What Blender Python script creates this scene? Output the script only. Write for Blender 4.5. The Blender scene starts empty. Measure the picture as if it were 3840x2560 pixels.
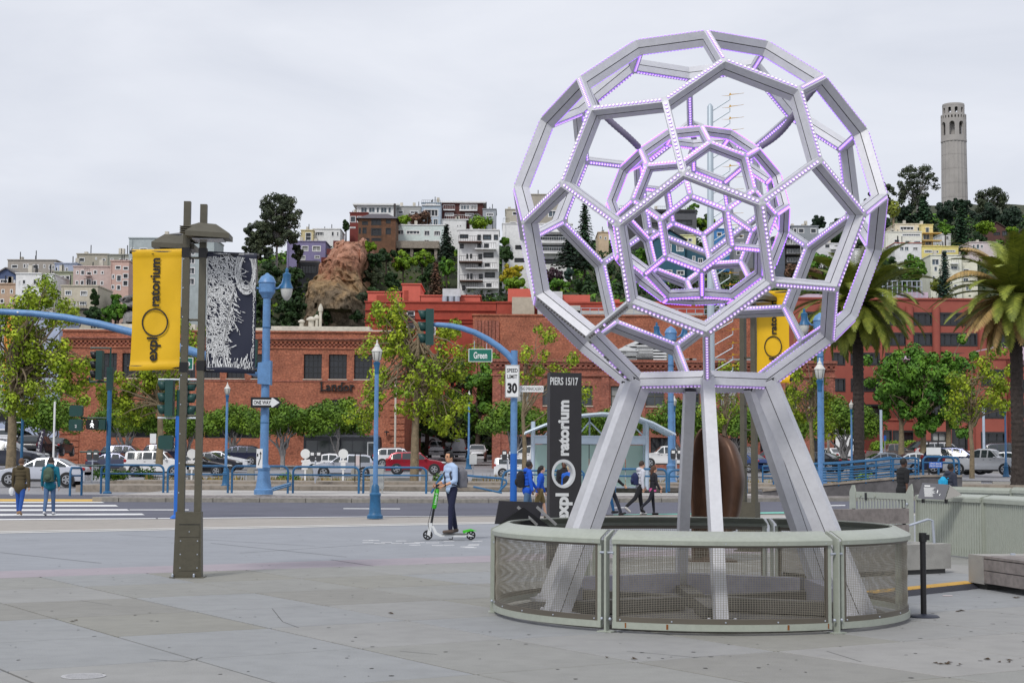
import bpy,bmesh,math,random
import numpy as np
from mathutils import Vector,Matrix,noise

# ---------------------------------------------------------------- camera, sky, sun, exposure
SC=bpy.context.scene
COL=SC.collection
FPX,PITCH,ROLL,EYE=6008.5,0.0743881,-0.00624813,1.68 # focal length in photo pixels, tilt, roll, eye height
cam_d=bpy.data.cameras.new('camera');cam=bpy.data.objects.new('camera',cam_d);COL.objects.link(cam)
cam_d.sensor_width=36.0;cam_d.lens=FPX/3840*36.0;cam_d.clip_start=0.1;cam_d.clip_end=4000
_F=Vector((0,math.cos(PITCH),math.sin(PITCH)));_U=Vector((0,-math.sin(PITCH),math.cos(PITCH)));_R=Vector((1,0,0))
_r2=_R*math.cos(ROLL)-_U*math.sin(ROLL);_u2=_R*math.sin(ROLL)+_U*math.cos(ROLL)
_m=Matrix((_r2,_u2,-_F)).transposed().to_4x4();_m.translation=(0,0,EYE)
cam.matrix_world=_m
SC.camera=cam
SUN_EL,SUN_AZ=math.radians(48),math.radians(206) # azimuth clockwise from +Y: behind the camera, to the left
w=bpy.data.worlds.new('World');SC.world=w;w.use_nodes=True
nt=w.node_tree;N=nt.nodes;L=nt.links;N.clear()
out=N.new('ShaderNodeOutputWorld');bg=N.new('ShaderNodeBackground')
sky=N.new('ShaderNodeTexSky');sky.sky_type='NISHITA';sky.sun_disc=False
sky.sun_elevation=SUN_EL;sky.sun_rotation=SUN_AZ
sc_=N.new('ShaderNodeVectorMath');sc_.operation='SCALE';sc_.inputs[3].default_value=0.10
L.new(sky.outputs[0],sc_.inputs[0])
tc=N.new('ShaderNodeTexCoord');mp=N.new('ShaderNodeMapping');mp.inputs['Scale'].default_value=(2.2,2.2,7.5)
L.new(tc.outputs['Generated'],mp.inputs[0])
nz=N.new('ShaderNodeTexNoise');nz.inputs['Scale'].default_value=2.3;nz.inputs['Detail'].default_value=5.5;nz.inputs['Roughness'].default_value=.52
nz.inputs['Distortion'].default_value=.35
L.new(mp.outputs[0],nz.inputs[0])
rp=N.new('ShaderNodeValToRGB');L.new(nz.outputs[0],rp.inputs[0])
rp.color_ramp.elements[0].position=.30;rp.color_ramp.elements[0].color=(.580,.605,.672,1)
rp.color_ramp.elements[1].position=.68;rp.color_ramp.elements[1].color=(.690,.708,.764,1)
mx=N.new('ShaderNodeMixRGB');mx.inputs[0].default_value=.94
L.new(sc_.outputs[0],mx.inputs[1]);L.new(rp.outputs[0],mx.inputs[2]);L.new(mx.outputs[0],bg.inputs[0])
bg.inputs[1].default_value=1.0
L.new(bg.outputs[0],out.inputs[0])
sun_d=bpy.data.lights.new('sun','SUN');sun_d.energy=1.5;sun_d.angle=math.radians(11);sun_d.color=(1.0,.965,.91)
sun=bpy.data.objects.new('sun',sun_d);COL.objects.link(sun)
_sd=Vector((math.sin(SUN_AZ)*math.cos(SUN_EL),math.cos(SUN_AZ)*math.cos(SUN_EL),math.sin(SUN_EL)))
sun.rotation_euler=(-_sd).to_track_quat('-Z','Y').to_euler();sun.location=_sd*60
SC.view_settings.view_transform='Standard';SC.view_settings.look='None'
SC.view_settings.exposure=0.30;SC.view_settings.gamma=1.0;SC.view_settings.use_curve_mapping=False
SC.cycles.use_denoising=True;SC.cycles.max_bounces=6;SC.cycles.diffuse_bounces=3;SC.cycles.glossy_bounces=3
SC.cycles.transmission_bounces=4;SC.cycles.transparent_max_bounces=8;SC.cycles.caustics_reflective=False;SC.cycles.caustics_refractive=False

# ---------------------------------------------------------------- measuring: photo pixel + real distance -> point
def ray(px,py):
    a,b=px-1920,1280-py
    u=a*math.cos(ROLL)+b*math.sin(ROLL);v=-a*math.sin(ROLL)+b*math.cos(ROLL)
    return _R*(u/FPX)+_U*(v/FPX)+_F
def at(px,py,Y):
    d=ray(px,py);return Vector((0,0,EYE))+d*(Y/d.y)
def gnd(px,py,z=0.0):
    d=ray(px,py);return Vector((0,0,EYE))+d*((z-EYE)/d.z)
def fr(ox,oy,s):return lambda x,y:(ox+x*s,oy+y*s)
ZA=fr(900,680,.40816);ZB=fr(0,880,.40816);ZC=fr(0,1480,.40816);ZD=fr(900,1280,.40816)
ZE=fr(1980,700,.5357);ZF=fr(2600,780,.5357);ZG=fr(3240,700,.5133);ZH=fr(1640,700,.46875)
ZI=fr(0,900,.40186);ZJ=fr(3040,1500,.34014);ZK=fr(2880,820,.4336);ZL=fr(1740,1560,.32313);ZM=fr(3300,1140,.6923)
ZS=fr(0,0,1.0)
_ZT=[(-50,0),(62,0),(79.9,.2),(80,.32),(88,.32),(88.1,.44),(95,.46),(125,.62),(160,1.2),(200,2.2),(300,4.5),(900,20)]
def zg(Y):
    for(a,za),(b,zb)in zip(_ZT,_ZT[1:]):
        if Y<=b:return za+(zb-za)*(Y-a)/(b-a)
    return _ZT[-1][1]

# ---------------------------------------------------------------- mesh helpers
class MB:
    def __init__(s):s.v=[];s.f=[];s.m=[]
    def add(s,vs,fs,mi=0):
        o=len(s.v);s.v.extend([tuple(p)for p in vs]);s.f.extend([tuple(i+o for i in f)for f in fs]);s.m.extend([mi]*len(fs));return s
    def box(s,x0,x1,y0,y1,z0,z1,mi=0):
        vs=[(x0,y0,z0),(x1,y0,z0),(x1,y1,z0),(x0,y1,z0),(x0,y0,z1),(x1,y0,z1),(x1,y1,z1),(x0,y1,z1)]
        return s.add(vs,[(0,3,2,1),(4,5,6,7),(0,1,5,4),(1,2,6,5),(2,3,7,6),(3,0,4,7)],mi)
    def beam(s,a,b,wx,wz,up=(0,0,1),mi=0,w2=None,z2=None):
        a=Vector(a);b=Vector(b);d=(b-a).normalized();u=Vector(up)
        sx=d.cross(u)
        if sx.length<1e-5:sx=d.cross(Vector((1,0,0)))
        sx.normalize();u=sx.cross(d).normalized()
        w2=wx if w2 is None else w2;z2=wz if z2 is None else z2
        vs=[a-sx*wx/2-u*wz/2,a+sx*wx/2-u*wz/2,a+sx*wx/2+u*wz/2,a-sx*wx/2+u*wz/2,
              b-sx*w2/2-u*z2/2,b+sx*w2/2-u*z2/2,b+sx*w2/2+u*z2/2,b-sx*w2/2+u*z2/2]
        return s.add(vs,[(0,1,2,3),(7,6,5,4),(0,4,5,1),(1,5,6,2),(2,6,7,3),(3,7,4,0)],mi)
    def tube(s,pts,r,n=8,mi=0,caps=True):
        pts=[Vector(p)for p in pts];k=len(pts)
        rs=list(r)if isinstance(r,(list,tuple))else[r]*k
        t0=(pts[1]-pts[0]).normalized();ref=Vector((0,0,1))if abs(t0.z)<.9 else Vector((1,0,0))
        nrm=t0.cross(ref).normalized();vs=[];fs=[]
        for i,p in enumerate(pts):
            t=(pts[min(i+1,k-1)]-pts[max(i-1,0)])
            t=t.normalized()if t.length>1e-9 else t0
            nrm=(nrm-t*nrm.dot(t));nrm=nrm.normalized()if nrm.length>1e-6 else t.orthogonal().normalized()
            bn=t.cross(nrm)
            for j in range(n):
                a=2*math.pi*j/n;vs.append(p+(nrm*math.cos(a)+bn*math.sin(a))*rs[i])
        for i in range(k-1):
            for j in range(n):
                fs.append((i*n+j,i*n+(j+1)%n,(i+1)*n+(j+1)%n,(i+1)*n+j))
        if caps:fs.append(tuple(range(n-1,-1,-1)));fs.append(tuple((k-1)*n+j for j in range(n)))
        return s.add(vs,fs,mi)
    def lathe(s,prof,n=12,c=(0,0,0),mi=0,sx=1,sy=1,axis='z',caps=True):
        vs=[];fs=[];k=len(prof)
        for(r,z)in prof:
            for j in range(n):
                a=2*math.pi*(j+.5)/n;x,y=r*math.cos(a)*sx,r*math.sin(a)*sy
                p=(x,y,z)if axis=='z' else((x,z,y)if axis=='y' else(z,x,y))
                vs.append((c[0]+p[0],c[1]+p[1],c[2]+p[2]))
        for i in range(k-1):
            for j in range(n):
                q=(i*n+j,i*n+(j+1)%n,(i+1)*n+(j+1)%n,(i+1)*n+j)
                fs.append(q if axis!='y' else q[::-1])
        if caps:
            fs.append(tuple(range(n-1,-1,-1))if axis!='y' else tuple(range(n)))
            t=tuple((k-1)*n+j for j in range(n));fs.append(t if axis!='y' else t[::-1])
        return s.add(vs,fs,mi)
    def sphere(s,c,r,nu=10,nv=6,mi=0,rot=None):
        r=(r,r,r)if isinstance(r,(int,float))else r;vs=[];fs=[]
        for i in range(nv+1):
            th=math.pi*i/nv
            for j in range(nu):
                a=2*math.pi*j/nu
                p=Vector((r[0]*math.sin(th)*math.cos(a),r[1]*math.sin(th)*math.sin(a),r[2]*math.cos(th)))
                if rot is not None:p=rot@p
                vs.append((c[0]+p.x,c[1]+p.y,c[2]+p.z))
        for i in range(nv):
            for j in range(nu):
                fs.append((i*nu+j,(i+1)*nu+j,(i+1)*nu+(j+1)%nu,i*nu+(j+1)%nu))
        return s.add(vs,fs,mi)
    def prism(s,poly,f,w0,w1,mi=0): # poly of (u, v), f(u, v, w) -> point
        n=len(poly);vs=[f(u,v,w0)for u,v in poly]+[f(u,v,w1)for u,v in poly]
        fs=[tuple(range(n)),tuple(range(2*n-1,n-1,-1))]+[(i,i+n,(i+1)%n+n,(i+1)%n)for i in range(n)]
        return s.add(vs,fs,mi)
    def build(s,name,mats,parent=None,smooth=None,loc=None,fix=True):
        me=bpy.data.meshes.new(name);me.from_pydata(s.v,[],s.f)
        ms=mats if isinstance(mats,(list,tuple))else[mats]
        for m in ms:me.materials.append(m)
        if len(ms)>1:me.polygons.foreach_set('material_index',s.m)
        if fix:
            bm=bmesh.new();bm.from_mesh(me);bmesh.ops.recalc_face_normals(bm,faces=bm.faces);bm.to_mesh(me);bm.free()
        if smooth is not None:
            me.polygons.foreach_set('use_smooth',[True]*len(me.polygons))
            if smooth<179:me.set_sharp_from_angle(angle=math.radians(smooth))
        me.update()
        o=bpy.data.objects.new(name,me);COL.objects.link(o)
        if parent is not None:o.parent=parent
        if loc is not None:o.location=loc
        return o

def mesh_of(mb,name,mats,smooth=None):
    o=mb.build(name,mats,None,smooth);me=o.data;bpy.data.objects.remove(o);return me
def inst(name,me,parent=None,loc=(0,0,0),rot=None):
    o=bpy.data.objects.new(name,me);COL.objects.link(o);o.location=loc
    if rot is not None:
        if isinstance(rot,Matrix):o.rotation_euler=rot.to_euler()
        else:o.rotation_euler=rot
    if parent is not None:o.parent=parent
    return o
def tag(o,label=None,cat=None,group=None,kind=None):
    if label:o['label']=label
    if cat:o['category']=cat
    if group:o['group']=group
    if kind:o['kind']=kind
    return o
def thing(name,label,cat,loc=(0,0,0),rz=0.0,group=None):
    o=bpy.data.objects.new(name,None);COL.objects.link(o);o.location=loc;o.rotation_euler=(0,0,rz)
    o.empty_display_size=.1
    return tag(o,label,cat,group)
def copy_tree(o,parent=None):
    c=o.copy();COL.objects.link(c)
    if parent is not None:c.parent=parent
    for ch in[x for x in bpy.data.objects if x.parent==o]:copy_tree(ch,c)
    return c
def clone(root,kids,loc,rz,label,sc=1.0):
    r=root.copy();COL.objects.link(r);r.location=loc;r.rotation_euler=(0,0,rz);r['label']=label;r.scale=(sc,sc,sc)
    for k in kids:
        c=k[0].copy();COL.objects.link(c);c.parent=r
        for g in k[1]:
            d=g.copy();COL.objects.link(d);d.parent=c
    return r
def kids_of(root):
    return[(c,list(c.children))for c in root.children]

# ---------------------------------------------------------------- materials
def s2l(c):return tuple(((x/255)/12.92 if x/255<=.04045 else((x/255+.055)/1.055)**2.4)for x in c)
_MC={}
def mat(name,col,rough=.6,metal=0.0,var=.10,scale=2.0,bump=0.0,bscale=20.0,spec=.5,col2=None,emit=None,es=0.0,alpha=1.0,island=0.0,grime=0.0):
    if name in _MC:return _MC[name]
    m=bpy.data.materials.new(name);m.use_nodes=True;nt=m.node_tree;b=nt.nodes['Principled BSDF'];L=nt.links
    b.inputs['Roughness'].default_value=rough;b.inputs['Metallic'].default_value=metal
    b.inputs['Specular IOR Level'].default_value=spec
    g=nt.nodes.new('ShaderNodeNewGeometry')
    c2=col2 if col2 is not None else tuple(max(0,x*(1-var*2))for x in col)
    n1=nt.nodes.new('ShaderNodeTexNoise');n1.inputs['Scale'].default_value=scale;n1.inputs['Detail'].default_value=6;n1.inputs['Roughness'].default_value=.62
    L.new(g.outputs['Position'],n1.inputs['Vector'])
    r=nt.nodes.new('ShaderNodeValToRGB');r.color_ramp.elements[0].position=.33;r.color_ramp.elements[1].position=.67
    r.color_ramp.elements[0].color=(*c2,1);r.color_ramp.elements[1].color=(*col,1)
    L.new(n1.outputs[0],r.inputs[0]);src=r.outputs[0]
    if island:
        mxx=nt.nodes.new('ShaderNodeMixRGB');mxx.blend_type='MULTIPLY';mxx.inputs[0].default_value=1
        rr=nt.nodes.new('ShaderNodeValToRGB');rr.color_ramp.elements[0].color=(1-island,1-island,1-island,1);rr.color_ramp.elements[1].color=(1+island,1+island*.9,1+island*.5,1)
        L.new(g.outputs['Random Per Island'],rr.inputs[0]);L.new(src,mxx.inputs[1]);L.new(rr.outputs[0],mxx.inputs[2]);src=mxx.outputs[0]
    if grime:
        n3=nt.nodes.new('ShaderNodeTexNoise');n3.inputs['Scale'].default_value=scale*4.3;n3.inputs['Detail'].default_value=8
        L.new(g.outputs['Position'],n3.inputs['Vector'])
        r3=nt.nodes.new('ShaderNodeValToRGB');r3.color_ramp.elements[0].position=.36;r3.color_ramp.elements[1].position=.56
        r3.color_ramp.elements[0].color=(1-grime,)*3+(1,);r3.color_ramp.elements[1].color=(1,1,1,1)
        L.new(n3.outputs[0],r3.inputs[0]);m3=nt.nodes.new('ShaderNodeMixRGB');m3.blend_type='MULTIPLY';m3.inputs[0].default_value=1
        L.new(src,m3.inputs[1]);L.new(r3.outputs[0],m3.inputs[2]);src=m3.outputs[0]
    L.new(src,b.inputs['Base Color'])
    if bump:
        n2=nt.nodes.new('ShaderNodeTexNoise');n2.inputs['Scale'].default_value=bscale;n2.inputs['Detail'].default_value=5
        L.new(g.outputs['Position'],n2.inputs['Vector']);bp=nt.nodes.new('ShaderNodeBump');bp.inputs['Strength'].default_value=min(1,bump);bp.inputs['Distance'].default_value=.02 if bump<=1 else .02*bump
        L.new(n2.outputs[0],bp.inputs['Height']);L.new(bp.outputs[0],b.inputs['Normal'])
    if emit is not None:
        b.inputs['Emission Color'].default_value=(*emit,1);b.inputs['Emission Strength'].default_value=es
    if alpha<1:b.inputs['Alpha'].default_value=alpha
    _MC[name]=m;return m
def cm(name,rgb,k=1.0,**kw): # colour given as it looks in even light (0-255)
    return mat(name,tuple(min(.82,x*k)for x in s2l(rgb)),**kw)
def brick(name,c1,c2,mortar,bw=.22,bh=.075,swap=False):
    m=bpy.data.materials.new(name);m.use_nodes=True;nt=m.node_tree;b=nt.nodes['Principled BSDF'];L=nt.links
    b.inputs['Roughness'].default_value=.85;b.inputs['Specular IOR Level'].default_value=.2
    g=nt.nodes.new('ShaderNodeNewGeometry');sp=nt.nodes.new('ShaderNodeSeparateXYZ');L.new(g.outputs['Position'],sp.inputs[0])
    ad=nt.nodes.new('ShaderNodeMath');L.new(sp.outputs['X'],ad.inputs[0]);L.new(sp.outputs['Y'],ad.inputs[1])
    cb=nt.nodes.new('ShaderNodeCombineXYZ');L.new(ad.outputs[0],cb.inputs['X']);L.new(sp.outputs['Z'],cb.inputs['Y'])
    bt=nt.nodes.new('ShaderNodeTexBrick');L.new(cb.outputs[0],bt.inputs['Vector'])
    bt.inputs['Scale'].default_value=1;bt.inputs['Brick Width'].default_value=bw;bt.inputs['Row Height'].default_value=bh;bt.inputs['Mortar Size'].default_value=.008
    bt.inputs['Color1'].default_value=(*c1,1);bt.inputs['Color2'].default_value=(*c2,1);bt.inputs['Mortar'].default_value=(*mortar,1)
    n1=nt.nodes.new('ShaderNodeTexNoise');n1.inputs['Scale'].default_value=.55;n1.inputs['Detail'].default_value=8;n1.inputs['Roughness'].default_value=.7;L.new(g.outputs['Position'],n1.inputs['Vector'])
    r=nt.nodes.new('ShaderNodeValToRGB');r.color_ramp.elements[0].position=.3;r.color_ramp.elements[0].color=(.62,.6,.6,1);r.color_ramp.elements[1].position=.7;r.color_ramp.elements[1].color=(1.2,1.15,1.1,1)
    L.new(n1.outputs[0],r.inputs[0]);mx=nt.nodes.new('ShaderNodeMixRGB');mx.blend_type='MULTIPLY';mx.inputs[0].default_value=1
    L.new(bt.outputs['Color'],mx.inputs[1]);L.new(r.outputs[0],mx.inputs[2])
    n2=nt.nodes.new('ShaderNodeTexNoise');n2.inputs['Scale'].default_value=5.5;n2.inputs['Detail'].default_value=4;L.new(cb.outputs[0],n2.inputs['Vector'])
    r2=nt.nodes.new('ShaderNodeValToRGB');r2.color_ramp.elements[0].position=.35;r2.color_ramp.elements[0].color=(.7,.68,.68,1);r2.color_ramp.elements[1].position=.65;r2.color_ramp.elements[1].color=(1.18,1.15,1.12,1)
    L.new(n2.outputs[0],r2.inputs[0]);mx2=nt.nodes.new('ShaderNodeMixRGB');mx2.blend_type='MULTIPLY';mx2.inputs[0].default_value=1
    L.new(mx.outputs[0],mx2.inputs[1]);L.new(r2.outputs[0],mx2.inputs[2]);L.new(mx2.outputs[0],b.inputs['Base Color'])
    bp=nt.nodes.new('ShaderNodeBump');bp.inputs['Strength'].default_value=.5;bp.inputs['Distance'].default_value=.01;bp.invert=True
    L.new(bt.outputs['Fac'],bp.inputs['Height']);L.new(bp.outputs[0],b.inputs['Normal'])
    return m
BLUE=cm('blue_paint',(98,142,190),1.08,rough=.42,var=.10,scale=3,grime=.12)
BLUE_D=cm('deep_blue_paint',(38,98,142),1.1,rough=.42,var=.10,scale=3,grime=.15)
BLUE_V=cm('bright_blue_paint',(28,98,184),1.1,rough=.42,var=.06,scale=3)
GALV=cm('galvanised_steel',(185,192,204),rough=.45,metal=.3,var=.08,scale=5)
BLACK=cm('black_paint',(22,22,24),1.3,rough=.5,var=.1)
BLACKP=cm('black_plastic',(14,14,16),1.3,rough=.35,var=.05)
WHITE=cm('white_paint',(235,235,235),rough=.5,var=.05)
SIGNW=cm('sign_white',(232,234,238),rough=.4,var=.03)
SIGB=cm('sign_black',(16,16,18),rough=.4,var=.03)
SIGG=cm('sign_green',(8,105,88),1.1,rough=.4,var=.05)
DGREEN=cm('signal_green_paint',(18,62,58),1.2,rough=.45,var=.12)
GLASSD=mat('dark_window_glass',(.022,.025,.032),rough=.06,var=.3,scale=.9,spec=.6)
GLASSM=mat('grey_window_glass',(.055,.065,.08),rough=.08,var=.3,scale=.6,spec=.7)
GLASSB=mat('blue_window_glass',(.10,.15,.19),rough=.08,var=.3,scale=.6,spec=.7)
CURT=mat('curtained_window',(.42,.43,.42),rough=.5,var=.22,scale=.8,spec=.5)
FRW=cm('window_frame_white',(225,225,225),rough=.5,var=.05)
FRD=cm('window_frame_dark',(40,42,44),rough=.5,var=.05)
OLIVE=cm('bronze_olive_paint',(92,88,74),1.0,rough=.45,metal=.15,var=.07,scale=4,grime=.1)
CONC=cm('concrete',(168,166,160),.95,rough=.9,var=.10,scale=1.2,grime=.12,bump=.3,bscale=60)
FENCE=cm('fence_paint_pale_green',(172,178,166),.92,rough=.4,var=.05,scale=6,grime=.06)
WOOD=cm('weathered_wood',(150,142,138),.95,rough=.75,var=.16,scale=3,grime=.22,bump=.3,bscale=80)

# ---------------------------------------------------------------- text (flat print and cut letters)
TMP=bpy.data.scenes.new('scratch')
def evaluated(o): # evaluate one loose object in a scratch scene of its own
    TMP.collection.objects.link(o);TMP.view_layers[0].update();dg=TMP.view_layers[0].depsgraph;me=bpy.data.meshes.new_from_object(o.evaluated_get(dg));return me
def text_mb(s,ext=0.0,bold=0.0,spacing=1.0):
    cu=bpy.data.curves.new('t','FONT');cu.body=s;cu.size=1.0;cu.extrude=ext;cu.offset=bold;cu.space_character=spacing;cu.resolution_u=3
    o=bpy.data.objects.new('t',cu);me=evaluated(o)
    vs=[v.co.copy()for v in me.vertices];fs=[tuple(p.vertices)for p in me.polygons]
    bpy.data.objects.remove(o);bpy.data.curves.remove(cu);bpy.data.meshes.remove(me)
    return vs,fs
def text(name,s,m,parent,M4,width=None,height=None,ext=.004,bold=.012,spacing=1.0,cx=True):
    """letters in the local XY plane of M4, fitted to a width and/or height"""
    vs,fs=text_mb(s,.5,bold,spacing)
    xs=[v.x for v in vs];ys=[v.y for v in vs];w0=max(xs)-min(xs);h0=max(ys)-min(ys)
    kx=width/w0 if width else None;ky=height/h0 if height else None
    kx=kx or ky;ky=ky or kx
    mb=MB();mb.add([M4@Vector(((v.x-min(xs)-(w0/2 if cx else 0))*kx,(v.y-min(ys)-h0/2)*ky,v.z*2*ext))for v in vs],fs)
    return mb.build(name,m,parent,fix=False)
def frame(o,ex,ez=(0,0,1)): # matrix with text-x along ex, text-y along ez
    ex=Vector(ex).normalized();ez=Vector(ez).normalized();n=ex.cross(ez)
    M_=Matrix((ex,ez,n)).transposed().to_4x4();M_.translation=o;return M_
# ================================================================= GROUND
def P2(a):return Vector((a[0],a[1]))
def sheet(name,poly,z,m,kind='structure',parent=None,thick=0.0):
    mb=MB()
    if thick:mb.prism([(p[0],p[1])for p in poly],lambda u,v,w:(u,v,w),z-thick,z)
    else:mb.add([(p[0],p[1],z)for p in poly],[tuple(range(len(poly)))])
    o=mb.build(name,m,parent,fix=True)
    if not thick and o.data.polygons[0].normal.z<0:o.data.flip_normals()
    if parent is None:tag(o,kind=kind)
    return o
def lineY(p,q):return lambda x:p.y+(q.y-p.y)*(x-p.x)/(q.x-p.x)
ASPH=cm('asphalt_road',(98,99,112),1.0,rough=.85,var=.10,scale=.35,grime=.10,bump=.35,bscale=45)
ASPH_L=cm('worn_asphalt',(150,150,154),1.0,rough=.9,var=.10,scale=.25,grime=.12)
P_GREY=cm('plaza_concrete',(148,151,157),1.0,rough=.8,var=.05,scale=.5,grime=.05,bump=.12,bscale=70)
P_PINK=cm('plaza_pink_band',(160,151,158),1.0,rough=.8,var=.05,scale=.8,grime=.05)
P_BEIGE=cm('plaza_beige',(166,160,153),1.0,rough=.8,var=.06,scale=.8,grime=.08)
P_WHITE=cm('white_granite_band',(214,212,208),1.0,rough=.7,var=.05,scale=2,grime=.06)
LINEW=cm('road_marking_white',(236,236,238),1.0,rough=.7,var=.06,scale=3,grime=.10)
LINEY=cm('tactile_yellow',(226,184,88),1.0,rough=.7,var=.08,scale=3,grime=.08)
LINEG=cm('green_lane_paint',(120,196,178),1.0,rough=.7,var=.12,scale=1.5)
# the far ground: one sheet that follows the slow rise of the street and runs out past the hill
mb=MB();ys=[-40,0,40,62,70,79.9,80.0,88,88.1,95,110,125,140,160,180,200,250,300,500,900,3000]
for y in ys:
    z=zg(min(y,900))-.05
    if 62<y<96:z-=.12
    mb.v+=[(-1800,y,z),(-60,y,z),(60,y,z),(1800,y,z)]
for i in range(len(ys)-1):
    for j in range(3):mb.f.append((i*4+j,i*4+j+1,i*4+j+5,i*4+j+4));mb.m.append(0)
tag(mb.build('ground',ASPH_L),kind='structure')
L1=lineY(gnd(0,2166),gnd(1838,2105));L2=lineY(gnd(0,2140),gnd(1838,2081))
L3=lineY(gnd(0,1996),gnd(1894,1959));L4=lineY(gnd(0,1949),gnd(1900,1934))
XL,XR=-26,24
def band(name,fa,fb,z,m,x0=XL,x1=XR):return sheet(name,[(x0,fa(x0)),(x1,fa(x1)),(x1,fb(x1)),(x0,fb(x0))],z,m)
sheet('plaza_bed',[(-30,4),(30,4),(30,44),(-30,30)],-.035,mat('joint_dirt',(.02,.019,.018),rough=1))
# slabs of the near plaza, each its own piece
plaza=thing('plaza_pavement',None,None);tag(plaza,kind='structure')
e2=(P2(gnd(1838,2105))-P2(gnd(0,2166))).normalized();nn=Vector((-e2.y,e2.x));t0=nn.dot(P2(gnd(0,2166)))
SLABM=[cm('slab_%d'%i,c,1.0,rough=.82,var=.05,scale=.9,grime=.07,bump=.25,bscale=55)for i,c in enumerate([(144,144,140),(149,149,147),(142,141,134),(147,149,150),(139,138,133),(152,151,148)])]
R=random.Random(5)
sme=[]
for m in SLABM:
    b=MB();g=.016;hw,hh=1.57/2-g,1.0-g;c=.006
    b.add([(-hw,-hh,-.06),(hw,-hh,-.06),(hw,hh,-.06),(-hw,hh,-.06),(-hw,-hh,-c),(hw,-hh,-c),(hw,hh,-c),(-hw,hh,-c),(-hw+c,-hh+c,0),(hw-c,-hh+c,0),(hw-c,hh-c,0),(-hw+c,hh-c,0)],
          [(0,1,5,4),(1,2,6,5),(2,3,7,6),(3,0,4,7),(4,5,9,8),(5,6,10,9),(6,7,11,10),(7,4,8,11),(8,9,10,11)])
    sme.append(mesh_of(b,'slab',m))
angs=math.atan2(e2.y,e2.x)
for i in range(-16,22):
    tone=None
    for j in range(0,15):
        s=3.51+1.57*(i+.5);t=t0-2.0*(j+.5);p=e2*s+nn*t
        if p.y<7 or abs(p.x)>p.y*.34+6.5:continue
        k=(j*5+(1 if(j%3==1)else 0))%6 if R.random()<.55 else R.randrange(6)
        inst('slab',sme[k],plaza,(p.x,p.y,R.uniform(-.002,.0)),(0,0,angs))
band('plaza_band_pink',L1,L2,-.002,P_PINK);band('plaza_field',L2,L3,-.004,P_GREY)
band('plaza_stripe',lambda x:L3(x)-.45,lambda x:L3(x)+.15,.002,P_WHITE);band('plaza_stripe',lambda x:L3(x)+.38,lambda x:L3(x)+.80,.002,P_WHITE)
band('sidewalk_band_beige',L3,L4,-.008,P_BEIGE)
field_joints=thing('pavement_joints',None,None);tag(field_joints,kind='structure');JD=mat('joint_dark',(.09,.09,.09),rough=1)
for a,b_ in[((1020,2280),(1060,2330)),((1060,2330),(1120,2352)),((560,2470),(690,2480)),((690,2480),(760,2462)),((2350,2440),(2600,2462)),((2600,2462),(2720,2455)),((3100,2440),(3230,2480)),((1500,2440),(1640,2452)),((300,2250),(420,2268)),((790,2035),(1300,2087)),((60,2026),(150,2026)),((1240,2097),(1400,2121)),((440,2003),(1180,2046)),((0,2070),(380,2110)),((900,2072),(1840,2010))]:
    p,q=gnd(*a),gnd(*b_);d=(q-p).normalized();n_=Vector((-d.y,d.x,0))*(.004 if a[1]>2200 else .010)
    o=MB().add([p-n_+Vector((0,0,.0015)),q-n_+Vector((0,0,.0015)),q+n_+Vector((0,0,.0015)),p+n_+Vector((0,0,.0015))],[(0,1,2,3)]).build('joint',JD,field_joints)
# white survey dashes behind the scooter
dm=mesh_of(MB().box(-.11,.11,-.022,.022,-.004,.0035),'dash',LINEW);dashes=thing('pavement_dashes',None,None);tag(dashes,kind='structure')
for i in range(22):
    px=1365+R.random()*440;py=2026+R.choice([0,9,18,27])*.9+R.uniform(-2,2);p=gnd(px,py);inst('dash',dm,dashes,(p.x,p.y,0),(0,0,R.uniform(-.1,.5)))
# road
K=[gnd(345,1877),gnd(404,1879),gnd(1000,1881),gnd(1594,1884),gnd(2400,1881),gnd(3173,1877)]
kd=(K[-1]-K[-2])/(K[-1].x-K[-2].x);K.append(K[-1]+kd*14)
def KY(x):
    for a,b in zip(K,K[1:]):
        if x<=b.x:return a.y+(b.y-a.y)*(x-a.x)/(b.x-a.x)
    return K[-1].y
sheet('road',[(-60,L4(-26)),(-26,L4(-26)),(24,L4(24)),(60,L4(24)+8),(60,92),(26,80),(-60,79)],-.018,ASPH)
def mark(name,pts,m,z=-.012):return tag(MB().add([(p.x,p.y,z)for p in[gnd(x,y,z)for x,y in pts]],[(0,1,2,3)]).build(name,m),kind='structure')
for(yl0,yl1,yr0,yr1,xr)in[(955,976,957,978,930),(980,991,981,990,962),(1009,1027,1009,1023,1088),(1048,1066,1048,1062,1192),(1091,1110,1088,1102,1330),(1138,1162,1130,1142,1452)]:
    mm=LINEY if yl0==955 else LINEW
    mark('crosswalk_stripe' if mm is LINEW else 'tactile_strip',[ZC(-80,yl0),ZC(xr-26,yr0),ZC(xr,yr1),ZC(-80,yl1)],mm)
mark('lane_dash',[ZC(1190,1051),ZC(1735,1051),ZC(1735,1058),ZC(1190,1058)],LINEW)
mark('lane_dash',[ZD(950,1530),ZD(1470,1532),ZD(1470,1538),ZD(950,1536)],LINEW)
mark('lane_dash',[ZL(1740,1056),ZL(1860,1054),ZL(1860,1061),ZL(1740,1063)],LINEW)
mark('lane_dash',[(3050,1894),(3170,1892),(3170,1895),(3050,1897)],LINEW)
mark('edge_line',[(592,1941),(1900,1932),(1900,1935.5),(592,1945)],LINEW)
mark('bike_lane_edge',[(2300,1928),(3040,1916),(3040,1923),(2300,1934)],LINEG)
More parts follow.
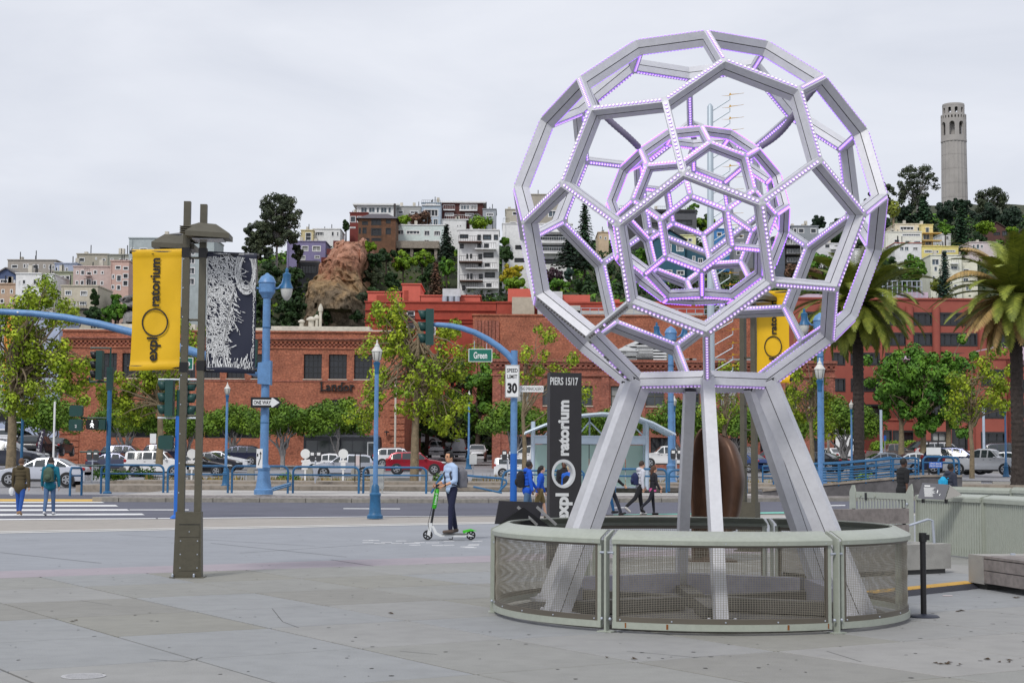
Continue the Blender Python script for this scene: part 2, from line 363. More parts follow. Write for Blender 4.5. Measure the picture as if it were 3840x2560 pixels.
# median: granite kerb, cobble strip, concrete strip, two low steps of the platform beyond
KERB=cm('kerb_stone',(150,146,138),1.0,rough=.9,var=.12,scale=1.4,grime=.2)
COBB=bpy.data.materials.new('cobbles');COBB.use_nodes=True
_n=COBB.node_tree;_g=_n.nodes.new('ShaderNodeNewGeometry');_v=_n.nodes.new('ShaderNodeTexVoronoi');_v.inputs['Scale'].default_value=5.5
_mp=_n.nodes.new('ShaderNodeMapping');_mp.inputs['Scale'].default_value=(1,.8,1);_n.links.new(_g.outputs['Position'],_mp.inputs[0]);_n.links.new(_mp.outputs[0],_v.inputs['Vector'])
_r=_n.nodes.new('ShaderNodeValToRGB');_r.color_ramp.elements[0].color=(.36,.33,.32,1);_r.color_ramp.elements[1].color=(.12,.105,.10,1);_r.color_ramp.elements[0].position=.1;_r.color_ramp.elements[1].position=.75
_n.links.new(_v.outputs['Distance'],_r.inputs[0]);_n.links.new(_r.outputs[0],_n.nodes['Principled BSDF'].inputs['Base Color']);_n.nodes['Principled BSDF'].inputs['Roughness'].default_value=.9
_b=_n.nodes.new('ShaderNodeBump');_b.invert=True;_b.inputs['Strength'].default_value=1;_b.inputs['Distance'].default_value=.05;_n.links.new(_v.outputs['Distance'],_b.inputs['Height']);_n.links.new(_b.outputs[0],_n.nodes['Principled BSDF'].inputs['Normal'])
def strip(name,y0f,y1f,z0,z1,m,xs,kind='structure'):
    b=MB()
    for x in xs:b.v+=[(x,y0f(x),z0),(x,y0f(x),z1),(x,y1f(x),z1),(x,y1f(x),z0)]
    for i in range(len(xs)-1):
        o=i*4;b.f+=[(o,o+4,o+5,o+1),(o+1,o+5,o+6,o+2),(o+2,o+6,o+7,o+3)];b.m+=[0]*3
    n=len(xs)*4;b.f+=[(0,1,2,3),(n-4,n-3,n-2,n-1)];b.m+=[0,0]
    return tag(b.build(name,m),kind=kind)
mxs=[K[0].x]+[x for x in np.linspace(K[0].x+1.2,30,26)]
kerbs=thing('median_kerb',None,None);tag(kerbs,kind='structure')
for a,b in zip(mxs,mxs[1:]): # kerb stones with open joints
    mb=MB();g=.012
    ya,yb=KY(a+g),KY(b-g)
    mb.add([(a+g,ya,-.02),(b-g,yb,-.02),(b-g,yb+.01,.135),(a+g,ya+.01,.135),(a+g,ya+.03,.15),(b-g,yb+.03,.15),(b-g,yb+.3,.15),(a+g,ya+.3,.15),(a+g,ya+.3,-.02),(b-g,yb+.3,-.02)],
           [(0,1,2,3),(3,2,5,4),(4,5,6,7),(7,6,9,8),(0,3,4,7,8),(1,9,6,5,2)])
    mb.build('kerb_stone',KERB,kerbs)
strip('median_cobbles',lambda x:KY(x)+.3,lambda x:KY(x)+5.2,-.02,.142,COBB,mxs)
strip('median_walk',lambda x:KY(x)+5.2,lambda x:80.0+(x+16)*.10,-.02,.15,cm('median_concrete',(186,182,178),1.0,rough=.85,var=.08,scale=.6,grime=.1),mxs)
STEP=cm('platform_concrete',(160,150,138),1.0,rough=.9,var=.14,scale=1.0,grime=.25)
PLATX=[gnd(255,1845).x-4,4.5,14.2]
s1=lambda x:80.0+(x+16)*.10
strip('platform_step',s1,lambda x:s1(x)+6.5,.0,.36,STEP,[-21.5,-10,0,10,20,30]);strip('platform_step',lambda x:s1(x)+6.5,lambda x:s1(x)+12.5,.0,.50,STEP,[-21.5,-10,0,10,20,30])
strip('planting_strip',lambda x:s1(x)+12.5,lambda x:s1(x)+15.5,.0,.46,cm('dry_soil',(150,132,108),.8,rough=1,var=.2,scale=3),[-21.5,-10,0,10,20,30])
# the sidewalk before the buildings
strip('far_sidewalk',lambda x:143.0,lambda x:160,.5,zg(143)+.16,cm('far_sidewalk',(172,170,168),.9,rough=.9,var=.1,scale=.3),[-40,-13.2],);strip('far_sidewalk',lambda x:143.0,lambda x:160,.5,zg(143)+.16,cm('far_sidewalk',(172,170,168)),[-1,60])
# manhole cover in the foreground
p=gnd(313,2534);mh=thing('manhole_cover','round pale grey metal cover set in the near paving','manhole cover',(p.x,p.y,.001))
MBc=MB().lathe([(.17,0),(.17,.003),(.155,.004),(.152,.002),(0.001,.003)],40);MBc.build('rim',cm('cover_metal',(190,190,192),rough=.6,var=.1,scale=20,grime=.2),mh)
mb=MB()
for i in range(-8,9):
    for j in range(-8,9):
        x,y=i*.018,j*.018
        if x*x+y*y<.021:mb.box(x-.006,x+.006,y-.006,y+.006,.002,.0055)
tag(mb.build('tread_studs',_MC['cover_metal'],mh),kind='stuff')

gs=MB();Q=random.Random(31) # dark gum spots and drips trodden into the paving
for i in range(420):
    Y=10+26*Q.random()**1.3;x=Q.uniform(-.33,.33)*Y;r=Q.uniform(.008,.022);gs.add([(x+r*math.cos(a)*Q.uniform(.7,1.3),Y+r*math.sin(a)*Q.uniform(.7,1.6),.0012)for a in np.linspace(0,5.3,7)],[tuple(range(7))])
tag(gs.build('gum_spots',mat('gum_dark',(.07,.068,.065),rough=.8),fix=False),'small dark gum spots trodden into the plaza paving','gum spots',kind='stuff')
ld=MB()
for(px,py,n)in((3735,2475,5),(3560,2489,6),(3620,2291,4),(1450,2300,2),(3790,2240,3),(2330,2470,3),(240,2330,2)):
    p=gnd(px,py)
    for k in range(n):x,y=p.x+Q.uniform(-.12,.12),p.y+Q.uniform(-.12,.12);a=Q.uniform(0,6.28);c,s=math.cos(a)*.035,math.sin(a)*.035;ld.add([(x-c,y-s,.004),(x+s*.5,y-c*.5,.012),(x+c,y+s,.005),(x-s*.5,y+c*.5,.014)],[(0,1,2,3)])
tag(ld.build('leaf_litter',cm('dead_leaf',(78,62,44),rough=.9),fix=False),'a few dead leaves scattered on the plaza','leaves',kind='stuff')
# ================================================================= NESTED LATTICE SPHERES ON SIX LEGS
BR=2.13;BC=Vector((.984696*BR,8.46436*BR,1.29343*BR+EYE));PHI=.653768
ALU=cm('brushed_aluminium',(212,213,218),.95,rough=.5,metal=.15,var=.05,scale=5,grime=.05)
SEAM=mat('seam_shadow',(.02,.02,.022),rough=.9)
def tico():
    ph=(1+5**.5)/2;V=set()
    for b in[(0,1,3*ph),(1,2+ph,2*ph),(ph,2,2*ph+1)]:
        for sx in(1,-1):
            for sy in(1,-1):
                for sz in(1,-1):
                    v=[b[0]*sx,b[1]*sy,b[2]*sz]
                    for k in range(3):V.add(tuple(round(v[(i+k)%3]+0.0,9)+0.0 for i in range(3)))
    V=np.array(sorted(V));V/=np.linalg.norm(V[0])
    n=np.ones(3)/3**.5;z=np.array([0,0,-1.]);v=np.cross(n,z);c=n@z
    K_=np.array([[0,-v[2],v[1]],[v[2],0,-v[0]],[-v[1],v[0],0]]);Rm=np.eye(3)+K_+K_@K_/(1+c)
    W=V@Rm.T;cs,sn=math.cos(PHI),math.sin(PHI);return W@np.array([[cs,-sn,0],[sn,cs,0],[0,0,1]]).T
TV=tico();_d=np.linalg.norm(TV[:,None]-TV[None],axis=2);_el=np.sort(_d[_d>1e-6])[0]
ADJ=[[j for j in range(60)if 1e-6<_d[i,j]<_el*1.01]for i in range(60)]
FACES={}
for i in range(60):
    a=ADJ[i]
    for q in range(3):
        x,y=a[q],a[(q+1)%3]
        n=np.cross(TV[x]-TV[i],TV[y]-TV[i]);n/=np.linalg.norm(n);n=n if n@TV[i]>0 else-n
        idx=tuple(sorted(j for j in range(60)if abs(TV[j]@n-TV[i]@n)<1e-6));FACES[idx]=True
FACES=list(FACES)
EDGES=[(i,j)for i in range(60)for j in ADJ[i]if i<j]
def corner(fi,v,s,w,Rr):
    F=FACES[fi];c=Vector(sum(TV[j]for j in F)/len(F));p=Vector(TV[v]);b=(c-p).normalized()
    al=math.radians(108 if len(F)==5 else 120)
    return p*(Rr*s)+b*(w/math.sin(al/2))
FOF={}
for fi,F in enumerate(FACES):
    for v in F:FOF.setdefault(v,[]).append(fi)
LEDC=mat('led_lens_core',(.9,.85,.95),rough=.3,var=0,emit=(.92,.74,1.0),es=.72)
LEDR=mat('led_lens_rim',(.5,.3,.8),rough=.3,var=0,emit=(.46,.26,.80),es=.42)
LEDP=mat('led_lens_inward',(.5,.3,.8),rough=.3,var=0,emit=(.28,.09,.80),es=2.2)
LEDQ=mat('led_lens_frame_inside',(.5,.3,.8),rough=.3,var=0,emit=(.30,.12,.80),es=1.1)
LEDI=mat('led_lens_core_inner',(.8,.7,.95),rough=.3,var=0,emit=(.80,.58,1.0),es=.85)
LEDO=mat('led_lens_unlit',(.14,.13,.13),rough=.25,var=0)
def led_shape(mb,c,n,r,on=True,inw=False):
    n=Vector(n).normalized();t=n.orthogonal().normalized();b=n.cross(t);k=8
    vs=[]
    for(rr,h)in((r,0.0),(r,.006),(r*.66,.010)):
        for j in range(k):a=2*math.pi*j/k;vs.append(Vector(c)+(t*math.cos(a)+b*math.sin(a))*rr+n*h)
    fs=[(q*k+j,q*k+(j+1)%k,(q+1)*k+(j+1)%k,(q+1)*k+j)for q in range(2)for j in range(k)]
    mb.add(vs,fs,(3 if inw else 1)if on else 2);mb.add(vs[16:],[tuple(range(k))],0 if on else 2)
ball=thing('lattice_sphere','tall silver sphere of pentagon and hexagon beams with lilac lamps on six splayed legs','sculpture',(BC.x,BC.y,0))
CB=Vector((0,0,BC.z))
def lattice(root,Rr,w,depth,cen,nled,ledr,name,front_parts):
    sI=1-depth/Rr;sm=1-depth/Rr/2;g=.0045/Rr;wm=w*1.22
    layers=[(1.0,w),(sm+g,wm),(sm+g,wm-.008),(sm-g,wm-.008),(sm-g,wm),(sI,w)]
    stuffL=MB();singles=[];Rn=random.Random(3)
    off_verts={44,37,27}
    for(a,b)in EDGES:
        f1,f2=[f for f in FOF[a]if f in FOF[b]]
        mb=MB();ring=[]
        for(s,ww)in layers:ring.append([corner(f1,a,s,ww,Rr)+cen,corner(f1,b,s,ww,Rr)+cen,corner(f2,b,s,ww,Rr)+cen,corner(f2,a,s,ww,Rr)+cen])
        for k in range(5):
            mi=1 if k in(1,2,3)else 0;r0,r1=ring[k],ring[k+1]
            mb.add([r0[0],r0[1],r1[1],r1[0]],[(0,1,2,3)],mi);mb.add([r0[3],r0[2],r1[2],r1[3]],[(0,1,2,3)],mi)
        for s,ww,rg in((1.0,w,ring[0]),(sI,w,ring[5])):
            ca=sum((corner(f,a,s,ww,Rr)for f in FOF[a]),Vector())/3+cen;cb=sum((corner(f,b,s,ww,Rr)for f in FOF[b]),Vector())/3+cen
            mb.add([ca,rg[0],rg[1],cb,rg[2],rg[3]],[(0,1,2,3,4,5)],0)
        # screw heads along the seam
        mb.build('strut',[ALU,SEAM],root,fix=True)
        for s,rg,sgn in((1.0,ring[0],1),(sI,ring[5],-1)):
            p0=(rg[0]+rg[3])/2;p1=(rg[1]+rg[2])/2;nrm=((rg[0]+rg[1]+rg[2]+rg[3])/4-cen).normalized()*sgn
            for q in range(nled):
                t=(q+.5)/nled;p=p0.lerp(p1,.015+t*.97)+nrm*.0012
                unlit=name=='outer' and sgn>0 and len({a,b}&off_verts)==2 and Rn.random()<.68 or(name=='outer' and sgn>0 and(37 in(a,b))and Rn.random()<.68)
                if front_parts and sgn>0 and not unlit:singles.append(((p+ball.location-cam.location).length,p,nrm))
                else:led_shape(stuffL,p,nrm,ledr,not unlit,sgn<0 or name=='inner')
    if front_parts:
        vis=[x for x in singles if x[2].dot((ball.location+x[1]-cam.location).normalized())<-.12];vis.sort(key=lambda x:x[0]);near=vis[:300];ids={id(x)for x in near}
        m0=MB();led_shape(m0,(0,0,0),(0,0,1),ledr);me=mesh_of(m0,'lamp',[LEDC,LEDR,LEDO])
        for x in singles:
            if id(x)in ids:inst('lamp',me,root,x[1],x[2].to_track_quat('Z','Y').to_euler())
            else:led_shape(stuffL,x[1],x[2],ledr)
    tag(stuffL.build('lamps',[LEDC if name=='outer' else LEDI,LEDR,LEDO,LEDP if name=='inner' else LEDQ],root,fix=False),kind='stuff')
lattice(ball,BR,.035,.170,CB,18,.0160,'outer',True)
inner=thing('inner_lattice_sphere','smaller lilac-lit lattice sphere hanging inside the big silver one','sculpture',(BC.x-.002,BC.y,0))
IR=.49595*BR;CI=Vector((0,0,BC.z+.00754*BR))
lattice(inner,IR,.030,.105,CI,10,.0160,'inner',False)
# ribbed cable sleeves carrying the inner sphere
SLV=cm('cable_sleeve',(128,122,142),.9,rough=.6,var=.05)
ups=[12,33]
v12=Vector(TV[12]);v33=Vector(TV[33])
third=min(range(60),key=lambda i:abs(TV[i][2]-v12.z)+abs((Vector(TV[i]).xy.normalized()+v12.xy.normalized()+v33.xy.normalized()).length))
for i in[12,33,third]:
    a=CB+Vector(TV[i])*(BR-.13);b=CI+Vector(TV[i])*(IR+.01);pts=[];rs=[]
    side=Vector(TV[i]).cross(Vector((0,0,1))).normalized()
    for k in range(41):
        t=k/40;pts.append(a.lerp(b,t)+Vector((0,0,-.07))*math.sin(math.pi*t)+side*.035*math.sin(2*math.pi*t));rs.append(.034+(.004 if k%2 else 0))
    MB().tube(pts,rs,10).build('cable_sleeve',SLV,ball,smooth=50)
# legs: six boxes with a seam, splaying to feet inside the fence
base=sorted(range(60),key=lambda i:TV[i][2])[:6]
for i in base:
    d=Vector((TV[i][0],TV[i][1],0)).normalized();top=CB+Vector(TV[i])*(BR-.07);top=top-d*.02;foot=d*1.86+Vector((0,0,.09))
    ax=(foot-top).normalized();tg=ax.cross(d).normalized();nr=tg.cross(ax).normalized()
    if nr.dot(d)<0:nr=-nr
    leg=MB();prof=[(-.062,-.13),(.062,-.13),(.075,-.004),(.068,-.004),(.068,.004),(.075,.004),(.062,.13),(-.062,.13),(-.075,.004),(-.068,.004),(-.068,-.004),(-.075,-.004)]
    vs=[p+tg*u+nr*v for p in(top,foot+ax*.05)for u,v in prof];n=len(prof)
    for k in range(n):leg.add([vs[k],vs[(k+1)%n],vs[(k+1)%n+n],vs[k+n]],[(0,1,2,3)],1 if k in(2,3,4,8,9,10)else 0)
    leg.add(vs[:n],[tuple(range(n))]);leg.build('leg',[ALU,SEAM],ball)
    cap=MB().beam(top-ax*.01,top+ax*.015,.13,.24,up=nr,mi=0);cap.build('leg_cap',SEAM,ball)
    ft=MB();c0=d*1.86
    ft.prism([(-.2,-.17),(.2,-.17),(.2,.1),(.12,.22),(-.12,.22),(-.2,.1)],lambda u,v,w_:c0+tg*u+d*v+Vector((0,0,w_)),.05,.09)
    for u in(-.13,.13):ft.lathe([(.025,.09),(.025,.13),(.012,.14)],6,(c0+tg*u+d*.1))
    ft.build('foot_plate',ALU,ball)
BEAM=cm('base_beam_grey',(150,150,162),.95,rough=.55,metal=.2,var=.08,scale=3,grime=.15)
DK=cm('base_dark',(86,84,80),1.0,rough=.8,var=.15,scale=4,grime=.2)
bs=sorted(base,key=lambda i:math.atan2(TV[i][1],TV[i][0]));ps=[Vector((TV[i][0],TV[i][1],0)).normalized()*1.62 for i in bs]
for k in range(6):
    a,b=ps[k],ps[(k+1)%6];mid=(a+b)/2
    if mid.y<-.5:continue
    MB().beam(a.lerp(b,.06)+Vector((0,0,.22)),a.lerp(b,.94)+Vector((0,0,.22)),.16,.24).build('base_beam',BEAM,ball)
MB().lathe([(.001,.045),(2.05,.045),(2.05,.002),(.001,.002)],48,caps=False).build('base_plate',DK,ball)
for i in base:
    d=Vector((TV[i][0],TV[i][1],0)).normalized();MB().beam(d*.25+Vector((0,0,.13)),d*1.62+Vector((0,0,.13)),.18,.14).build('base_spoke',DK,ball)
# ----------------------------------------------------------------- curved guard rail of six woven-wire panels
WIRE=cm('woven_wire',(158,152,138),1.0,rough=.4,metal=.5,var=.08)
BRZ=cm('bronze_frame',(104,98,88),1.0,rough=.45,metal=.3,var=.06)
RUST=cm('rust',(150,92,40),.9,rough=.9,var=.2,scale=30)
FR_=2.272
def arc_sweep(prof,a0,a1,n):
    mb=MB();k=len(prof)
    for i in range(n+1):
        a=math.radians(a0+(a1-a0)*i/n);c_,s_=math.sin(a),-math.cos(a)
        for r,z in prof:mb.v.append((r*c_,r*s_,z))
    for i in range(n):
        for j in range(k):mb.f.append((i*k+j,i*k+(j+1)%k,(i+1)*k+(j+1)%k,(i+1)*k+j));mb.m.append(0)
    mb.f+=[tuple(range(k)),tuple(n*k+j for j in range(k))[::-1]];mb.m+=[0,0]
    return mb
rot_lab={-30:None}
plabs={0:'curved wire mesh guard panel nearest the camera, below the sculpture',60:'curved wire mesh guard panel at the right, beside the black stanchion',120:'curved wire mesh guard panel at the back right, before the wooden bench',180:'curved wire mesh guard panel at the far back between the sculpture legs',240:'curved wire mesh guard panel at the back left with black reading panel',300:'curved wire mesh guard panel at the left front of the sculpture'}
for pc,lab in plabs.items():
    pn=thing('mesh_guard',lab,'guard rail',(BC.x,BC.y,0),0,'curved guard panels round the sculpture');a0,a1=pc-28.4,pc+28.4
    arc_sweep([(FR_+.03,.868),(FR_+.034,.912),(FR_+.022,.928),(FR_-.125,1.0),(FR_-.16,1.0),(FR_-.16,.988),(FR_-.128,.988),(FR_+.012,.918),(FR_+.02,.868)],a0,a1,32).build('top_rail',FENCE,pn,smooth=40)
    arc_sweep([(FR_-.03,.04),(FR_+.02,.04),(FR_+.02,.105),(FR_-.03,.105)],a0,a1,32).build('bottom_rail',FENCE,pn,smooth=40)
    for nm,z0,z1 in(('mesh_frame',.105,.155),('mesh_frame',.845,.885)):arc_sweep([(FR_-.02,z0),(FR_+.006,z0),(FR_+.006,z1),(FR_-.02,z1)],a0+.5,a1-.5,32).build(nm,BRZ,pn,smooth=40)
    for a in(a0,a1-1.0):arc_sweep([(FR_-.05,.105),(FR_+.01,.105),(FR_+.01,.9),(FR_-.05,.9)],a,a+1.0,2).build('end_post',FENCE,pn)
    for a in(a0+1.05,a1-1.7):arc_sweep([(FR_-.02,.155),(FR_+.007,.155),(FR_+.007,.86),(FR_-.02,.86)],a,a+.65,2).build('mesh_frame',BRZ,pn)
    wm_=MB();r_=.0018;zz=np.arange(.158,.86,.0172)
    for q,z in enumerate(zz):wm_.v+=[];wm_.add(*(lambda m:(m.v,m.f))(arc_sweep([(FR_-.0075-r_,z),(FR_-.0075,z-r_),(FR_-.0075+r_,z),(FR_-.0075,z+r_)],a0+1.2,a1-1.2,22)))
    for a in np.arange(a0+1.5,a1-1.4,.66):
        ar=math.radians(a);c_,s_=math.sin(ar),-math.cos(ar);pts=[]
        for q,z in enumerate(np.linspace(.15,.86,7)):pts.append((c_*(FR_-.0075+(.004 if q%2 else-.004)),s_*(FR_-.0075+(.004 if q%2 else-.004)),z))
        wm_.tube(pts,.0021,4,caps=False)
    tag(wm_.build('woven_mesh',WIRE,pn,fix=False),kind='stuff')
    bt=MB()
    for a in np.linspace(a0+2,a1-2,5):
        ar=math.radians(a);c_,s_=math.sin(ar),-math.cos(ar)
        for z,rr in((.125,.008),(.888,.026)):bt.sphere((c_*(FR_+rr),s_*(FR_+rr),z),.009,6,4)
    tag(bt.build('bolts',GALV,pn,smooth=60),kind='stuff')
    if pc==0:
        for a in(-25,-14.5,15.5,27):arc_sweep([(FR_+.0185,.05),(FR_+.0225,.05),(FR_+.0225,.1),(FR_+.0185,.1)],a,a+R.uniform(.3,.6),2).build('rust_stain',RUST,pn)
for k,a in enumerate((-150,-90,-30,30,90,150)):
    ar=math.radians(a);c_,s_=math.sin(ar),-math.cos(ar)
    pl=thing('guard_post',['flat pale post of the guard rail at the back left of the sculpture','flat pale post at the far left end of the guard rail','flat pale post in the left gap of the near guard rail','flat pale post in the right gap of the near guard rail','flat pale post at the far right end of the guard rail','flat pale post in the gap at the back right of the guard rail'][k],'post',(BC.x+c_*FR_,BC.y+s_*FR_,0),math.atan2(s_,c_)+math.pi/2,'guard rail posts')
    b=MB();b.prism([(-.05,.012),(-.05,.90),(-.045,.93),(.12,1.0),(.15,.99),(.03,.90),(.03,.012)],lambda u,v,w_:(w_,u,v),-.011,.011);b.build('plate',FENCE,pl)
    MB().box(-.08,.08,-.07,.05,.0,.012).build('base_plate',FENCE,pl)
    MB().tube([(-.075,-.01,.78),(.075,-.01,.78)],.012,8).build('pin',GALV,pl,smooth=50)
    for x in(-.045,.045):MB().sphere((x,-.03,.13),.016,8,5).build('bolt_cap',GALV,pl,smooth=60)
# black reading panel fixed to the rail at the back left
a=math.radians(-118);pp=(BC.x+math.sin(a)*FR_,BC.y-math.cos(a)*FR_,.96)
ip=thing('reading_panel','black tilted reading panel seen from behind on the left guard rail','information panel',pp,math.radians(18))
MB().prism([(-.30,-.02),(.25,-.02),(.34,.23),(-.21,.25)],lambda u,v,w_:(u,w_+v*.45,v),-.008,.008).build('panel',BLACK,ip)
for x in(-.02,.22):MB().beam((x,-.02,.18),(x+.2,-.16,-.03),.012,.03).build('bracket',cm('bracket_steel',(150,150,150),rough=.4,metal=.4),ip)
MB().prism([(-.28,.0),(.2,-.03),(.36,-.03),(.02,.2)],lambda u,v,w_:(u,-.1+w_,v-.02),-.004,.004).build('gusset',BLACKP,ip)
# ================================================================= PLAZA FURNITURE
YEL=cm('banner_yellow',(250,176,8),1.12,rough=.6,var=.05,scale=2.5,bump=.15,bscale=3)
NAVY=cm('banner_navy',(24,30,52),1.1,rough=.6,var=.05,scale=2)
INK=cm('print_black',(24,22,22),rough=.6,var=.02)
CHALK=cm('print_white',(232,234,244),1.0,rough=.6,var=.03)
def mast(loc,rz,label,art=True,up=0.0):
    t=thing('banner_mast',label,'light mast',loc,rz,'double-post light masts with yellow banners')
    # base box with tapering sides, plate, access door
    b=MB();z1=.93
    b.prism([(-.20,-.10),(.20,-.10),(.20,.10),(-.20,.10)],lambda u,v,w:(u*(1-.10*w),v*(1-.02*w),w*z1),0.012,1.0);b.build('base_box',OLIVE,t)
    MB().box(-.24,.24,-.17,.17,0,.012).build('base_plate',OLIVE,t)
    MB().box(-.125,.165,-.107,-.098,.10,.56).build('access_door',OLIVE,t);MB().box(-.125,.165,-.107,-.098,.575,.74).build('hatch',OLIVE,t)
    MB().box(-.125,.165,-.103,-.0985,.748,.756).build('seam_strip',BLACK,t)
    k=MB()
    for x,z in((-.10,.14),(.14,.14),(-.10,.33),(.14,.33),(-.10,.52),(.14,.52),(.02,.65)):k.lathe([(.009,-.112),(.009,-.106)],8,(x,0,z),axis='y')
    for x in(-.2,.1):k.lathe([(.016,.012),(.016,.05),(.010,.06)],8,(x,-.13,0))
    tag(k.build('screws',GALV,t),kind='stuff')
    for s,zt in((-1,5.40),(1,5.36)):
        MB().box(s*.118-.048,s*.118+.048,-.05,.05,z1-.25,zt).build('post',OLIVE,t)
    r=MB()
    for z in(1.6,2.30,2.76,3.68,4.58):
        MB().tube([(-.07,0,z),(.07,0,z)],.017,8).build('rung',OLIVE,t,smooth=50)
    for z in np.arange(1.2,4.6,.42):
        r.lathe([(.010,-.055),(.010,-.049)],6,(-.15,0,z),axis='y')
    tag(r.build('bolts',GALV,t),kind='stuff')
    # two hooded floodlights on a cross tube
    for s in(1,-1):
        lx=.22 if s>0 else-.34;y0=-.30 if s>0 else .22;z0=4.84 if s>0 else 4.74
        f=MB();vs=[(lx-.29,y0-.2,z0),(lx+.33,y0-.2,z0-.03),(lx+.33,y0+.24,z0-.03),(lx-.29,y0+.24,z0),(lx-.29,y0-.2,z0+.07),(lx+.33,y0-.2,z0+.04),(lx+.33,y0+.24,z0+.04),(lx-.29,y0+.24,z0+.07),(lx-.13,y0-.03,z0+.21),(lx+.12,y0-.03,z0+.19),(lx+.12,y0+.16,z0+.19),(lx-.13,y0+.16,z0+.21)]
        f.add(vs,[(0,3,2,1),(0,1,5,4),(1,2,6,5),(2,3,7,6),(3,0,4,7),(4,5,9,8),(5,6,10,9),(6,7,11,10),(7,4,8,11),(8,9,10,11)])
        fl=f.build('floodlight',OLIVE,t)
        MB().box(lx-.2,lx+.24,y0-.14,y0+.18,z0-.045,z0-.03).build('lens',mat('flood_lens',(.5,.5,.5),rough=.15,var=.1),fl)
        ax=-1 if s>0 else 1
        MB().tube([(lx-.12*s,y0+.02,z0+.16),(lx-.36*s,y0+.02+.12*s,z0+.12)],[.055,.05],10).build('knuckle',OLIVE,fl,smooth=40)
        fins=MB()
        for q in range(4):fins.box(min(lx-.22*s,lx-.4*s),max(lx-.22*s,lx-.4*s),y0-.02+.02*s,y0+.05+.1*s,z0+.07+q*.028,z0+.082+q*.028)
        fins.build('cooling_fins',OLIVE,fl)
    MB().tube([(-.05,-.22,4.96),(.02,.26,4.92)],.045,10).build('cross_tube',OLIVE,t,smooth=50)
    # yellow banner on the left, cloth with rolled hems
    def cloth(name,x0,x1,z0,z1,m,ph,y=0.0):
        b=MB();nx,nz=14,34
        for sg in(-1,1):
            o=len(b.v)
            for j in range(nz+1):
                for i in range(nx+1):
                    u,v=i/nx,j/nz;pinch=.028*math.sin(math.pi*v)**.7
                    x=x0+(x1-x0)*u;x+=pinch if(x0<0 and u<.5)else 0
                    x=x if x0<0 else x-0*pinch
                    bulge=.0
                    for zz,hh in((0.0,.035),(1.0,.03)):
                        dz=abs(v-zz)*(z1-z0)
                        if dz<.09:bulge=hh*math.sin(math.pi*min(1,dz/.09))if dz>0.0 else 0
                    yy=y+.012*math.sin(3.1*v*math.pi+ph)*math.sin(2*u*math.pi+ph)+sg*(.003+bulge)
                    b.v.append((x,yy,z0+(z1-z0)*v+(.025*(u-.5)if x0<0 else-.02*(u-.5))))
            for j in range(nz):
                for i in range(nx):
                    q=(o+j*(nx+1)+i,o+j*(nx+1)+i+1,o+(j+1)*(nx+1)+i+1,o+(j+1)*(nx+1)+i)
                    b.f.append(q if sg<0 else q[::-1]);b.m.append(0)
        return b.build(name,m,t,smooth=70,fix=False)
    X0,X1,Z0,Z1=-.90,-.185,2.95+up,4.70+up
    cloth('yellow_banner',X0,X1,Z0,Z1,YEL,.4)
    for z in(Z0+.045,Z1-.045):MB().tube([(X0-.03,0,z),(-.07,0,z)],.026,8).build('banner_arm',BLACK,t,smooth=50)
    for z in(Z0+.045,Z1-.045):MB().box(-.18,-.06,-.056,.056,z-.07,z+.07).build('clamp',BLACKP,t)
    for sd in(-1,1):
        yy=sd*.026;ex=(0,0,1);ez=(-1,0,0)if sd<0 else(1,0,0)
        def put(s,zc,ln,xc):return text('lettering',s,INK,t,frame((xc,yy,zc),ex,ez),width=ln,ext=.0015,bold=.028)
        q=1 if sd<0 else-1;xm=-.555
        put('expl',Z0+.30,.345,xm+(.0 if sd<0 else .0));put('ratorium',Z0+1.27,.70,xm)
        rg=MB();n=40
        for i in range(n):
            for rr in(.205,.183):
                a=2*math.pi*i/n
                for dy in(-.0015,.0015):rg.v.append((xm+.01+rr*.92*math.cos(a),yy+dy,Z0+.685+rr*math.sin(a)))
        for i in range(n):
            a,c=i*4,((i+1)%n)*4
            rg.f+=[(a,c,c+2,a+2),(a+1,a+3,c+3,c+1),(a,a+1,c+1,c),(a+2,c+2,c+3,a+3)];rg.m+=[0]*4
        rg.build('ring_letter',INK,t)
        text('lettering','\u00ae',INK,t,frame((xm-.045*(1 if sd<0 else-1),yy,Z0+1.69),ex,ez),height=.035,ext=.0015,bold=.0)
    if art:
        A0,A1,B0,B1=.185,.895,2.92,4.67
        nb=cloth('navy_banner',A0,A1,B0,B1,NAVY,2.0)
        for z in(B0+.045,B1-.045):MB().tube([(.07,0,z),(A1+.03,0,z)],.026,8).build('banner_arm',BLACK,t,smooth=50)
        for z in(B0+.1,B1-.02):MB().box(.06,.18,-.056,.056,z-.07,z+.07).build('clamp',BLACKP,t)
        # loose white line work: branching strokes on the left, hooped strokes at the top right, posts along the foot
        ar=MB();Q=random.Random(11);WD=A1-A0;HT=B1-B0
        def stroke(pts,wd):
            prev=None
            for(u,v),(u2,v2)in zip(pts,pts[1:]):
                if Q.random()<.12:continue
                a=Vector((A0+min(.985,max(.015,u))*WD,-.024,B0+min(.985,max(.02,v))*HT));c=Vector((A0+min(.985,max(.015,u2))*WD,-.024,B0+min(.985,max(.02,v2))*HT))
                d=c-a
                if d.length<1e-4:continue
                n_=Vector((-d.z,0,d.x)).normalized()*wd*Q.uniform(.6,1.3);ar.add([a-n_,c-n_,c+n_,a+n_],[(0,1,2,3)])
        def wander(u,v,a,n,step,wob,wd):
            pts=[(u,v)]
            for _ in range(n):a+=Q.uniform(-wob,wob);u+=math.cos(a)*step;v+=math.sin(a)*step*WD/HT*1.0;pts.append((u,v))
            stroke(pts,wd)
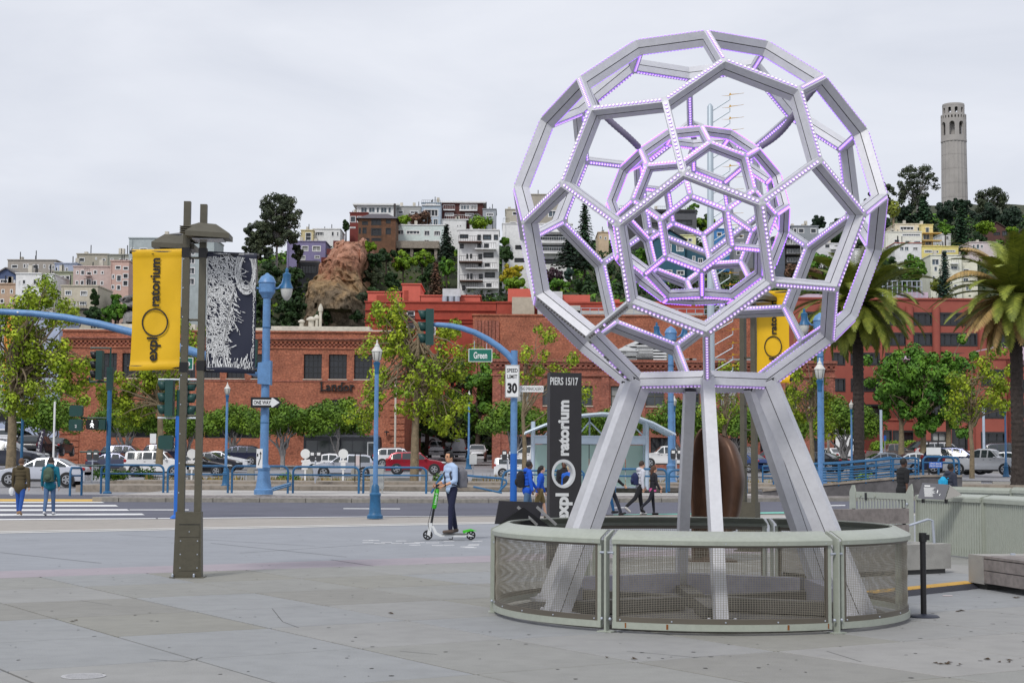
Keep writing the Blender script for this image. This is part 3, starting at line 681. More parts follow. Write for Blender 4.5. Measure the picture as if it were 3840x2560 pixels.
        for i in range(360): # tangle at the left
            u=Q.random()**1.25*.56;v=.40+Q.random()*.58
            wander(u,v,Q.choice([2.2,-.9,-.5,2.5,1.9])+Q.uniform(-.5,.5),Q.randrange(6,16),.022,.35,Q.choice([.0025,.004,.006]))
        for i in range(26): # hoops, top right
            r=.08+.012*i*.8
            for seg in range(3):
                a0=Q.random()*6.28;ln=Q.uniform(.8,2.2);pts=[(.80+(.5+r)*.35*math.cos(a0+ln*k/12)*(.5+r),.845+(.09+r*.33)*math.sin(a0+ln*k/12))for k in range(13)]
                stroke(pts,Q.choice([.003,.0045,.006]))
        for i in range(56): # shoulders sweeping down from the knot
            s=Q.random();stroke([(.74-.30*t_**.6-.10*s*t_,.765-.12*t_-(.20+.32*s)*t_**2.2)for t_ in np.linspace(0,1,12)],Q.choice([.002,.0035,.005]))
            if i%2:stroke([(.76+.22*t_**.8+.03*s,.765-(.05+.12*s)*t_)for t_ in np.linspace(0,1,8)],.004)
        for i in range(26): # right edge
            v=.12+.6*i/26;stroke([(.955+Q.uniform(-.02,.02),v+k*.008)for k in range(6)],.003)
        for i in range(34): # hand and posts along the foot
            u=.03+.95*i/34;h=.05+Q.random()*.16 if not .5<u<.78 else .05+Q.random()*.07;stroke([(u+.01*math.sin(k),.02+h*k/7)for k in range(8)],Q.choice([.003,.006]))
        for i in range(130):
            u=Q.uniform(.0,.42);v=Q.uniform(.16,.40);wander(u,v,Q.choice([1.6,-.4,.2,2.8])+Q.uniform(-.3,.3),9,.024,.3,Q.choice([.003,.005]))
        for k in range(5):stroke([(.45+.025*k+.02*math.sin(q),.33+.02*k+.022*q)for q in range(8)],.0035)
        for k in range(9):wander(.12,.13+.012*k,.1-.02*k,12,.03,.1,.004)
        tag(ar.build('white_line_drawing',CHALK,nb),kind='stuff')
    return t
p=gnd(705,2163);mast((p.x,p.y,0),math.radians(3),'olive double-post mast with a yellow and a navy banner, in the open plaza')
p=gnd(2830,2062);p=at(2830,2062,30.7);mast((p.x-.10,p.y,0),math.radians(180-38),'olive double-post mast with a yellow banner, behind the lattice sphere',art=False,up=.24)

# ---------------------------------------------------------------- pier sign
DKS=cm('sign_charcoal',(44,43,46),1.0,rough=.55,var=.06,scale=2,grime=.08)
pc=at(2115,1900,25.6);ps_=thing('pier_sign','tall charcoal pier sign with white vertical lettering and a ring-shaped hole','sign',(pc.x,pc.y,0),math.radians(14))
HW=.262;TOP=at(2115,1398,25.6).z
holz=at(2105,1775,25.6).z;hr,hx=.205,-.035
b=MB();outer=[]
AN=sorted([2*math.pi*i/40 for i in range(40)]+[math.atan2(y,x)%(2*math.pi)for x in(HW-hx,-HW-hx)for y in(.9,-.9)]);n=len(AN)
for a in AN:
    c_,s_=math.cos(a),math.sin(a)
    # project the circle direction to the rectangle border
    k=min((HW-hx)/c_ if c_>1e-6 else((-HW-hx)/c_ if c_<-1e-6 else 9),(.9)/abs(s_)if abs(s_)>1e-6 else 9);outer.append((hx+c_*k,holz+s_*k))
inn=[(hx+hr*.86*math.cos(a),holz+hr*math.sin(a))for a in AN]
T=.085
for y in(-T,T):
    o=len(b.v);b.v+=[(u,y,v)for u,v in outer]+[(u,y,v)for u,v in inn]
    for i in range(n):b.f.append((o+i,o+(i+1)%n,o+n+(i+1)%n,o+n+i));b.m.append(0)
b.box(-HW,HW,-T,T,holz+.9,TOP);b.box(-HW,HW,-T,T,0,max(0.01,holz-.9))
for x in(-HW,HW):b.add([(x,-T,holz-.9),(x,T,holz-.9),(x,T,holz+.9),(x,-T,holz+.9)],[(0,1,2,3)])
b.build('panel',DKS,ps_,fix=True)
rg=MB();n=40;prof=[(hr+.022,-T-.012),(hr+.022,-T+.002),(hr-.004,-T+.002),(hr-.004,T),(hr-.022,T),(hr-.022,-T-.012)]
for i in range(n):
    a=2*math.pi*i/n
    for r_,y in prof:rg.v.append((hx+r_*.86*math.cos(a),y,holz+r_*math.sin(a)))
for i in range(n):
    for j in range(6):rg.f.append((i*6+j,i*6+(j+1)%6,((i+1)%n)*6+(j+1)%6,((i+1)%n)*6+j));rg.m.append(0)
rg.build('ring_letter',cm('ring_white',(205,208,210),rough=.4,var=.03),ps_,smooth=40)
SGW=cm('letter_silver',(214,216,216),rough=.45,var=.03)
zt=lambda y:at(2115,y,25.5).z
text('lettering','PIERS 15/17',SGW,ps_,frame((-.03,-T-.004,zt(1429)),(1,0,0)),width=.46,height=.125,ext=.003,bold=.02)
text('lettering','ratorium',SGW,ps_,frame((.0-.035,-T-.004,(zt(1500)+zt(1708))/2),(0,0,1),(-1,0,0)),width=zt(1500)-zt(1708),ext=.003,bold=.045)
text('lettering','expl',SGW,ps_,frame((.0-.025,-T-.004,(zt(1848)+zt(1960))/2),(0,0,1),(-1,0,0)),width=zt(1848)-zt(1960),ext=.003,bold=.045)
# ---------------------------------------------------------------- bronze propeller-like sculpture behind the legs
BRON=cm('bronze_brown',(104,74,56),.8,rough=.45,metal=.4,var=.2,scale=1.6,grime=.15)
pc=at(2680,1950,27.5);pr=thing('propeller_sculpture','large brown bronze propeller-like blades standing behind the sphere legs','sculpture',(pc.x,pc.y,0),0)
def blade(name,poly,bow,y,m,mirror=1):
    b=MB();nu,nv=10,16
    L_=poly;rows=[]
    for j in range(nv+1):
        v=j/nv
        xl,xr,z=[L_[0][k]+0 for k in range(3)]
        # interpolate the outline rows
        f=v*(len(L_)-1);i0=min(int(f),len(L_)-2);t_=f-i0
        xl,xr,z=[L_[i0][k]+(L_[i0+1][k]-L_[i0][k])*t_ for k in range(3)]
        for i in range(nu+1):
            u=i/nu;b.v.append((xl+(xr-xl)*u,y+bow*(math.sin(math.pi*u)*math.sin(math.pi*min(1,v*1.0+.02))**.6)+mirror*.25*(u-.5),z))
    for j in range(nv):
        for i in range(nu):b.f.append((j*(nu+1)+i,j*(nu+1)+i+1,(j+1)*(nu+1)+i+1,(j+1)*(nu+1)+i));b.m.append(0)
    o=b.build(name,m,pr,smooth=179);md=o.modifiers.new('t','SOLIDIFY');md.thickness=.03;return o
W_=lambda px,py:((px-2680)/FPX*27.5,at(px,py,27.5).z)
def rows(lst):return[(W_(a,y)[0],W_(b,y)[0],W_(a,y)[1])for a,b,y in lst]
blade('blade',rows([(2604,2724,2130),(2602,2722,1930),(2598,2720,1820),(2600,2718,1720),(2612,2712,1650),(2630,2700,1615),(2648,2690,1604)]),.30,.25,BRON)
blade('blade',rows([(2700,2706,2060),(2712,2764,1926),(2716,2780,1840),(2712,2784,1790),(2702,2776,1730),(2690,2752,1670),(2680,2712,1632)]),-.42,.0,BRON,-1)
blade('blade',rows([(2722,2766,1990),(2722,2760,1935),(2722,2745,1880),(2722,2728,1836)]),.15,.1,cm('bronze_dark',(70,44,28),.9,rough=.5,metal=.4))
MB().lathe([(.22,0),(.22,.05),(.12,.08),(.10,.45),(.14,.5),(.10,.55),(.001,.56)],20,(0,.15,0)).build('hub',BRON,pr,smooth=40)
MB().box(-.45,.35,-.25,.5,0,.03).build('base_plate',BRON,pr)
# ---------------------------------------------------------------- mast of wind vanes
VP=cm('vane_mast_paint',(176,188,198),rough=.45,metal=.2,var=.04);GOLD=cm('vane_gold',(206,158,44),rough=.45,metal=.3,var=.1)
yv=33.0;pb=at(2668,2050,yv);vt=thing('wind_vane_mast','slender pale mast with a column of golden arrow vanes seen through the sphere','wind vanes',(pb.x,yv,0))
ztop=at(2668,400,yv).z;MB().tube([(0,0,0),(0,0,3),(0,0,ztop),(0,0,ztop+.06)],[.085,.08,.062,.02],12).build('pole',VP,vt,smooth=40)
for k,py in enumerate(list(np.arange(360,1080,44.5))+[1100,1145,1190,1240,1290,1335,1375,1412]):
    tip=at(2737 if py<1080 else 2748,py+14,yv);z0=at(2672,py+58,yv).z;d=Vector((tip.x-pb.x,0,tip.z))
    MB().tube([(0.03,0,z0),(d.x,0,d.z),(d.x,0,d.z+.07)],.012,6).build('arm',VP,vt)
    sc_=1.0+.0*k;a=MB();z=d.z+.10;yaw=R.uniform(-.35,.35);cy,sy=math.cos(yaw),math.sin(yaw)
    a.prism([(-.17,-.01),(-.02,-.012),(.0,.045),(.03,.014),(.28,.022),(.30,.03),(.03,.0),(-.02,-.02)],lambda u,v,w:(d.x+(u*sc_)*cy,u*sy+w,z+v*sc_),-.006,.006);a.build('vane',GOLD,vt)
# ---------------------------------------------------------------- concrete seats, rails and signs at the right
def seat_block(name,label,pts,h,m=CONC):
    b=MB();b.prism(pts,lambda u,v,w:(u,v,w),.07,h);t=thing(name,label,'bench',(pts[0][0],pts[0][1],0))
    o=b.build('concrete_seat',m,t);o.location=(-pts[0][0],-pts[0][1],0)
    c=MB();cx=sum(p_[0]for p_ in pts)/len(pts);cy=sum(p_[1]for p_ in pts)/len(pts)
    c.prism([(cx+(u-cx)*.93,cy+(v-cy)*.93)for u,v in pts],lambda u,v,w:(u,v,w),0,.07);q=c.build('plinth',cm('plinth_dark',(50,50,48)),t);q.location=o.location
    return t
e=gnd(3567,2147);f=gnd(3412,2154);d_=Vector((f.x-e.x,f.y-e.y)).normalized();n_=Vector((-d_.y,d_.x));n_=n_ if n_.y>0 else-n_
A=P2(e);Bp=A+d_*2.9
bench=seat_block('wood_back_bench','concrete bench with a weathered plank backrest behind the guard rail',[A,Bp,Bp+n_*.75,A+n_*.75],.45)
for k,(z0,z1)in enumerate(((.57,.74),(.76,.99))):
    for q,yo in((0,.30),(1,.40)):
        o=MB().beam((A+n_*yo+d_*.62).to_3d()+Vector((0,0,(z0+z1)/2)),(A+n_*yo+d_*2.9).to_3d()+Vector((0,0,(z0+z1)/2)),.07,z1-z0).build('back_plank',WOOD,bench);o.location=(-A.x,-A.y,0)
for q in(.64,1.7,2.8):
    o=MB().beam((A+n_*.35+d_*q).to_3d()+Vector((0,0,.45)),(A+n_*.35+d_*q).to_3d()+Vector((0,0,1.0)),.05,.04).build('back_support',BLACK,bench);o.location=(-A.x,-A.y,0)
o=MB().tube([(A+n_*.3+d_*.62).to_3d()+Vector((0,0,.72)),(A+n_*.2+d_*.28).to_3d()+Vector((0,0,.82)),(A+n_*.18+d_*.2).to_3d()+Vector((0,0,.80)),(A+n_*.18+d_*.17).to_3d()+Vector((0,0,.45))],.02,6).build('armrest',GALV,bench);o.location=(-A.x,-A.y,0)
e=gnd(3633,2200);f=gnd(3755,2215);g_=gnd(3840,2235)
d_=(P2(g_)-P2(e)).normalized();n_=Vector((-d_.y,d_.x));A=P2(e)
wb=seat_block('slatted_bench','low concrete bench with weathered plank seat at the right edge',[A,A+d_*.44,A+d_*.44+n_*1.35,A+n_*1.35],.45)
WB=[(.09,.25),(.262,.405),(.417,.45)]
for z0,z1 in WB:
    o=MB().prism([tuple(A+d_*.445-n_*.0),tuple(A+d_*2.6),tuple(A+d_*2.6+n_*.10),tuple(A+d_*.445+n_*.10)],lambda u,v,w:(u,v,w),z0,z1).build('plank',WOOD,wb);o.location=(-A.x,-A.y,0)
for k in range(6):
    y0=.11+k*.205;o=MB().prism([tuple(A+d_*.445+n_*y0),tuple(A+d_*2.6+n_*y0),tuple(A+d_*2.6+n_*(y0+.19)),tuple(A+d_*.445+n_*(y0+.19))],lambda u,v,w:(u,v,w),.40,.452).build('plank',WOOD,wb);o.location=(-A.x,-A.y,0)
for q in((.3,.5),(.42,1.1)):
    c=A+d_*q[0]+n_*q[1];o=MB().box(c.x-.03,c.x+.03,c.y-.02,c.y+.02,.45,.475).build('stop_cleat',GALV,wb);o.location=(-A.x,-A.y,0)
# stanchion
p=gnd(3464,2312);st=thing('stanchion','black retractable-belt stanchion post on a round base, right of the guard rail','stanchion',(p.x,p.y,0))
MB().lathe([(.17,0),(.17,.008),(.15,.022),(.05,.03),(.04,.035)],28).build('base',cm('stanchion_base',(44,48,62),1.1,rough=.5),st,smooth=40)
MB().tube([(0,0,.02),(0,0,.82)],.032,14).build('post',BLACK,st,smooth=40);MB().tube([(0,0,.82),(0,0,.92)],.042,14).build('belt_head',BLACK,st,smooth=40)
MB().box(.03,.068,-.03,.03,.84,.9).build('belt_clip',BLACK,st)
# cable ramp
a,b_=gnd(3262,2238),gnd(3655,2196);d_=(b_-a).normalized();n_=Vector((-d_.y,d_.x,0))
cr=thing('cable_ramp','black rubber cable ramp with yellow lid lying on the paving','cable ramp',a)
MB().prism([(-.26,0),(-.12,.055),(.12,.055),(.26,0)],lambda u,v,w:d_*w+n_*u+Vector((0,0,v)),0,(b_-a).length).build('ramp',cm('rubber_black',(44,44,54),1.1,rough=.7,bump=.6,bscale=120),cr)
for k in range(6):
    s0=(b_-a).length*k/6;s1_=s0+(b_-a).length/6-.02;MB().prism([(-.10,.056),(-.08,.064),(.14,.064),(.14,.056)],lambda u,v,w:d_*w+n_*u+Vector((0,0,v)),s0,s1_).build('lid',cm('lid_yellow',(222,170,50),rough=.6,var=.1,grime=.1),cr)
p=gnd(3552,2233);tag(MB().prism([(-.06,-.03),(.06,-.04),(.07,.03),(-.05,.04)],lambda u,v,w:(p.x+u,p.y+v,w),.002,.006).build('paper_scrap',cm('paper',(230,214,210)),None),'crumpled pale paper scrap on the paving near the bench','litter')
# pale green slatted railing with a wide cap
def railing(name,label,a,b,h,nsl,cap=.19,slat=.05,gap_gate=False,m=FENCE):
    a=Vector((a[0],a[1],0));b=Vector((b[0],b[1],0));d=b-a;Ln=d.length;t=thing(name,label,'railing',a,math.atan2(d.y,d.x),'pale green slat railings')
    MB().prism([(-.02,h-.10),(-.02,h-.03),(-.005,h-.005),(.02,h),(cap-.02,h+.035),(cap,h+.03),(cap,h+.015),(.02,h-.02),(.0,h-.10)],lambda u,v,w:(w,u,v),.01,Ln-.01).build('cap_rail',m,t)
    me=mesh_of(MB().box(-slat/2,slat/2,-.008,.012,.03,h-.05),'slat',m)
    for i in range(nsl):inst('slat',me,t,(Ln*(i+.5)/nsl,.02,0))
    MB().box(.0,Ln,.032,.05,.12,.17).build('lower_rail',m,t)
    MB().box(-.015,.0,-.03,.12,0,h-.01).build('end_plate',m,t)
    return t
pA=at(3440,2000,30.3);pB=at(3680,2000,28.3);pC_=at(3880,2000,26.3)
railing('slat_railing','pale green slat railing with wide cap carrying the dark reading panel',pA,pB,1.10,26)
railing('slat_railing','pale green slat railing with wide cap at the right edge of the plaza',pB+Vector((.05,0,0)),pC_,1.10,26)
railing('slat_railing','dark-shaded slat railing in the row behind the reading panel',at(3545,1900,39),at(3790,1900,37),1.10,30,cap=.05)
railing('slat_railing','short slat railing behind, cut by the right edge of the view',at(3795,1900,37),at(3900,1900,36),1.12,14,cap=.05)
ga=at(3198,1900,35.5);gb=at(3400,1900,33.5);gt=thing('slat_gate','pale green slatted gate between two rounded plates behind the bench','gate',(ga.x,ga.y,0),math.atan2(gb.y-ga.y,gb.x-ga.x));Lg=(gb-ga).length
for x,w_ in((-.12,.24),(Lg-.02,.26)):
    MB().prism([(x,0),(x+w_,0),(x+w_,1.08 if x<0 else 1.12),(x+w_-.04,1.20 if x<0 else 1.26),(x+w_*.45,1.20),(x+.02,1.08),(x,1.05)],lambda u,v,w:(u,w,v),-.012,.012).build('side_plate',FENCE,gt)
me=mesh_of(MB().box(-.026,.026,-.01,.01,.06,.96),'slat',FENCE)
for i in range(16):inst('slat',me,gt,(.16+(Lg-.24)*(i+.5)/16,.02,0))
MB().box(.12,Lg-.03,.0,.04,.93,1.06).build('top_rail',FENCE,gt);MB().box(.12,Lg-.03,.0,.04,.04,.09).build('bottom_rail',FENCE,gt)
MB().box(.5,.58,-.008,.0,.88,1.04).build('notice',SIGB,gt)
for x in(.32,.9):MB().lathe([(.035,-.02),(.035,0)],12,(x,0,.98),axis='y').build('hinge_boss',FENCE,gt)
for z in(.72,.84):MB().sphere((Lg+.06,-.03,z),.028,8,6).build('bolt_cap',GALV,gt,smooth=60)
# dark reading panel on the railing
pc=at(3500,1845,28.9);rp_=thing('reading_panel','dark grey reading panel with white text on the pale green railing','information panel',(pc.x,pc.y,pc.z),math.radians(-22))
tl=lambda u,v,w:(u,v*.5+w,v)
MB().prism([(-.27,-.11),(.2,-.13),(.27,.14),(-.2,.17)],tl,-.008,.008).build('panel',cm('panel_slate',(62,64,76),rough=.5,var=.04),rp_)
for k in range(12):MB().prism([(-.17+k*.002,.085-k*.014),(.01+R.uniform(-.05,.04),.085-k*.014),(.01,.079-k*.014),(-.17+k*.002,.079-k*.014)],tl,-.0095,-.0085).build('text_line',SIGNW,rp_)
MB().prism([(-.16,.125),(-.06,.122),(-.06,.106),(-.16,.108)],tl,-.0095,-.0085).build('heading',SIGNW,rp_)
MB().prism([(.07,-.02),(.085,.03),(.075,.05),(.062,.0)],tl,-.0095,-.0085).build('diagram',SIGNW,rp_);MB().prism([(.11,-.06),(.125,-.03),(.118,-.02),(.105,-.05)],tl,-.0095,-.0085).build('diagram',SIGNW,rp_)
MB().prism([(.2,-.13),(.27,.14),(.50,-.04)],lambda u,v,w:(u,v*.5+.05+w,v),-.01,.01).build('side_gusset',BLACKP,rp_)
for x in(-.2,.2):MB().box(x,x+.04,-.07,.12,-.19,-.12).build('bracket',BLACKP,rp_)
# ================================================================= STREET FURNITURE
MILK=mat('lantern_glass',(.62,.62,.58),rough=.25,var=.1)
FIN=cm('lantern_cap',(214,212,206),rough=.5,var=.08)
def lantern(t,z,s=.66,name='lantern'):
    MB().lathe([(.06*s,z),(.17*s,z+.10*s),(.215*s,z+.38*s),(.22*s,z+.46*s)],14).build('glass_bowl',MILK,t,smooth=40)
    c=MB().lathe([(.245*s,z+.455*s),(.245*s,z+.49*s),(.16*s,z+.60*s),(.10*s,z+.68*s),(.11*s,z+.72*s),(.05*s,z+.80*s),(.03*s,z+.86*s),(.045*s,z+.89*s),(.008*s,z+.98*s)],14);c.build('lantern_cap',FIN,t,smooth=40)
    r=MB()
    for k in range(6):
        a=k*math.pi/3;r.tube([(.09*s*math.cos(a),.09*s*math.sin(a),z+.02),(.19*s*math.cos(a),.19*s*math.sin(a),z+.12*s),(.235*s*math.cos(a),.235*s*math.sin(a),z+.46*s)],.009*s,5)
    r.build('cage',BLACK,t)
def fluted(t,z0,z1,r0,r1,m,n=16,name='post'):
    b=MB();k=n*2
    for z,r in((z0,r0),(z1,r1)):
        for j in range(k):a=2*math.pi*j/k;q=r*(1.0 if j%2 else .9);b.v.append((q*math.cos(a),q*math.sin(a),z))
    for j in range(k):b.f.append((j,(j+1)%k,k+(j+1)%k,k+j));b.m.append(0)
    return b.build(name,m,t)
def lampA(px,py_base,depth,py_top,label,m=BLUE,md=BLUE_D,z0=None):
    p=at(px,py_base,depth);zb=p.z if z0 is None else z0;top=at(px,py_top,depth).z;H=top-zb
    t=thing('street_lamp',label,'street lamp',(p.x,depth,zb),0,'single-lantern blue street lamps')
    MB().lathe([(.23,0),(.23,.08),(.185,.13),(.175,.16),(.145,.62),(.165,.66),(.165,.70),(.12,.75),(.11,.92),(.075,.98)],16).build('pedestal',md,t,smooth=30)
    fluted(t,.96,H-1.0,.072,.058,m);MB().lathe([(.058,H-1.0),(.068,H-.97),(.062,H-.9),(.085,H-.75),(.11,H-.67),(.07,H-.645)],14).build('collar',md,t,smooth=35)
    lantern(t,H-.65);return t
lampA(1406,1943,46.3,1273,'fluted blue street lamp with one lantern at the near kerb, left of the scooter')
lampA(1757,1758,105,1463,'small distant blue lamp behind the scooter rider')
lampA(846,1808,81,1432,'blue lamp with single lantern beyond the railing, right of the double-post mast',z0=.3)
lampA(3078,1915,46.5,1340,'blue single-lantern lamp standing right of the sphere legs',z0=0)
lampA(3195,1795,105,1497,'distant blue lamp just left of the nearer palm trunk')
lampA(3773,1787,107,1503,'distant blue lamp near the trunk of the palm at the right edge')
lampA(2529,1795,98,1482,'distant blue lamp seen between the sphere legs, by the bus shelter')
def lampB(px,py_base,depth,py_top,label,sc=1.0):
    p=at(px,py_base,depth);H=at(px,py_top,depth).z-p.z
    t=thing('tall_street_lamp',label,'street lamp',(p.x,depth,p.z),0,'tall two-armed blue street lamps')
    MB().lathe([(.41,0),(.41,.20),(.35,.25),(.29,.62),(.25,1.0),(.275,1.05),(.28,1.16),(.22,1.22),(.20,1.3)],12).build('pedestal',BLUE,t,smooth=30)
    MB().tube([(0,0,1.25),(0,0,H*.55),(0,0,H-.85)],[.185,.178,.16],16).build('post',BLUE,t,smooth=40)
    for z in(H*.32,H*.52,H*.75):MB().lathe([(.195,z),(.195,z+.03)],16).build('band',BLUE_D,t)
    MB().lathe([(0.201,H-1.098),(0.256,H-0.976),(0.354,H-0.854),(0.354,H-0.464),(0.390,H-0.439),(0.366,H-0.366),(0.268,H-0.171),(0.110,H-0.073),(0.049,H-0.012),(.001,H)],16).build('crown',BLUE,t,smooth=35)
    for s in(-1,1):
        MB().tube([(s*0.329,0,H-0.683),(s*0.488,0,H-0.659),(s*0.659,0,H-0.464),(s*0.732,0,H-0.146),(s*0.830,0,H+0.037)],[.045,.05,.048,.045,.045],8).build('arm',BLUE,t,smooth=50)
        MB().lathe([(0.037,H+0.220),(0.073,H+0.122),(0.061,H+0.024),(0.183,H-0.049),(0.177,H-0.122),(0.159,H-0.366),(0.244,H-0.586),(0.287,H-0.683)],14,(s*.85,0,0),caps=False).build('lamp_hood',BLUE_D,t,smooth=35)
        MB().lathe([(0.256,H-0.683),(0.256,H-0.769),(0.207,H-1.000),(0.110,H-1.159),(0.018,H-1.208)],14,(s*.85,0,0)).build('globe',MILK,t,smooth=40)
    return t,p,H
tl,pl_,Hl=lampB(988,1853,69,1023,'tall two-armed blue lamp with one-way sign, right of the navy banner')
lampB(2516,1818,96,1222,'tall two-armed blue lamp seen through the lower sphere')
lampB(3080,1842,86,1172,'tall two-armed blue lamp in front of the nearer palm')
# ---------------------------------------------------------------- signals
LENS=[mat('lens_red',(.12,.01,.01),rough=.3),mat('lens_amber',(.12,.06,.01),rough=.3),mat('lens_green',(.01,.08,.06),rough=.3)]
def signal(loc,rz,label,m=DGREEN,sc=1.0,vis=None):
    t=thing('traffic_signal',label,'traffic light',loc,rz,'three-lamp traffic signals');t.scale=(sc,sc,sc);vis=vis or m
    MB().box(-.02,.20,-.17,.17,0,1.06).build('housing',m,t)
    for k in range(3):
        z=.18+.35*k;b=MB();n=14
        for i in range(n+1):
            a=-math.pi*.28+(math.pi*1.56)*i/n
            for x,r in((-.02,.155),(-.27+.10*(1-math.sin(a))*.5,.15)):
                b.v.append((x,r*math.cos(a),z+r*math.sin(a)))
        for i in range(n):b.f.append((i*2,i*2+1,i*2+3,i*2+2));b.m.append(0)
        o=b.build('visor',vis,t,smooth=60);md=o.modifiers.new('s','SOLIDIFY');md.thickness=.012
        MB().lathe([(.14,-.03),(.10,-.045),(.001,-.05)],12,(0,0,z),axis='x').build('lens',LENS[2-k],t,smooth=60)
        MB().box(-.03,-.018,-.165,.165,z-.165,z+.165).build('door',m,t)
    return t
# left far signal pole
def pole(px,py0,py1,depth,r,m,label,name='signal_pole',md=None):
    p=at(px,py0,depth);H=at(px,py1,depth).z-p.z;t=thing(name,label,'pole',(p.x,depth,p.z))
    MB().tube([(0,0,0),(0,0,H)],r,12).build('post',m,t,smooth=40);MB().lathe([(r*1.9,0),(r*1.9,.05),(r*1.15,.12)],10).build('base',md or m,t,smooth=30)
    return t,H
d=92;t,H=pole(80,1745,1440,d,.085,BLUE_D,'blue signal pole at the far left, beyond the crosswalk');W2=lambda px,py,dd:at(px,py,dd)
MB().tube([(0,0,H),(0,0,H+1.25),(-.55,0,H+1.25)],.04,6).build('bracket',GALV,t);MB().tube([(0,0,H-.05),(-.9,0,H-.05)],.035,6).build('bracket',GALV,t)
for z in(-.95,-1.6,-2.2):MB().tube([(0,0,H+z),(-1.3,0,H+z)],.035,6).build('bracket',GALV,t)
p=W2(32,1462,d);signal((p.x,d,p.z-.05),0,'dark green three-lamp signal at the far left edge',sc=1.25)
p=W2(80,1512,d-.3);b=thing('blank_sign','blank pale sign plate on the far-left signal pole','sign',(p.x,d-.15,p.z));MB().box(-.63,.63,-.01,.01,-.2,.2).build('plate',SIGNW,b)
for(x0,y0,x1,y1,nm)in((0,1538,20,1580,'leftmost'),(22,1585,62,1620,'lower')):
    p=W2((x0+x1)/2,y1,d);MB_=MB().box(-.3,.3,-.12,.12,0,.58);tag(MB_.build('crossing_signal',BLACKP,None,loc=(p.x,d-.1,p.z)),'black crossing signal box, the %s one on the far-left pole'%nm,'crossing signal')
# left median pole with walking figure
d=71;t,H=pole(402,1850,1385,d,.105,BLUE_D,'blue signal pole on the near end of the median, left of the railings',md=BLUE_D)
MB().box(-.13,.13,-.13,.13,H-.9,H+.1).build('collar',DGREEN,t);MB().tube([(0,0,H),(0,0,H+.95),(-.9,0,H+.95)],.05,8).build('bracket',DGREEN,t);MB().tube([(0,0,H-.55),(-.9,0,H-.55),(-.9,0,H-.35)],.05,8).build('bracket',DGREEN,t)
for z in(-3.05+.9,-3.65,-4.25):MB().tube([(0,0,H+z),(-1.25,0,H+z)],.04,6).build('bracket',DGREEN,t)
p=W2(373,1424,d);signal((p.x-.1,d,p.z),0,'three-lamp signal with black visors left of the yellow banner',sc=1.22,vis=BLACKP)
for(x0,y0,x1,y1,lab,mm)in((267,1520,316,1561,'upper green crossing signal box seen from behind on the median pole',DGREEN),(265,1572,314,1615,'lower green crossing signal box seen from behind, numbered on its back',DGREEN),(329,1573,375,1610,'crossing signal showing a white walking figure on the median pole',BLACKP)):
    a=W2(x0,y1,d);c=W2(x1,y0,d);w_,h_=c.x-a.x,c.z-a.z;s=thing('crossing_signal',lab,'crossing signal',((a.x+c.x)/2,d-.2,a.z));b=MB()
    b.prism([(-w_/2+.06,0),(w_/2-.06,0),(w_/2,.06),(w_/2,h_-.06),(w_/2-.06,h_),(-w_/2+.06,h_),(-w_/2,h_-.06),(-w_/2,.06)],lambda u,v,w:(u,w,v),-.14,.14);b.build('housing',mm,s)
    if 'walking' in lab:
        LW=mat('signal_white',(.9,.9,.9),emit=(1,1,1),es=.9);g=MB();k=h_/.5
        for pts,r in(([(0,.30),(.0,.20)],.04),([(0,.20),(-.07,.07)],.022),([(0,.20),(.05,.12),(.08,.05)],.022),([(0,.30),(-.09,.2)],.018),([(0,.30),(.08,.22),(.10,.17)],.018)):g.tube([(x*k,-.15,z*k+.03)for x,z in pts],r*k,5)
        g.sphere((.01,-.15,.385*k+.03),.038*k,8,6);g.build('walking_figure',LW,s);MB().box(w_/2+.02,w_/2+.3,-.1,.12,0,h_).build('side_box',DGREEN,s)
    elif 'numbered' in lab:text('numeral','2',SIGNW,s,frame((.03,-.146,h_*.4),(1,0,0)),height=.13)
# near pole behind the mast
d=46;t,H=pole(664,1945,1560,d,.105,BLUE_V,'bright blue signal pole at the near kerb, half hidden by the olive mast')
MB().tube([(0,0,H-.1),(0,0,H+.75)],.085,10).build('collar',DGREEN,t);MB().tube([(0,0,H+.7),(0,0,H+1.1)],.03,6).build('riser',GALV,t);MB().tube([(-.62,0,H+1.05),(.55,0,H+1.05)],.028,6).build('crossbar',GALV,t);MB().tube([(-.62,0,H-.05),(.55,0,H-.05)],.028,6).build('crossbar',GALV,t);MB().tube([(-.4,0,H-.75),(.0,0,H-.75)],.028,6).build('crossbar',GALV,t)
p=W2(640,1560,d);signal((p.x-.12,d,p.z),0,'dark green three-lamp signal left of the olive mast posts',sc=.98)
p=W2(700,1562,d);signal((p.x,d+.05,p.z),math.pi,'dark green three-lamp signal seen from behind between the mast posts',sc=.98)
a=W2(596,1684,d);s=thing('crossing_signal','green crossing signal box from behind on the bright blue pole','crossing signal',(a.x+.21,d-.05,a.z));MB().prism([(-.15,0),(.17,0),(.21,.04),(.21,.36),(.17,.40),(-.17,.40),(-.21,.36),(-.21,.04)],lambda u,v,w:(u,w,v),-.1,.1).build('housing',DGREEN,s)
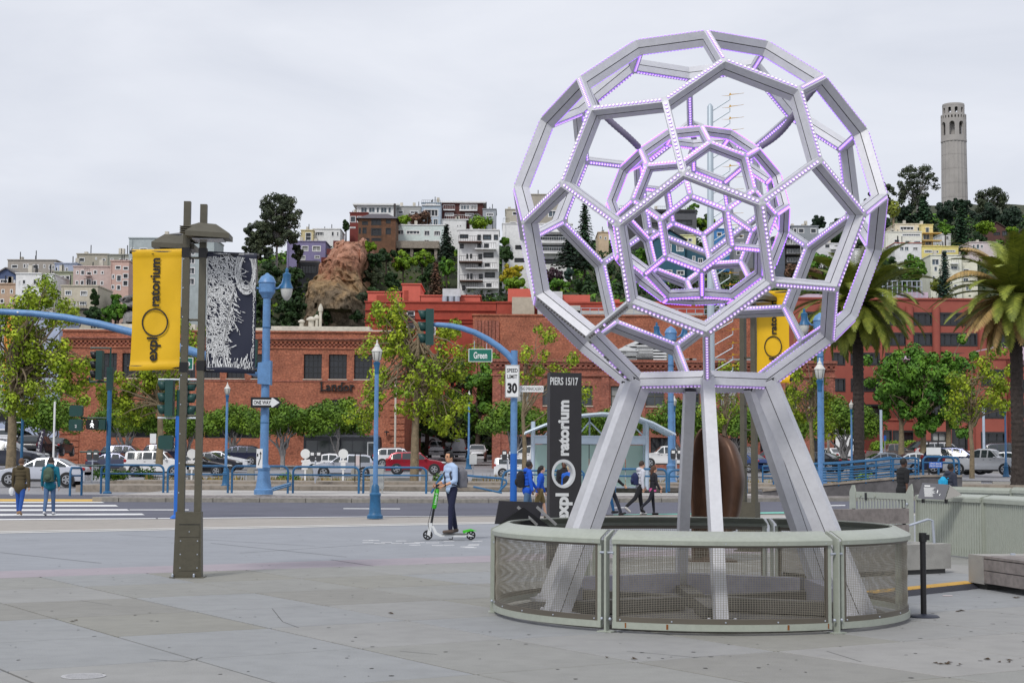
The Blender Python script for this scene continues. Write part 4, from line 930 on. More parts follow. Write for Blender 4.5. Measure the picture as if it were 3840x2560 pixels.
# long curved arm from the tall lamp
arm=thing('mast_arm_gantry','long curved blue signal arm reaching left from the tall lamp post','signal arm',(pl_.x,69,0))
pts=[W2(x,y,69)for x,y in((990,1400),(940,1386),(860,1362),(760,1330),(640,1292),(498,1247),(370,1214),(245,1190),(120,1175),(0,1168),(-150,1164),(-400,1160))]
MB().tube([(q.x-pl_.x,0,q.z)for q in pts],[.24,.22,.20,.19,.18,.17,.16,.15,.14,.13,.12,.11],12).build('arm',BLUE,arm,smooth=50)
MB().prism([(-.30,-.45),(.25,-.5),(.25,.55),(-.30,.45)],lambda u,v,w:(u,w,pts[0].z+v),-.28,.28).build('bracket',BLUE,arm)
MB().sphere((W2(70,1172,69).x-pl_.x,-.14,W2(70,1172,69).z),.05,8,6).build('cap_bolt',WHITE,arm)
a,c=W2(520,1386,69.2),W2(730,1342,69.2);sg=thing('street_sign','green street name sign hung behind the yellow banner','sign',((a.x+c.x)/2,68.9,(a.z+c.z)/2));w_,h_=c.x-a.x,c.z-a.z
MB().box(-w_/2,w_/2,-.015,.015,-h_/2,h_/2).build('border',SIGNW,sg);MB().box(-w_/2+.03,w_/2-.03,-.02,.0149,-h_/2+.03,h_/2-.03).build('plate',SIGG,sg);text('lettering','o',SIGNW,sg,frame((w_/2-.23,-.024,-.02),(1,0,0)),height=.2,bold=.03)
MB().tube([(0,.01,h_/2-.02),(0,.01,h_/2+.3)],.02,6).build('hanger',GALV,sg)
p=W2(985,1376,69);signal((p.x-.45,68.9,p.z),0,'dark signal half hidden behind the navy banner, left of the tall lamp',sc=1.1)
# one way + keep right
def plate(name,label,x0,y0,x1,y1,dep,m,cat='sign',th=.012):
    a,c=W2(x0,y1,dep),W2(x1,y0,dep);t=thing(name,label,cat,((a.x+c.x)/2,dep,(a.z+c.z)/2));w_,h_=c.x-a.x,c.z-a.z;MB().box(-w_/2,w_/2,-th,th,-h_/2,h_/2).build('plate',m,t);return t,w_,h_
t,w_,h_=plate('one_way_sign','black one way arrow sign on the tall blue lamp post',940,1489,1040,1528,68.6,SIGB)
MB().prism([(w_/2,-h_/2),(w_/2+.17,0),(w_/2,h_/2)],lambda u,v,w:(u,w,v),-.012,.012).build('plate_point',SIGB,t)
MB().prism([(-w_*.42,-.12),(w_*.28,-.12),(w_*.28,-.19),(w_*.33,-.2),(w_/2+.10,0),(w_*.33,.2),(w_*.28,.19),(w_*.28,.12),(-w_*.42,.12)],lambda u,v,w:(u,w,v),-.016,-.011).build('arrow',SIGNW,t)
text('lettering','ONE WAY',SIGB,t,frame((-.07,-.018,0),(1,0,0)),width=.74,height=.16,bold=.03)
t,w_,h_=plate('keep_right_sign','small white keep right sign on the tall blue lamp pedestal',961,1682,985,1754,68.2,SIGNW)
MB().prism([(-.06,-.28),(-.02,-.28),(.02,-.1),(.06,.0),(.06,.18),(.10,.18),(.045,.3),(-.01,.18),(.03,.18),(.03,.02),(-.02,-.1)],lambda u,v,w:(u,w,v),-.016,-.011).build('arrow',SIGB,t);MB().prism([(-.11,.08),(-.05,.08),(-.05,.2),(-.11,.2)],lambda u,v,w:(u,w,v),-.016,-.011).build('island_mark',SIGB,t)
# pole by the speed sign, with arm, signal and signs
d=52;t,H=pole(1925,1922,1314,d,.11,BLUE,'blue signal pole with speed limit sign beside the pier sign',md=GALV)
zs=W2(1925,1700,d).z-W2(1925,1922,d).z;MB().tube([(0,0,.02),(0,0,zs)],.113,12).build('fresh_paint',BLUE_V,t,smooth=40)
o0=W2(1925,1922,d)
MB().tube([(q.x-o0.x,0,q.z-o0.z)for q in[W2(x,y,d)for x,y in((1928,1358),(1905,1330),(1870,1300),(1829,1272),(1780,1246),(1731,1230),(1690,1221),(1640,1217),(1622,1217))]],[.115,.11,.105,.10,.095,.09,.085,.08,.06],12).build('arm',BLUE,t,smooth=50)
p=W2(1600,1293,d);signal((p.x,d,p.z),0,'dark three-lamp signal hung on the curved arm above the sapling',sc=1.1)
t,w_,h_=plate('street_name_sign','green street sign reading Green hung on the curved arm',1757,1308,1846,1356,d-.1,SIGNW);MB().box(-w_/2+.02,w_/2-.02,-.017,.0119,-h_/2+.02,h_/2-.02).build('face',SIGG,t);text('lettering','Green',SIGNW,t,frame((0,-.02,0),(1,0,0)),width=.44,height=.22,bold=.02)
for x in(-.2,.2):MB().tube([(x,0,h_/2),(x,0,h_/2+.22-.2*x)],.012,5).build('hanger',GALV,t)
t,w_,h_=plate('speed_sign','white speed limit 30 sign on the blue pole',1894,1368,1948,1490,d-.2,SIGNW)
b=MB();e=.012
for(x0,x1,z0,z1)in((-w_/2+e,w_/2-e,h_/2-e-.012,h_/2-e),(-w_/2+e,w_/2-e,-h_/2+e,-h_/2+e+.012),(-w_/2+e,-w_/2+e+.012,-h_/2+e,h_/2-e),(w_/2-e-.012,w_/2-e,-h_/2+e,h_/2-e)):b.box(x0,x1,-.015,-.0125,z0,z1)
b.build('border',SIGB,t)
text('lettering','SPEED',SIGB,t,frame((0,-.015,h_*.33),(1,0,0)),width=w_*.76,height=h_*.12,ext=.001,bold=.02);text('lettering','LIMIT',SIGB,t,frame((0,-.015,h_*.14),(1,0,0)),width=w_*.7,height=h_*.12,ext=.001,bold=.02);text('lettering','30',SIGB,t,frame((0,-.015,-h_*.21),(1,0,0)),width=w_*.7,height=h_*.32,ext=.001,bold=.05)
t,w_,h_=plate('street_name_sign','narrow white sign reading THE EMBARCADERO beside the speed limit',1949,1446,2038,1469,d,SIGNW);text('lettering','THE EMBARCADERO',SIGB,t,frame((0,-.015,0),(1,0,0)),width=w_*.93,height=h_*.55,ext=.001,bold=.0)
# ---------------------------------------------------------------- blue tubular railings on the median
def loop_rail(x0,x1,yt,yb,dep,label,mid=True,m=BLUE_D):
    a,c=W2(x0,yb,dep),W2(x1,yb,dep);h=W2((x0+x1)/2,yt,dep).z-a.z;Ln=c.x-a.x;r=min(.25,h*.25,Ln*.4)
    t=thing('tube_railing',label,'railing',(a.x,dep,a.z),0,'blue tube railings on the median')
    pts=[(0,0,0),(0,0,h-r)]+[(r-r*math.cos(q),0,h-r+r*math.sin(q))for q in np.linspace(.3,math.pi/2,5)]+[(Ln-r+r*math.sin(q),0,h-r+r*math.cos(q))for q in np.linspace(0,math.pi/2-.3,5)]+[(Ln,0,h-r),(Ln,0,0)]
    MB().tube(pts,.052,8).build('frame',m,t,smooth=60)
    if mid:MB().tube([(0.03,0,h*.70),(Ln-.03,0,h*.70)],.042,8).build('mid_rail',m,t,smooth=60)
    return t
for i,(x0,x1,yt,yb,dep,lab)in enumerate([(378,612,1743,1850,73,'blue tube railing nearest the crosswalk, before the white off-roader'),(628,854,1746,1851,73,'blue tube railing behind the foot of the olive mast'),(869,1079,1747,1851,73,'blue tube railing behind the tall lamp pedestal'),(1098,1345,1750,1850,73.5,'blue tube railing before the silver car, left of the near lamp'),(1362,1598,1752,1849,74,'blue tube railing between the near lamp and the scooter'),(2306,2500,1758,1846,76,'blue tube railing behind the grey hoodie walker'),(2509,2650,1762,1842,77,'blue tube railing beside the bronze blades'),(2700,2800,1770,1846,78,'blue tube railing right of the bronze blades')]):
    loop_rail(x0,x1,yt,yb,dep,lab)
a=W2(262,1850,72);t=thing('tube_railing','short blue tube railing end-on at the head of the crosswalk','railing',(a.x,72,.0),math.radians(78),'blue tube railings on the median');MB().tube([(0,0,0),(0,0,1.1),(.1,0,1.25),(1.0,0,1.25),(1.1,0,1.1),(1.1,0,0)],.055,8).build('frame',BLUE_D,t,smooth=60);MB().tube([(0,0,.9),(1.1,0,.9)],.042,8).build('mid_rail',BLUE_D,t)
# the bent railing by the scooter
t=thing('tube_railing','bent and leaning blue tube railing behind the scooter rider','railing',(0,74,0),0,'blue tube railings on the median');q=lambda x,y,dd=74:tuple(Vector((W2(x,y,dd).x,dd-74,W2(x,y,dd).z)))
MB().tube([q(1617,1848),q(1640,1808),q(1658,1780),q(1680,1773),q(1780,1785),q(1880,1793),q(1897,1800),q(1900,1812),q(1868,1845)],.052,8).build('frame',BLUE_D,t,smooth=60);MB().tube([q(1775,1824),q(1882,1847)],.045,8).build('mid_rail',BLUE_D,t)
t=thing('tube_railing','blue tube railing between the bent one and the pier sign','railing',(0,76,0),0,'blue tube railings on the median');q2=lambda x,y:tuple(Vector((W2(x,y,76).x,0,W2(x,y,76).z)))
MB().tube([q2(1878,1840),q2(1886,1785),q2(1893,1770),q2(1910,1763),q2(2060,1764),q2(2180,1764),q2(2190,1775),q2(2190,1842)],.052,8).build('frame',BLUE_D,t,smooth=60);MB().tube([q2(1995,1779),q2(2188,1779)],.042,8).build('mid_rail',BLUE_D,t)
t=thing('fallen_rail','loose blue rail piece lying by the tall lamp pedestal','railing',(0,72,0));q3=lambda x,y:tuple(Vector((W2(x,y,72).x,0,W2(x,y,72).z)));MB().tube([q3(1018,1832),q3(1092,1811)],.06,8).build('rail',BLUE_D,t);MB().tube([q3(1020,1838),q3(1092,1817)],.05,8).build('rail',BLUE_D,t)
# ramp and its railings at the right
RAMPC=cm('ramp_concrete',(108,106,108),1.0,rough=.9,var=.16,scale=.8,grime=.25)
rmp=thing('ramp',None,None,(0,0,0));tag(rmp,kind='structure')
rx=[(2860,.32),(3108,.64),(3462,1.06),(3608,1.06)]
b=MB();dd=76.0
for px,z in rx:x=at(px,1800,dd).x;b.v+=[(x,dd,.0),(x,dd,z),(x,dd+3.2,z),(x,dd+3.2,0)]
for i in range(3):
    o=i*4;b.f+=[(o,o+4,o+5,o+1),(o+1,o+5,o+6,o+2),(o+2,o+6,o+7,o+3)];b.m+=[0]*3
b.f+=[(0,1,2,3),(12,15,14,13)];b.m+=[0,0];b.build('ramp_wall',RAMPC,rmp)
b=MB()
for px,z in rx:x=at(px,1800,dd).x;b.v+=[(x,dd-.06,z),(x,dd-.06,z+.09),(x,dd+.2,z+.09),(x,dd+.2,z)]
for i in range(3):
    o=i*4;b.f+=[(o,o+4,o+5,o+1),(o+1,o+5,o+6,o+2),(o+2,o+6,o+7,o+3)];b.m+=[0]*3
b.build('ramp_kerb',STEP,rmp)
def ramp_rail(pts,yb,label,dep,nrail=4):
    t=thing('ramp_railing',label,'railing',(0,dep,0),0,'blue ramp railings');P=[W2(x,y,dep)for x,y in pts]
    foot=[W2(x,y,dep).z for x,y in yb]
    for k in range(nrail):
        f=1-k*(.86/max(1,nrail-1))if nrail>1 else 1
        MB().tube([(p.x,0,fz+(p.z-fz)*f)for p,fz in zip(P,foot)],.048 if k<1 else .036,7).build('rail',BLUE_D,t,smooth=60)
    for p,fz in zip(P,foot):MB().tube([(p.x,0,fz-.1),(p.x,0,p.z)],.042,7).build('post',BLUE_D,t,smooth=60)
    return t
ramp_rail([(2900,1742),(3144,1738),(3246,1729),(3348,1719),(3432,1716),(3444,1722)],[(2900,1808),(3144,1813),(3246,1803),(3348,1794),(3432,1785),(3444,1785)],'blue four-rail ramp railing on the near side of the ramp',76)
ramp_rail([(2860,1748),(3060,1737),(3150,1733),(3285,1722),(3340,1713),(3350,1722)],[(2860,1800),(3060,1800),(3150,1798),(3285,1790),(3340,1784),(3350,1784)],'blue four-rail ramp railing on the far side of the ramp',79)
t=loop_rail(3462,3578,1712,1785,76,'blue platform railing loop with the stay back notice');loop_rail(3520,3597,1714,1785,78.5,'blue platform railing loop at the ramp head, right end')
t,w_,h_=plate('edge_notice','small blue notice reading stay back from edge on the platform railing',3484,1731,3533,1753,75.8,cm('notice_blue',(30,95,190),1.1));text('lettering','STAY BACK',SIGNW,t,frame((0,-.015,h_*.22),(1,0,0)),width=w_*.9,height=h_*.28);text('lettering','FROM EDGE',SIGNW,t,frame((0,-.015,-h_*.2),(1,0,0)),width=w_*.9,height=h_*.28)
t,w_,h_=plate('platform_board','blank pale board on two black posts on the platform',3474,1677,3528,1705,84,SIGNW)
for x in(-.25,.25):MB().tube([(x,.04,-1.5),(x,.04,.5)],.04,6).build('post',BLACK,t)
# ---------------------------------------------------------------- bus shelter
SHB=cm('shelter_blue_grey',(184,198,214),1.05,rough=.4,metal=.15,var=.05)
FROST=bpy.data.materials.new('frosted_green_glass');FROST.use_nodes=True;_p=FROST.node_tree.nodes['Principled BSDF'];_p.inputs['Base Color'].default_value=(.45,.62,.58,1);_p.inputs['Roughness'].default_value=.18;_p.inputs['Alpha'].default_value=.88
ROOFG=cm('shelter_roof_glass',(226,234,234),1.0,rough=.2,var=.04);_rn=ROOFG.node_tree;_tr=_rn.nodes.new('ShaderNodeBsdfTranslucent');_tr.inputs[0].default_value=(.8,.86,.85,1);_mx=_rn.nodes.new('ShaderNodeMixShader');_mx.inputs[0].default_value=.6;_rn.links.new(_rn.nodes['Principled BSDF'].outputs[0],_mx.inputs[1]);_rn.links.new(_tr.outputs[0],_mx.inputs[2]);_rn.links.new(_mx.outputs[0],_rn.nodes['Material Output'].inputs[0])
sd=80.0;q=lambda x,y,dd=sd:W2(x,y,dd);zb=.3
sh=thing('tram_shelter','pale blue tram shelter with arched glass roof and frosted green walls','shelter',(q(2246,1700).x,sd,zb));ox=q(2246,1700).x
arc=[(1968,1621),(2040,1592),(2110,1570),(2180,1556),(2250,1550),(2320,1553),(2380,1563),(2440,1585),(2522,1628)]
for k,y0 in enumerate((-1.6,-.2,1.2)):
    b=MB();n=len(arc)
    for x,y in arc:p=q(x,y);b.v+=[(p.x-ox,y0+.03,p.z-zb),(p.x-ox,y0+1.36,p.z-zb+.0),(p.x-ox,y0+1.36,p.z-zb+.03),(p.x-ox,y0+.03,p.z-zb+.03)]
    for i in range(n-1):
        for j in range(4):b.f.append((i*4+j,i*4+(j+1)%4,i*4+4+(j+1)%4,i*4+4+j));b.m.append(0)
    b.build('roof_pane',ROOFG,sh)
for y0 in(-1.6,-.2,1.2,2.6):MB().tube([(q(x,y).x-ox,y0,q(x,y).z-zb-.05)for x,y in arc],.045,6).build('roof_rib',SHB,sh)
for x in(1999,2425):
    for y0 in(-.2,1.2):MB().tube([(q(x,1700).x-ox,y0,0),(q(x,1700).x-ox,y0,q(x,1580).z-zb)],.10,8).build('column',SHB,sh,smooth=50)
za,zc_=q(2200,1664).z-zb,q(2200,1640).z-zb;xa,xc=q(2000,1700).x-ox,q(2425,1700).x-ox
for y0 in(-.2,1.2):MB().box(xa,xc,y0-.05,y0+.05,za,zc_).build('beam',SHB,sh);MB().box(xa,xc,y0-.08,y0+.08,zc_+.02,zc_+.10).build('beam',SHB,sh)
for x,x2 in((2210,2265),(2210,2165),(2358,2415),(2358,2310),(2085,2040),(2085,2130)):
    MB().tube([(q(x,1600).x-ox,-.2,zc_),(q(x,1600).x-ox,-.2,q(x,1563).z-zb)],.05,6).build('strut',SHB,sh);MB().tube([(q(x,1600).x-ox,-.2,q(x,1580).z-zb),(q(x2,1600).x-ox,-.2,zc_+.05)],.04,6).build('strut',SHB,sh)
for x0,x1 in((2005,2070),(2073,2140),(2143,2212),(2215,2282),(2285,2350),(2353,2419)):
    MB().box(q(x0,1700).x-ox,q(x1,1700).x-ox,1.18,1.21,.15,za-.03).build('glass_panel',FROST,sh)
MB().box(xc-.03,xc,-.15,1.15,.15,za-.03).build('glass_panel',FROST,sh);MB().box(xa,xc,1.1,1.28,.06,.14).build('sill',SHB,sh)
# ---------------------------------------------------------------- small street things
def meter(px,py0,dep,label):
    p=at(px,py0,dep);t=thing('parking_meter',label,'parking meter',(p.x,dep,p.z),0,'twin parking meters');MB().tube([(0,0,0),(0,0,1.15)],.04,6).build('post',GALV,t);MB().box(-.24,.24,-.04,.04,1.1,1.16).build('yoke',GALV,t)
    for x in(-.17,.17):MB().prism([(-.11,0),(.11,0),(.14,.12),(.14,.42),(.08,.54),(-.08,.54),(-.14,.42),(-.14,.12)],lambda u,v,w:(x+u,w,1.16+v),-.08,.08).build('meter_head',cm('meter_dark',(60,62,66),rough=.4),t);MB().box(x-.09,x+.09,-.085,-.08,1.47,1.62).build('meter_window',SIGNW,t)
meter(345,1808,84,'grey twin parking meter beside the silver sedan');meter(1182,1810,86,'twin parking meter before the silver car, left of the round sign back');meter(1903,1806,86,'twin parking meter before the white compact car');meter(2536,1800,88,'twin parking meters by the tall lamp behind the sphere legs')
for px,lab in((1144,'round white sign back on a post, left one before the silver car'),(1286,'round white sign back on a post, right one before the silver car'),(718,'round white sign back between the olive mast posts')):
    p=at(px,1806,93);t=thing('round_sign',lab,'sign',(p.x,93,p.z),0,'round white sign backs');MB().box(-.05,.05,-.03,.03,0,1.5).build('post',WHITE,t);MB().lathe([(.28,-.05),(.28,-.03)],24,(0,0,1.62),axis='y').build('disc',SIGNW,t);MB().box(-.24,.24,-.05,-.03,1.13,1.25).build('cross_plate',WHITE,t);MB().box(-.14,.14,-.05,-.03,.72,1.12).build('lower_plate',WHITE,t)
cc=cm('cabinet_grey',(176,178,176),rough=.6,var=.06)
a,c=at(1382,1848,74.5),at(1438,1745,74.5);t=thing('utility_cabinet','grey box cabinet behind the near street lamp','cabinet',(a.x,74.5,a.z));MB().box(.06,c.x-a.x,0,.5,.2,c.z-a.z).build('body',cc,t);MB().box(.04,c.x-a.x+.02,-.02,.52,c.z-a.z,c.z-a.z+.04).build('lid',cc,t);MB().box(.05,.12,0,.1,0,.2).build('foot',cc,t);MB().box(c.x-a.x-.08,c.x-a.x-.02,0,.1,0,.2).build('foot',cc,t)
a=at(1340,1810,88);t=thing('notice_post','notice sheet between two black posts beside the silver car','sign',(a.x,88,a.z))
for x in(-.14,.14):MB().box(x-.025,x+.025,0,.05,0,1.6).build('post',BLACK,t)
MB().box(-.1,.1,.01,.03,.95,1.5).build('sheet',cm('notice_paper',(214,200,200)),t)
for k,px in enumerate((458,720,940,1160,1330,1592,1718)):
    p=at(px,1800,95);t=thing('concrete_marker','pale round-topped concrete marker, number %s from the left along the parking strip'%['one','two','three','four','five','six','seven'][k],'bollard',(p.x,95,.44),0,'concrete markers along the parking strip');MB().prism([(-.22,0),(.22,0),(.19,.62),(.12,.74),(-.12,.74),(-.19,.62)],lambda u,v,w:(u,w,v),-.18,.18).build('block',CONC,t)
for k,(x0,x1)in enumerate(((400,430),(1015,1140),(1198,1330),(1438,1560),(1620,1700),(1770,1830),(2860,2960),(3590,3680),(3725,3800))):
    a,c=at(x0,1795,96.5),at(x1,1795,96.5);t=thing('wheel_stop','low concrete wheel stop, %s along the parking strip from the left'%['first','second','third','fourth','fifth','sixth','seventh','eighth','ninth'][k],'wheel stop',(a.x,96.5,.44),0,'wheel stops');MB().prism([(0,0),(.3,0),(.22,.2),(.08,.2)],lambda u,v,w:(w,u,v),0,c.x-a.x).build('block',CONC,t)
a=at(326,1737,120);t=thing('fire_hydrant','white fire hydrant behind the silver sedan boot','hydrant',(a.x,120,zg(120)));MB().lathe([(.16,0),(.16,.06),(.11,.1),(.11,.55),(.15,.58),(.12,.72),(.03,.78)],12).build('barrel',WHITE,t,smooth=35);MB().tube([(-.2,0,.45),(.2,0,.45)],.06,8).build('outlet',WHITE,t)
a=at(150,1715,112);t=thing('feather_flag','dark purple feather flag reading PARKING at the left','flag',(a.x,112,zg(112)));Hf=at(150,1610,112).z-zg(112)
MB().prism([(-.38,.35),(-.05,.35),(.15,Hf-.9),(.33,Hf-.15),(.30,Hf),(.1,Hf),(-.05,Hf-.25),(-.2,Hf-.8)],lambda u,v,w:(u,w,v),-.012,.012).build('cloth',cm('flag_purple',(46,38,60),1.0,rough=.7),t);MB().tube([(-.4,0,0),(-.3,0,Hf-1.1),(0,0,Hf),(.3,0,Hf+.02)],.02,5).build('pole',BLACK,t)
for k,ch in enumerate('PARKING'):text('letter',ch,SIGNW,t,frame((.12-.055*k,-.02,Hf-.22-.24*k),(1,0,0)),height=.18)
t,H=pole(200,1722,1505,108,.07,WHITE,'thin pale pole left of the brick building corner',name='pale_pole')
for k,px in enumerate((97,108,119,130)):
    p=at(px,1730,100);tag(MB().tube([(0,0,0),(0,0,.85),(0,0,.95)],[.09,.09,.06],8).build('bollard',cm('bollard_cream',(226,208,150)),None,loc=(p.x,100,zg(100))),'cream post, %s of four behind the silver sedan'%['first','second','third','last'][k],'bollard','cream posts at the lot entrance')
t,H=pole(1481,1690,1415,141,.09,cm('pale_pole',(206,198,186)),'slim pale pole before the brick building, left of the sapling trunk',name='pale_pole')
t,H=pole(3107,1720,1490,134,.10,_MC['pale_pole'],'slim pale pole at the corner of the right brick building',name='pale_pole')
t,H=pole(3305,1700,1536,120,.10,SHB,'plain grey-blue pole before the terracotta offices',name='pale_pole');t,H=pole(3690,1696,1500,120,.10,SHB,'plain grey-blue pole near the right-hand sapling',name='pale_pole')
t,w_,h_=plate('post_sign','blue parking sign on a thin post before the terracotta offices',3314,1632,3323,1652,118,cm('notice_blue',(30,95,190)));MB().tube([(0,.03,-1.2),(0,.03,.2)],.03,5).build('post',GALV,t)
t,w_,h_=plate('post_sign','grey blank sign on a thin post before the black cars',562,1625,586,1662,115,SIGNW);MB().tube([(0,.03,-1.4),(0,.03,.3)],.03,5).build('post',GALV,t)
t,w_,h_=plate('post_sign','white blank sign on a thin post right of the scooter rider',1760,1703,1788,1740,100,SIGNW);MB().tube([(0,.03,-1.0),(0,.03,.3)],.03,5).build('post',GALV,t)
# dry grass along the platform planting strip
gm=mat('dry_grass',s2l((168,140,84)),rough=.9,col2=s2l((96,104,48)),scale=1.2,island=.35);b=MB();Q=random.Random(8)
for i in range(5200):
    x=Q.uniform(-21,26);y=s1(x)+12.6+Q.random()*2.7
    if noise.noise(Vector((x*.55,y*.3,3)))<-.02:continue
    h=Q.uniform(.10,.34)*(1.7 if noise.noise(Vector((x*.4,0,9)))>.3 else 1);a=Q.uniform(0,6.28);dx,dy=math.cos(a),math.sin(a)
    b.add([(x-dy*.03,y+dx*.03,.44),(x+dy*.03,y-dx*.03,.44),(x+dx*.12,y+dy*.12,.44+h)],[(0,1,2)])
tag(b.build('dry_grass',gm,fix=False),'dry tufted grass along the platform strip','grass',kind='stuff')
# ================================================================= BUILDINGS
def wall_grid(mb,x0,x1,z0,z1,ops,y=0.0,rev=.22,mi=0,back=None):
    """front wall (facing -y) with real openings and reveals"""
    ops=[(max(a,x0+.02),min(b,x1-.02),max(c,z0+.02),min(d,z1-.02))for a,b,c,d in ops];ops=[o for o in ops if o[1]-o[0]>.05 and o[3]-o[2]>.05]
    xs=sorted({round(v,4)for o in ops for v in o[:2]}|{x0,x1});zs=sorted({round(v,4)for o in ops for v in o[2:]}|{z0,z1})
    for i in range(len(xs)-1):
        for j in range(len(zs)-1):
            cx,cz=(xs[i]+xs[i+1])/2,(zs[j]+zs[j+1])/2
            if any(o[0]<cx<o[1]and o[2]<cz<o[3]for o in ops):continue
            mb.add([(xs[i],y,zs[j]),(xs[i+1],y,zs[j]),(xs[i+1],y,zs[j+1]),(xs[i],y,zs[j+1])],[(0,1,2,3)],mi)
    for a,b,c,d in ops:
        mb.add([(a,y,c),(b,y,c),(b,y,d),(a,y,d),(a,y+rev,c),(b,y+rev,c),(b,y+rev,d),(a,y+rev,d)],[(0,4,5,1),(1,5,6,2),(2,6,7,3),(3,7,4,0)],mi)
    return ops
def window(root,a,b,c,d,y,nx,nz,fm,gm,rev=.18,fw=None,sill=None,proud=.0):
    fw=fw or min(.09,(b-a)*.09,(d-c)*.09);mb=MB();yf=y+rev-.07
    for(x0,x1,z0,z1)in((a,a+fw,c,d),(b-fw,b,c,d),(a+fw,b-fw,c,c+fw),(a+fw,b-fw,d-fw,d)):mb.box(x0,x1,yf-proud,yf+.06,z0,z1)
    for i in range(1,nx):x=a+(b-a)*i/nx;mb.box(x-fw*.32,x+fw*.32,yf+.004,yf+.058,c+fw,d-fw)
    for j in range(1,nz):z=c+(d-c)*j/nz;mb.box(a+fw,b-fw,yf+.006,yf+.056,z-fw*.32,z+fw*.32)
    w_=mb.build('window',fm,root,fix=False)
    MB().add([(a+.01,yf+.065,c+.01),(b-.01,yf+.065,c+.01),(b-.01,yf+.065,d-.01),(a+.01,yf+.065,d-.01)],[(0,1,2,3)]).build('pane',gm,w_,fix=False)
    if sill:MB().box(a-.06,b+.06,y-.09,y-.003,c-.10,c-.02).build('sill',sill,w_)
    return w_
GL={'d':GLASSD,'m':GLASSM,'b':GLASSB,'c':CURT}
def house(Z,x0,y0,x1,y1,dep,col,wins,label,roof='flat',thick=9.0,extra=5.0,frame_=FRW,side=None,name='house',cat='house',cap=None,balc=(),rz=0,roofcol=(120,118,118),m=None,over=.0,sty='m'):
    _g=sum(col)/3;col=tuple(int((c+(_g-c)*.18)*1.06)for c in col);col=tuple(min(c,248)for c in col);cx,cy=(x0+x1)/2,(y0+y1)/2
    U=lambda x,y:at(*Z(x,y),dep)
    A=U(x0,cy);B=U(x1,cy);ztop=U(cx,y0).z;zbot=U(cx,y1).z-extra;W=B.x-A.x
    t=thing(name,label,cat,(A.x,dep,zbot),rz);H=ztop-zbot
    m=m or cm('render_%d_%d_%d'%col,col,1.05,rough=.85,var=.06,scale=.5,grime=.10)
    lx=lambda x:U(x,cy).x-A.x;lz=lambda y:U(cx,y).z-zbot
    W_=[(lx(w[0]),lx(w[2]),lz(w[3]),lz(w[1]))for w in wins]
    mb=MB();wall_grid(mb,0,W,0,H,W_,0,.25)
    mb.add([(0,0,0),(0,thick,0),(0,thick,H),(0,0,H)],[(0,1,2,3)]);mb.add([(W,0,0),(W,thick,0),(W,thick,H),(W,0,H)],[(3,2,1,0)]);mb.add([(0,thick,0),(W,thick,0),(W,thick,H),(0,thick,H)],[(0,1,2,3)])
    mb.build('wall',m,t,fix=False)
    for w,o in zip(wins,W_):
        nx=w[4]if len(w)>4 else max(1,round((o[1]-o[0])/.9));st=w[5]if len(w)>5 else sty
        a,b,c,d=max(o[0],.02),min(o[1],W-.02),max(o[2],.02),min(o[3],H-.02)
        if b-a>.1 and d-c>.1:window(t,a,b,c,d,0,nx,2 if(d-c)>1.5 and nx<4 else 1,frame_ if len(w)<7 else w[6],GL[st],.22,fw=max(.12,min(.19,(b-a)*.1)),proud=.19)
    _q=random.Random(int(x0*7+y0));_p=MB().tube([(W*.04,-.08,0),(W*.04,-.08,H-.2)],.07,6).build('downpipe',m,t)if _q.random()<.6 and m not in(BRK,TERR)else 0
    if roof=='flat' and dep>220:
        for _i in range(_q.randrange(2,5)):_x=_q.uniform(.1,.9)*W;_h=_q.uniform(.5,1.6);(MB().box(_x-.3,_x+.3,2,2.8,H-.3,H+_h).build('roof_vent',STONE,t)if _q.random()<.45 else MB().tube([(_x,1.5,H-.3),(_x,1.5,H+_h*1.3)],.09,6).build('vent_pipe',FRD,t))
    rm=cm('roofing_%d_%d_%d'%roofcol,roofcol,1.0,rough=.9,var=.1)
    if roof=='flat':
        MB().add([(0,0,H-.3),(W,0,H-.3),(W,thick,H-.3),(0,thick,H-.3)],[(0,1,2,3)]).build('roof',rm,t)
        cpm=cap or m;MB().box(-.12,W+.12,-.15,.15,H,H+.18).build('parapet_cap',cpm,t);MB().box(-.12,.15,.15,thick,H,H+.17).build('parapet_cap',cpm,t);MB().box(W-.15,W+.12,.15,thick,H,H+.17).build('parapet_cap',cpm,t)
    elif roof=='slab':
        MB().box(-over,W+over,-over,thick,H,H+.35).build('roof',cap or rm,t)
    elif roof=='gable':
        h=W*.32;b=MB();e=.35
        b.add([(-e,-e,H-.15),(W/2,-e,H+h),(W/2,thick,H+h),(-e,thick,H-.15)],[(0,1,2,3)]);b.add([(W+e,-e,H-.15),(W+e,thick,H-.15),(W/2,thick,H+h),(W/2,-e,H+h)],[(0,1,2,3)])
        o=b.build('roof',rm,t);md=o.modifiers.new('s','SOLIDIFY');md.thickness=.2
        MB().add([(0,0,H),(W,0,H),(W/2,0,H+h*.93)],[(0,1,2)]).build('gable_wall',m,t)
    elif roof=='hip':
        h=min(W*.2,2.2);e=.5;b=MB();b.add([(-e,-e,H),(W+e,-e,H),(W+e,thick,H),(-e,thick,H),(W*.3,thick*.4,H+h),(W*.75,thick*.4,H+h)],[(0,1,5,4),(1,2,5),(2,3,4,5),(3,0,4)]);b.build('roof',rm,t)
